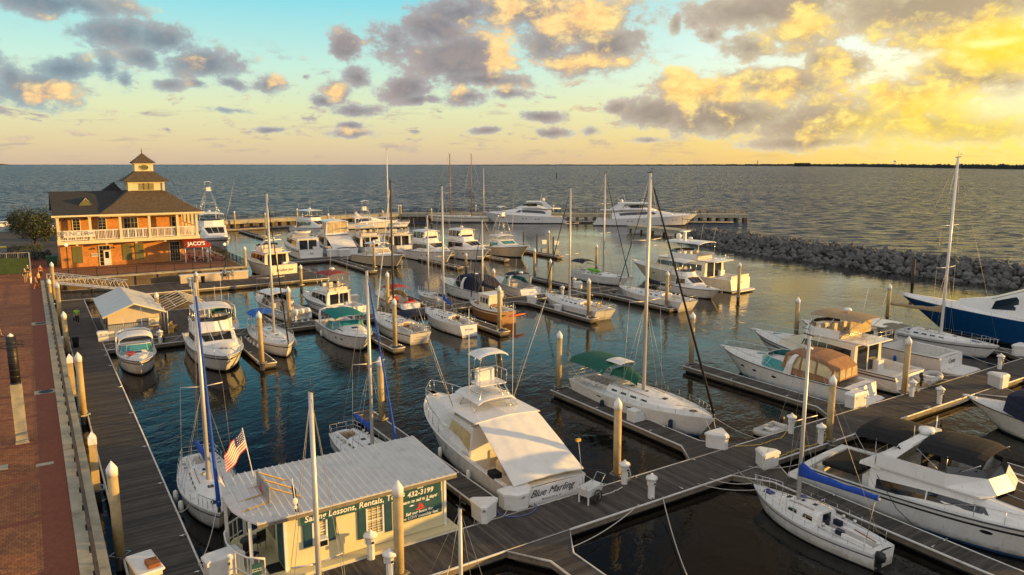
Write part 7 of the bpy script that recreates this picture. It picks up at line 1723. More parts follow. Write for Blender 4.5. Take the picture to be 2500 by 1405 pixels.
b=bb(); b.box(6.75,7.35,28.1,28.85,.625,.64); fin(b,'door_mat','canvas_black',sh,o)
b=bb(); b.box(7.375,7.395,28.3,29.1,.64,2.6); fin(b,'porch_door','sign_teal',sh,o); b=bb(); b.box(7.37,7.39,29.5,30.9,1.3,2.5); fin(b,'porch_window','dark_glass',sh,o)
cv=z2b
r1=win(740,846,958,1128,2,4,SY,'trim_white',sh,cv,o,zg=1.9,glass='blind_tan'); r2=win(1172,1300,842,1062,3,4,SY,'trim_white',sh,cv,o,zg=1.9,glass='blind_tan')
for q,(x0,x1,y0,y1) in zip((r1,r1,r2,r2),((612,694,992,1242),(864,938,932,1174),(1086,1163,872,1114),(1314,1385,817,1050))):
    X0,X1,Z0,Z1=rectpx(cv,x0,x1,y0,y1,SY,1.7); Z0,Z1=q[2]-.08,q[3]+.05; s_=-1 if (X0+X1)/2<(q[0]+q[1])/2 else 1
    if s_<0: X1=q[0]-.06; X0=X1-.36
    else: X0=q[1]+.06; X1=X0+.36
    b=bb(); b.box(X0,X1,SY-.075,SY-.04,Z0,Z1); b.box(X0+.05,X1-.05,SY-.085,SY-.076,Z0+.08,(Z0+Z1)/2-.04); b.box(X0+.05,X1-.05,SY-.085,SY-.076,(Z0+Z1)/2+.04,Z1-.08); fin(b,'shutter','shutter_teal',sh,o)
Xm=(r1[0]+r1[1])/2; b=bb(); b.box(r1[0]+.05,r1[1]-.05,SY-.42,SY-.09,r1[2]-.08,r1[2]+.26); wa=fin(b,'window_air_conditioner','trim_white',sh,o); b=bb(); b.box(r1[0]+.09,r1[1]-.09,SY-.43,SY-.421,r1[2]-.03,r1[2]+.20); fin(b,'grille','dark_glass',wa,o)
def zz_(x,y,X): return zat(X,SY-.1,cv(x,y)[1])
xs0=xat(cv(640,940)[0],SY,2.5); xs1=xat(cv(1420,740)[0],SY,2.6); b=bb(); b.box(xs0,xs1,SY-.10,SY-.06,2.42,2.86); s1=fin(b,'sign_band','sign_teal',sh,o)
text(sh,'Sailing Lessons, Rentals, Tours',.36,'sign_letter',s1,frame(((xs0+xs1)/2+.22-o.x,SY-.11-o.y,2.64-o.z),(1,0,0),(0,0,1)),shear=.15,bold=.006)
xr0=xs1+.02; xr1=xat(cv(1765,700)[0],SY,2.6); b=bb(); b.box(xr0,xr1,SY-.11,SY-.07,2.36,2.90); s2=fin(b,'phone_sign','sign_teal',sh,o)
xc=(xr0+xr1)/2
text(sh,'850',.20,'sign_letter',s2,frame((xc-o.x,SY-.12-o.y,2.79-o.z),(1,0,0),(0,0,1)),shear=.1,bold=.006); text(sh,'432-3199',.33,'sign_letter',s2,frame((xc-o.x,SY-.12-o.y,2.53-o.z),(1,0,0),(0,0,1)),shear=.15,bold=.006)
b=bb(); b.box(xr0-.15,xr1+.03,SY-.10,SY-.06,1.33,2.33); s3=fin(b,'offer_sign','sign_teal',sh,o)
for tx,sz,z in(('Learn to sail in 3 days!',.195,2.21),('Sail our boats for',.19,1.64),('one LOW monthly fee!',.195,1.45)): text(sh,tx,sz,'sign_letter',s3,frame((xc-.06-o.x,SY-.11-o.y,z-o.z),(1,0,0),(0,0,1)),shear=.15,bold=.004)
b=bb(); b.add([(xc-.26,SY-.112,1.80),(xc+.24,SY-.112,1.80),(xc+.16,SY-.112,1.74),(xc-.2,SY-.112,1.74)],[(3,2,1,0)]); b.add([(xc-.16,SY-.112,1.83),(xc-.02,SY-.112,1.83),(xc-.02,SY-.112,2.10)],[(2,1,0)]); b.add([(xc,SY-.112,1.83),(xc+.18,SY-.112,1.83),(xc,SY-.112,2.06)],[(2,1,0)]); fin(b,'painted_sailboat','flag_red',s3,o)
b=bb(); 
for (dx,dz) in((-.42,2.0),(.36,2.08)): b.add([(xc+dx-.13,SY-.112,dz),(xc+dx,SY-.112,dz-.03),(xc+dx+.13,SY-.112,dz),(xc+dx,SY-.112,dz+.05)],[(0,1,2,3)])
fin(b,'painted_clouds','sign_letter',s3,o)
# roof sign with braces, flags
rt=thing('roof_sign','blue sailboat sign panel propped by timber braces on the shed porch roof','sign',(7.1,29.9,3.2)); b=MB(); b.box(-.03,.03,-1.1,.9,.05,.75); rp=b.build('panel','canvas_grey',rt); b=MB(); b.add([(-.035,-.2,.2),(-.035,.5,.2),(-.035,.4,.1),(-.035,-.1,.1)],[(0,1,2,3)]); b.add([(-.035,.1,.22),(-.035,.45,.22),(-.035,.1,.62)],[(0,1,2)]); b.build('painted_sailboat','flag_red',rp)
b=MB()
for y in(-1.0,-.1,.8): b.tube([(.04,y,.7),(1.25,y,.02)],.035,4,sm=False); b.tube([(-1.1,y,-.02),(-.04,y,.1)],.03,4,sm=False)
b.build('braces','wood_yellow',rt)
def flag(name,label,base,tip,fl,W_,Hh,mat0,kind):
    t=thing(name,label,'flag',base); tp=Vector(tip)-Vector(base); MB().tube([(0,0,0),tp],.022,6).build('flagpole','trim_white',t); d=-tp.normalized()
    b=MB(); nx,ny=26,13; fv=Vector(fl).normalized(); up=Vector((0,0,-1))
    side=fv.cross(d).normalized(); vs=[];mi=[];fs=[]
    for j in range(ny+1):
        for i in range(nx+1):
            uu=i/nx; vv=j/ny; p=tp+d*(.06+Hh*vv)+fv*W_*uu*.92+Vector((0,0,-1))*(.42*uu**1.4*W_*.55)+side*(.09*math.sin(uu*9+vv*2)*uu**.5); vs.append(p)
    for j in range(ny):
        for i in range(nx):
            fs.append((j*(nx+1)+i,j*(nx+1)+i+1,(j+1)*(nx+1)+i+1,(j+1)*(nx+1)+i))
            if kind=='us': m_=2 if (i<nx*.4 and j<7) else (j%2)
            else: m_=0
            mi.append(m_)
    b.v=[tuple(v) for v in vs]; b.f=fs; b.mi=mi; b.sm=[True]*len(fs); fo=b.build('flag_cloth',mat0,t)
    if kind=='us':
        b=MB()
        for r_ in range(4):
            for c in range(5):
                uu=(c+.7)/14.5;vv=(r_+.6)/8; p=tp+d*(.06+Hh*vv)+fv*W_*uu*.92+Vector((0,0,-1))*(.42*uu**1.4*W_*.55)+side*(.09*math.sin(uu*9+vv*2)*uu**.5); 
                for s_ in(1,-1): b.add([p+side*.012*s_+fv*.022*math.cos(a)+d*.022*math.sin(a) for a in [2*math.pi*k/5 for k in range(5)]],[(0,1,2,3,4)])
        b.build('stars','flag_white',fo)
    return t
flag('national_flag','striped red, white and blue flag flying from a leaning pole on the shed roof',(7.15,31.6,3.28),(6.75,31.4,5.75),(-.85,-.3,-.55),1.2,.9,['flag_red','flag_white','flag_blue'],'us')
t=flag('dark_flag','limp dark flag with a pale emblem hanging on the shed roof front corner',(7.9,27.9,3.05),(7.75,27.85,4.55),(.1,.02,-1),.45,1.3,['canvas_black'],'x')
b=MB(); b.xf(Matrix.Identity(4)); b.ball((-.10,-.14,.55),.12,.03,.16,8); b.ball((-.10,-.14,.30),.08,.03,.08,8); b.build('emblem','flag_white',t)
for k,(x,y,rz) in enumerate([(6.35,29.3,40),(6.9,30.3,200)]):
    t=thing('patio_chair','black metal chair on the shed porch, '+('nearer the railing' if k==0 else 'nearer the wall'),'chair',(x,y,.62),R(rz),'porch furniture'); b=MB(); b.box(-.22,.22,-.22,.22,.42,.46); b.build('seat','iron_black',t); b=MB(); b.box(-.22,.22,.2,.23,.5,.95); b.build('backrest','iron_black',t)
    for sx in(-.2,.2):
        for sy in(-.2,.2): MB().tube([(sx,sy,0),(sx,sy,.42)],.015,4).build('leg','iron_black',t)
t=thing('patio_table','round black metal table between the chairs on the shed porch','table',(6.5,30.0,.62)); MB().lathe([(.42,.70),(.43,.73),(.02,.74)],seg=14).build('table_top','iron_black',t); MB().lathe([(.2,0),(.03,.05),(.03,.7)],seg=6).build('pedestal','iron_black',t)
# ---------------------------------------------------------------- column on the promenade
p=at(55,1080,PZ); t=thing('monument_column','tall column with a pale square panelled base and a dark ringed cylinder above','column',(p.x,p.y,PZ))
z_=zat(p.x,p.y,937)-PZ; zt_=zat(p.x,p.y,822)-PZ; b=MB(); b.box(-.31,.31,-.31,.31,0,.10); n=5
for k in range(n): b.box(-.27,.27,-.27,.27,.1+(z_-.1)*k/n+.02,.1+(z_-.1)*(k+1)/n-.02)
b.box(-.25,.25,-.25,.25,.1,z_); b.build('panelled_base','coping_concrete',t)
b=MB(); b.lathe([(.24,z_),(.24,zt_)],seg=20)
for k in range(7): z=z_+(zt_-z_)*k/7; b.lathe([(.24,z),(.255,z+.02),(.255,z+.06),(.24,z+.08)],seg=20)
sh_=b.build('dark_shaft','iron_black',t); b=MB(); 
for z in(zt_-.35,zt_-.55): b.tube([(.55*math.cos(a)*(1.0),.4*math.sin(a),z) for a in [2*math.pi*k/18 for k in range(18)]],.018,4,closed=True)
b.build('wire_hoops','iron_black',sh_); MB().lathe([(.14,zt_),(.14,zt_+.06),(.01,zt_+.18)],seg=8).build('cap','piling_cap',t)
# fish cleaning table at the bottom edge
p=at(358,1425,DZ); t=thing('cleaning_table','white cleaning table with a rusty box, cut by the bottom edge on the walkway','table',(p.x,p.y,DZ),R(8)); MB().bevbox(-.5,.5,-.95,.95,.85,.93,.06).build('table_top','white_plastic',t); MB().box(-.42,.42,-.8,.8,0,.84).build('cabinet','white_plastic',t); b=MB(); b.box(-.05,.38,-.75,-.15,.935,1.10); b.build('rusty_box','rust',t)
# dock cart
p=at(1440,1222,DZ); t=thing('dock_cart','white two wheeled dock cart with black spoked wheels beside the sport fishing boat','cart',(p.x,p.y,DZ),R(14)); b=MB(); b.loft([[(x*s_,y*s_,z) for x,y in((-.62,-.36),(.62,-.36),(.62,.36),(-.62,.36))] for s_,z in((.82,.38),(1.0,.78))],True,cap0=True); b.loft([[(x*s_,y*s_,z) for x,y in((-.6,-.34),(.6,-.34),(.6,.34),(-.6,.34))] for s_,z in((1.0,.78),(.8,.42))],True,cap1=True); b.build('tub','white_plastic',t)
for sy in(-1,1):
    b=MB(); b.tube([(.33*math.cos(a),sy*.46,.33+.33*math.sin(a)) for a in [2*math.pi*k/20 for k in range(20)]],.035,6,closed=True)
    for k in range(6): a=math.pi*k/6; b.tube([(.31*math.cos(a),sy*.46,.33+.31*math.sin(a)),(-.31*math.cos(a),sy*.46,.33-.31*math.sin(a))],.014,4)
    b.build('wheel','black_plastic',t)
b=MB(); b.tube([(.5,-.25,.7),(.9,-.25,1.15),(.9,.25,1.15),(.5,.25,.7)],.018,5); b.tube([(-.5,-.2,.7),(-.6,-.2,1.0),(-.6,.2,1.0),(-.5,.2,.7)],.018,5); b.build('handle','steel',t)
for x in(-.5,.5):
    for y in(-.28,.28): MB().box(x-.03,x+.03,y-.03,y+.03,0,.5).build('leg','white_plastic',t)
def bin_(px,py,label,m='canvas_black',h=.85,r=.28):
    p=at(px,py,DZ); t=thing('rubbish_bin',label,'bin',(p.x,p.y,DZ)); MB().lathe([(r*.8,0),(r,h)],seg=12).build('body',m,t); MB().lathe([(r*1.08,h),(r*1.08,h+.06),(.05,h+.12)],seg=12).build('lid',m,t)
bin_(186,848,'dark rubbish bin on the walkway beside a piling'); bin_(496,691,'dark round bin by the service counter on the fuel pier')
# service counter and its pieces on the fuel pier
p=at(530,684,DZ); t=thing('service_counter','long cream service counter against the terrace wall on the fuel pier','counter',(19.6,110.4,DZ)); MB().box(-2.9,6.2,-.5,.5,0,1.05).build('cabinet','hull_cream',t); MB().box(-3.0,6.3,-.62,.55,1.055,1.13).build('counter_top','trim_white',t); MB().box(-1.3,.2,-.54,-.505,.25,.85).build('notice_board','trim_white',t)
p=at(588,675,DZ); t=thing('utility_cart','small dark utility cart beside the two men on the fuel pier','cart',(p.x,p.y,DZ)); MB().box(-.7,.5,-.35,.35,.35,.6).build('tray','iron_black',t)
for x in(-.5,.3):
    for y in(-.36,.36): b=MB(); b.tube([(x+.22*math.cos(a),y,.22+.22*math.sin(a)) for a in [2*math.pi*k/12 for k in range(12)]],.05,5,closed=True); b.build('wheel','black_plastic',t)
# ---------------------------------------------------------------- people
def skinmesh(verts,edges,radii,sub=1):
    me=bpy.data.meshes.new('p'); me.from_pydata(verts,edges,[]); ob=bpy.data.objects.new('p',me); COL.objects.link(ob)
    md=ob.modifiers.new('s','SKIN'); md.use_smooth_shade=True; 
    for i,r in enumerate(radii): me.skin_vertices[0].data[i].radius=(r,r) if not isinstance(r,tuple) else r; me.skin_vertices[0].data[i].use_root=(i==0)
    m2=ob.modifiers.new('u','SUBSURF'); m2.levels=sub; m2.render_levels=sub
    dg=bpy.context.evaluated_depsgraph_get(); out=bpy.data.meshes.new_from_object(ob.evaluated_get(dg)); bpy.data.objects.remove(ob); return out
def person(X,Y,Z,rz,label,shirt,pants,hair='hair',pose='stand',h=1.72,group='people about the marina',hat=None,shorts=False,bag=None):
    t=thing('person',label,'person',(X,Y,Z),rz,group); s=h/1.72
    st=.16 if pose=='walk' else .0; sit=pose=='sit'
    # pelvis, chest, neck, head, arms, legs : facing +x
    pz=.93 if not sit else .5
    V=[(0,0,pz),(0,0,pz+.18),(.0,0,pz+.40),(0,0,pz+.52),(.01,0,pz+.60),(.02,0,pz+.72),(.02,0,pz+.79)]
    Rr=[.13,.115,.14,.06,.055,.095,.07]; E_=[(0,1),(1,2),(2,3),(3,4),(4,5),(5,6)]
    def chain(pts,rr,root):
        k=len(V); V.extend(pts); Rr.extend(rr); E_.append((root,k)); 
        for i in range(len(pts)-1): E_.append((k+i,k+i+1))
        return k+len(pts)-1
    hands=[]
    for sg,ph in((1,1),(-1,-1)):
        if sit: chain([(.05,sg*.10,pz-.02),(.45,sg*.13,pz),(.50,sg*.13,.10),(.60,sg*.14,.05)],[.09,.065,.045,.035],0)
        else: chain([(0,sg*.095,pz-.06),(ph*st*.8+.02,sg*.10,.50),(ph*st*1.6-.03,sg*.10,.09),(ph*st*1.6+.14,sg*.12,.04)],[.092,.06,.042,.034],0)
        arm=[(0,sg*.19,pz+.46),(-ph*st*.5-.02,sg*.24,pz+.18),(-ph*st*.7+.10,sg*.24,pz-.04)]
        if pose=='hips' : arm=[(0,sg*.19,pz+.46),(-.03,sg*.36,pz+.22),(.06,sg*.2,pz+.06)]
        if pose=='reach': arm=[(0,sg*.19,pz+.46),(.14,sg*.24,pz+.24),(.36,sg*.18,pz+.22)]
        w=chain(arm+[(arm[2][0]+.02,arm[2][1],arm[2][2]-.06)],[.055,.042,.032,.036],2)
        px_,py_,pz_=V[w]
        for f,(dx,ln) in enumerate(((-.026,.07),(-.009,.08),(.009,.075),(.026,.06))): chain([(px_+dx,py_,pz_-.04),(px_+dx+.008,py_-sg*.004,pz_-.04-ln*.6),(px_+dx+.016,py_-sg*.012,pz_-.04-ln)],[.009,.0085,.007],w)
        chain([(px_+.03,py_-sg*.004,pz_-.01),(px_+.045,py_-sg*.01,pz_-.05)],[.010,.008],w)
    me=skinmesh(V,E_,Rr,1); me.materials.append(M('skin')); o_=bpy.data.objects.new('body',me); COL.objects.link(o_); o_.parent=t
    # shirt / trousers follow the body
    V2=[(0,0,pz+.0),(0,0,pz+.18),(0,0,pz+.42),(0,0,pz+.49)]; e2=[(0,1),(1,2),(2,3)]; r2=[.155,.14,.165,.08]
    for sg,ph in((1,1),(-1,-1)):
        k=len(V2); a1=(0,sg*.20,pz+.45); a2=(-ph*st*.3-.01,sg*.235,pz+.28)
        if pose=='hips': a2=(-.02,sg*.30,pz+.32)
        if pose=='reach': a2=(.10,sg*.23,pz+.32)
        V2+= [a1,a2]; e2+=[(2,k),(k,k+1)]; r2+=[.08,.065]
    me=skinmesh(V2,e2,r2,1); me.materials.append(M(shirt)); o_=bpy.data.objects.new('shirt',me); COL.objects.link(o_); o_.parent=t
    V3=[(0,0,pz+.04)]; e3=[]; r3=[.15]
    for sg,ph in((1,1),(-1,-1)):
        k=len(V3)
        if sit: pts=[(.05,sg*.10,pz-.02),(.45,sg*.13,pz)]+([] if shorts else [(.50,sg*.13,.14)])
        else: pts=[(0,sg*.1,pz-.08),(ph*st*.8+.02,sg*.10,.52)]+([] if shorts else [(ph*st*1.6-.03,sg*.10,.12)])
        V3+=pts; r3+=[.112,.082,.062][:len(pts)]; e3+=[(0,k)]+[(k+i,k+i+1) for i in range(len(pts)-1)]
    me=skinmesh(V3,e3,r3,1); me.materials.append(M(pants)); o_=bpy.data.objects.new('shorts' if shorts else 'trousers',me); COL.objects.link(o_); o_.parent=t
    hb=MB(); hz=pz+.765; hb.ball((-.005,0,hz),.105,.092,.085,10); hb.build('cap' if hat else 'hair',hat or hair,t)
    fb_=MB(); fz=pz+.70; fb_.ball((.115,0,fz-.005),.018,.012,.022,6); fb_.ball((.012,.092,fz),.015,.012,.028,6); fb_.ball((.012,-.092,fz),.015,.012,.028,6); fo=fb_.build('nose_and_ears','skin',t)
    fb_=MB(); fb_.ball((.105,.034,fz+.03),.010,.014,.009,6); fb_.ball((.105,-.034,fz+.03),.010,.014,.009,6); fb_.ball((.103,0,fz-.045),.008,.024,.006,6); fb_.build('eyes_and_mouth','hair',t)
    fb_=MB(); 
    for c in t.children: pass
    if bag:
        b=MB(); b.bevbox(-.06,.16,-.36,-.24,.35,.75,.04); b.build('carried_bag','canvas_black',t)
    t.scale=(s,s,s); return t
def pp(px,py,z,*a,**k): p=at(px,py,z); return person(p.x,p.y,z,*a,**k)
pp(190,791,DZ,R(-95),'person in a lime green shirt and black trousers carrying a dark bag along the walkway','cloth_lime','cloth_black',pose='walk',bag=True)
pp(550,685,DZ,R(70),'person in a pale blue shirt and black shorts standing at the service counter','cloth_blue','cloth_black',shorts=True,pose='reach',h=1.8)
pp(569,684,DZ,R(110),'person in a bright blue shirt beside the utility cart on the fuel pier','cloth_blue','cloth_blue',shorts=True,h=1.65)
person(29.9,120.6,2.35,R(-60),'person in grey clothes standing on the foredeck of the cream transom motor cruiser','cloth_grey','cloth_grey',h=1.8)
person(23.3,80.3,.5,R(-80),'person in a white shirt standing in the cockpit of the triple outboard cruiser','cloth_white','cloth_white',h=1.8)
person(22.5,81.2,.5,R(-100),'person in dark clothes standing inside the triple outboard cruiser','cloth_black','cloth_black',h=1.75)
person(35.2,64.0,.8,R(90),'person in navy seated in the cockpit of the sloop with the wooden companionway','canvas_navy','cloth_khaki',pose='sit')
G6=[(63,690,'black shirt and pale cap at the left of the promenade group','cloth_black','cloth_khaki','cloth_white','stand'),(76,694,'yellow top and pale leggings with hands on hips','cloth_yellow','cloth_white',None,'hips'),(90,706,'orange outfit nearest the camera in the promenade group','cloth_orange','cloth_orange',None,'walk'),(96,696,'golden shirt and dark trousers at the right of the promenade group','cloth_yellow','cloth_black',None,'stand'),(70,680,'dark top and white cap behind the promenade group','cloth_black','cloth_grey','cloth_white','stand'),(100,678,'dark maroon clothes farthest back beside the gangway','canvas_maroon','cloth_black',None,'stand')]
for x,y,l,s_,p_,h_,ps in G6: pp(x,y,PZ,R(-90+x%7*12),'person in '+l,s_,p_,pose=ps,hat=h_,shorts=(ps=='stand' and x<80))
pp(-4,822,PZ,R(-30),'person in orange at the very left edge of the promenade','cloth_orange','cloth_orange',pose='walk',shorts=True)
q=at(1786,523,2.45); person(167.5,147.5+4,2.45,R(-60),'person in dark clothes standing at the outer end of the breakwater pier','cloth_black','cloth_black'); person(165.8,152.6,2.45,R(-90),'second person at the pier end, just left of the first','cloth_grey','canvas_maroon')
for k,(X,Y,c1) in enumerate([(20.2,123.2,'cloth_black'),(21.7,123.5,'canvas_maroon'),(23.3,123.3,'cloth_black'),(23.4,121.9,'cloth_orange'),(21.2,120.5,'cloth_khaki'),(25.4,120.8,'cloth_black')]):
    person(X,Y,PZ+.03,R([0,180,0,90,0,180][k]),'seated diner in '+['black at the inner end of the red awning','maroon under the middle of the red awning','black under the outer half of the red awning','orange at the front edge of the red awning','khaki before the awning, nearer the brick wall','black before the awning, nearest the water'][k],c1,'cloth_black',pose='sit',group='diners under the red awning')
# ---------------------------------------------------------------- left background: trees, cars, fence
def tree(name,label,X,Y,h,cr,leafm,n=2600,seed=1,trunkh=.35,group='trees at the car park'):
    rnd=random.Random(seed); t=thing(name,label,'tree',(X,Y,PZ),group=group); b=MB(); b.tube([(0,0,-.1),(.1,.05,h*.2),(.0,.1,h*trunkh)],.28,8,r1=.18); 
    tips=[]
    for k in range(9):
        a=k*2.4; q=Vector((cr*.6*math.cos(a),cr*.6*math.sin(a),h*(trunkh+.18+.35*rnd.random()))); b.tube([(0,.1,h*trunkh*.9),q*.5+Vector((0,0,h*trunkh*.4)),q],.10,5,r1=.03); tips.append(q)
    b.build('trunk','bark',t)
    b=MB(); blobs=[(Vector((cr*.55*math.cos(a)*rnd.uniform(.4,1.1),cr*.55*math.sin(a)*rnd.uniform(.4,1.1),h*rnd.uniform(trunkh+.1,.86))),cr*rnd.uniform(.28,.48)) for a in [k*2.4 for k in range(16)]]
    for _ in range(n):
        c,r=rnd.choice(blobs); d=Vector((rnd.gauss(0,1),rnd.gauss(0,1),rnd.gauss(0,1))).normalized(); p=c+d*r*rnd.uniform(.6,1.08)*Vector((1,1,1)).x; p.z=c.z+(p.z-c.z)*.8
        u=Vector((rnd.gauss(0,1),rnd.gauss(0,1),rnd.gauss(0,1))).normalized(); v=u.cross(d+Vector((.01,0,0))).normalized(); s_=rnd.uniform(.10,.24)
        b.add([p-u*s_,p-v*s_*.5,p+u*s_,p+v*s_*.5],[(0,1,2,3)])
    b.build('crown',leafm,t); return t
p=at(95,604,PZ); tree('live_oak','dark spreading evergreen tree just left of the brick building',p.x-.5,p.y,6.6,5.2,'leaf',5200,2,.22)
p=at(45,575,PZ); tree('live_oak','smaller dark tree at the left of the large evergreen',p.x,p.y+4,4.2,3.4,'leaf_dark',2200,5,.2)
p=at(135,590,PZ); tree('live_oak','dark tree squeezed against the left wall of the brick building',p.x-1.5,p.y+2,5.2,3.0,'leaf_dark',1800,9,.2)
def hedge(label,x0,x1,y,h,d,m,n,seed):
    rnd=random.Random(seed); t=thing('hedge',label,'hedge',(x0,y,PZ)); b=MB()
    for _ in range(n):
        p=Vector((rnd.uniform(0,x1-x0),rnd.uniform(0,d),h*rnd.random()**.6*(.75+.35*noise.noise(Vector((rnd.random()*3,seed,0)))))); u=Vector((rnd.gauss(0,1),rnd.gauss(0,1),rnd.gauss(0,1))).normalized(); v=u.orthogonal().normalized(); s_=rnd.uniform(.1,.22); b.add([p-u*s_,p-v*s_*.6,p+u*s_,p+v*s_*.6],[(0,1,2,3)])
    b.build('foliage',m,t)
p=at(0,640,PZ); hedge('dark low hedge behind the green screened fence',-26,2.2,136,1.7,4.5,'leaf_dark',4200,4); hedge('dark hedge along the near edge of the car park',-30,1.5,150,1.6,2.5,'leaf',2600,6)
t=thing('flower_bed','golden flower bed beyond the dark hedge at the left','flower bed',(-14,160,PZ)); b=MB(); rnd=random.Random(8)
for _ in range(900): a=rnd.uniform(0,6.3); r_=rnd.random()**.5; p=Vector((3.4*r_*math.cos(a),1.6*r_*math.sin(a),rnd.uniform(.0,.4))); s_=.12; b.add([p+Vector((-s_,0,0)),p+Vector((0,-s_,.04)),p+Vector((s_,0,.08)),p+Vector((0,s_,.1))],[(0,1,2,3)])
b.build('blooms','gold_patch',t)
def car(px,py,rz,label,m):
    p=at(px,py,PZ); t=thing('parked_car',label,'car',(p.x,p.y,PZ),rz,'cars in the car park'); st=[(-2.2,.45,.85,.8,.75,.02),(-2.1,.3,.95,.88,.82,.02),(-.9,.25,1.0,.9,.84,.02),(.9,.25,1.0,.9,.84,.02),(2.0,.3,.82,.86,.78,.03),(2.2,.4,.68,.75,.7,.02)]
    House(st).mesh(sm=False).build('body',m,t); Hc=House([(-1.75,.95,1.02,.78,.74,.02),(-1.1,.95,1.46,.8,.66,.03),(.35,.95,1.48,.8,.66,.03),(1.15,.95,1.0,.78,.72,.02)]); Hc.mesh().build('cabin',m,t); b=MB(); Hc.window(b,-1.2,.5,.15,.85,.2,-.1,n=3); Hc.front(b,2,.9,.1,.9); b.build('windows','dark_glass',t)
    for x in(-1.35,1.35):
        for sy in(-1,1): MB().lathe([(.33,-.1),(.33,.1)],seg=14).xf(Matrix.Translation((x,sy*.82,.33))@Matrix.Rotation(R(90),4,'X')).build('wheel','black_plastic',t)
car(12,556,R(10),'white parked car at the far left of the car park','car_white'); car(36,553,R(15),'dark parked car beside the white one at the far left','car_dark'); car(128,567,R(60),'white parked car glimpsed between the dark trees','car_white')
# green screened fence
pa=at(3,673,PZ); pb=at(76,670,PZ); L=(pb-pa).length; t=thing('screened_fence','green screened fence panel with a mesh top at the far left of the promenade','fence',tuple(pa),math.atan2(pb.y-pa.y,pb.x-pa.x)); MB().box(-6,L,-.04,.04,.15,2.3).build('green_screen','fence_green',t); b=MB()
for k in range(8): x=-6+(L+6)*k/7; b.tube([(x,.08,0),(x,.08,3.0)],.05,5)
b.tube([(-6,.08,3.0),(L,.08,3.0)],.04,4); b.build('frame','canvas_grey',t); b=MB()
for k in range(int((L+6)/.22)): x=-6+k*.22; b.box(x,x+.02,.05,.07,2.3,3.0)
b.build('mesh_top','canvas_grey',t)
t=thing('fence_return','short grey fence return beside the green screened panel','fence',tuple(pb)); MB().box(-.03,.03,0,9,.1,2.2).build('panel','canvas_grey',t); MB().box(-.08,.08,-.08,.08,0,3).build('post','canvas_grey',t)
p=at(134,652,PZ); t=thing('recycling_bin','dark green wheeled bin at the left corner of the brick building','bin',(p.x-.3,p.y+.6,PZ)); MB().loft([[(x*s_,y*s_,z) for x,y in((-.7,-.5),(.7,-.5),(.7,.5),(-.7,.5))] for s_,z in((.85,0),(1,1.5))],True,cap0=True,cap1=True).build('body','bin_green',t); MB().box(-.75,.75,-.55,.55,1.5,1.6).build('lid','bin_green',t)
t=thing('yellow_bin','yellow topped bin behind the green screened fence','bin',(*at(8,628,PZ).xy,PZ)); MB().box(-.6,.6,-.5,.5,0,1.5).build('body','canvas_grey',t); MB().bevbox(-.65,.65,-.55,.55,1.5,1.75,.1).build('lid','yellow_bin',t)
t=thing('motor_scooter','dark motor scooter parked on the pier below the gangway','scooter',(5.2,104.9,DZ)); b=MB(); b.bevbox(-.6,.2,-.15,.15,.45,.8,.08); b.bevbox(.35,.55,-.2,.2,.3,1.0,.06); b.build('body','canvas_black',t)
for x in(-.55,.6): b=MB(); b.tube([(x+.2*math.cos(a),0,.22+.2*math.sin(a)) for a in [2*math.pi*k/12 for k in range(12)]],.05,5,closed=True); b.build('wheel','black_plastic',t)
b=MB(); b.tube([(.45,-.3,1.05),(.45,.3,1.05)],.02,4); b.build('handlebar','steel',t)
p=at(1359,434,0); t=thing('channel_marker','tiny dark channel marker far out on the open water','buoy',(p.x,p.y,0)); MB().lathe([(1.6,-1),(1.6,.6),(.8,1.0),(.5,4.5),(.9,5.0),(.05,7)],seg=8).build('body','iron_black',t)
# ---------------------------------------------------------------- mooring lines and hoses
def line(name,label,pts,r,m,cat='rope',group='mooring lines'):
    o_=Vector(pts[0]); b=MB(); b.tube([Vector(p)-o_ for p in pts],r,5); o=b.build(name,m,loc=tuple(o_)); tag(o,label,cat,group); return o
line('mooring_line','white mooring line running steeply from the pier cleat off the bottom edge',sag(at(1618,1214,.6),at(1677,1405,.35),.25),.022,'rope')
line('mooring_line','slack pale mooring line across the dark water in the lower centre',sag(at(1560,1232,.6),at(1395,1337,.5),.22,9),.022,'rope')
line('mooring_line','dark slack line from the sport fisher stern to the central piling',sag((22.6,30,1.3),(24.8,27.9,1.0),.35,9),.018,'rope_dark')
line('mooring_line','twin pale line from the walkway to the shed porch',sag((4.5,30.4,.6),(5.6,30.2,.9),.06),.02,'rope')
line('mooring_line','pale bow line of the left sloop reaching the walkway lower cleat',sag((5.9,33.8,1.15),(4.5,30.5,.6),.35,9),.018,'rope')
line('mooring_line','pale side line of the left sloop reaching the walkway upper cleat',sag((5.3,36.0,1.1),(4.5,36.2,.6),.3,9),.018,'rope')
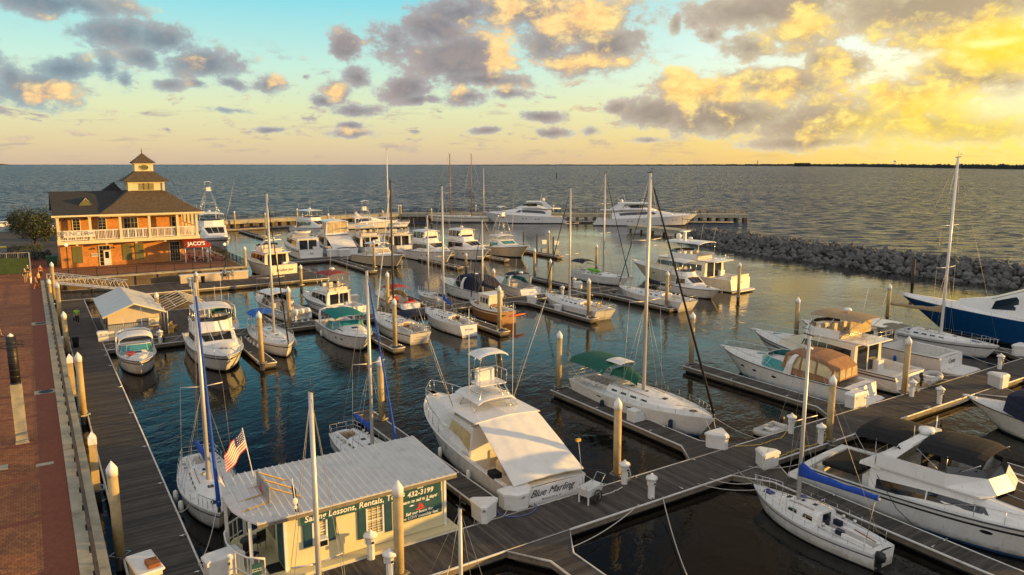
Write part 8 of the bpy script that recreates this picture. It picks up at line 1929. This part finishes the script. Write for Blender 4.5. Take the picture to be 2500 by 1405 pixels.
line('mooring_line','bow line of the small blue covered sloop to the main pier',sag((29.2,22.7,1.0),(28.6,24.9,.6),.15),.018,'rope')
line('mooring_line','dark line draped along the foreground flybridge yacht side',[(33.2,18.6,2.0),(32.6,17.2,1.0),(32.4,16.2,.6)],.02,'rope_dark')
line('mooring_line','pale line from the covered cruiser bow to the pier',sag((51.1,22.9,1.4),(49.6,24.9,.6),.3),.02,'rope')
line('mooring_line','bow line of the green canopied sloop to the pier cleat',sag((33.9,29.4,1.4),(32.6,27.6,.6),.2),.02,'rope')
line('mooring_line','line from the outer finger tip to the green canopied sloop stern',sag((31.6,41.9,.6),(32.4,41.2,1.3),.1),.02,'rope')
rnd=random.Random(3)
def hosepath(pts,z=.53,wob=.12,n=9):
    out=[]
    for (a,c) in zip(pts,pts[1:]):
        a=at(*a,z);c=at(*c,z)
        for i in range(n): f=i/n; out.append(a.lerp(c,f)+Vector((rnd.uniform(-wob,wob)*.4,rnd.uniform(-wob,wob)*.4,0)))
    out.append(at(*pts[-1],z)); return out
line('shore_cable','yellow shore power cord lying along the pier right of the white wedge box',hosepath([(1795,1090),(1850,1087),(1905,1070),(1927,1050)]),.025,'rope_yellow','cord','shore power cords')
line('shore_cable','yellow cord curving from the flybridge yacht stern to the yellow corded pedestal',hosepath([(1890,1120),(1940,1100),(1998,1082)]),.025,'rope_yellow','cord','shore power cords')
line('shore_cable','pale hose from the dock cart to the large central piling',hosepath([(1466,1212),(1490,1204),(1520,1190)]),.03,'rope','hose','shore power cords')
line('shore_cable','pale hoses lying at the foot of the sailing school wall',hosepath([(860,1360),(915,1352),(1000,1318),(1090,1290),(1115,1285)]),.03,'rope','hose','shore power cords')
line('shore_cable','blue grey hose looped round the largest dock box',[Vector((0,0,0))+at(1263,1243,.53)+Vector((1.0*math.cos(a),.72*math.sin(a),0)) for a in [R(150+i*14) for i in range(16)]],.03,'rope_blue','hose','shore power cords')
line('shore_cable','white cords trailing at the sport fisher transom',hosepath([(1310,1235),(1380,1215),(1440,1196)]),.025,'rope','cord','shore power cords')
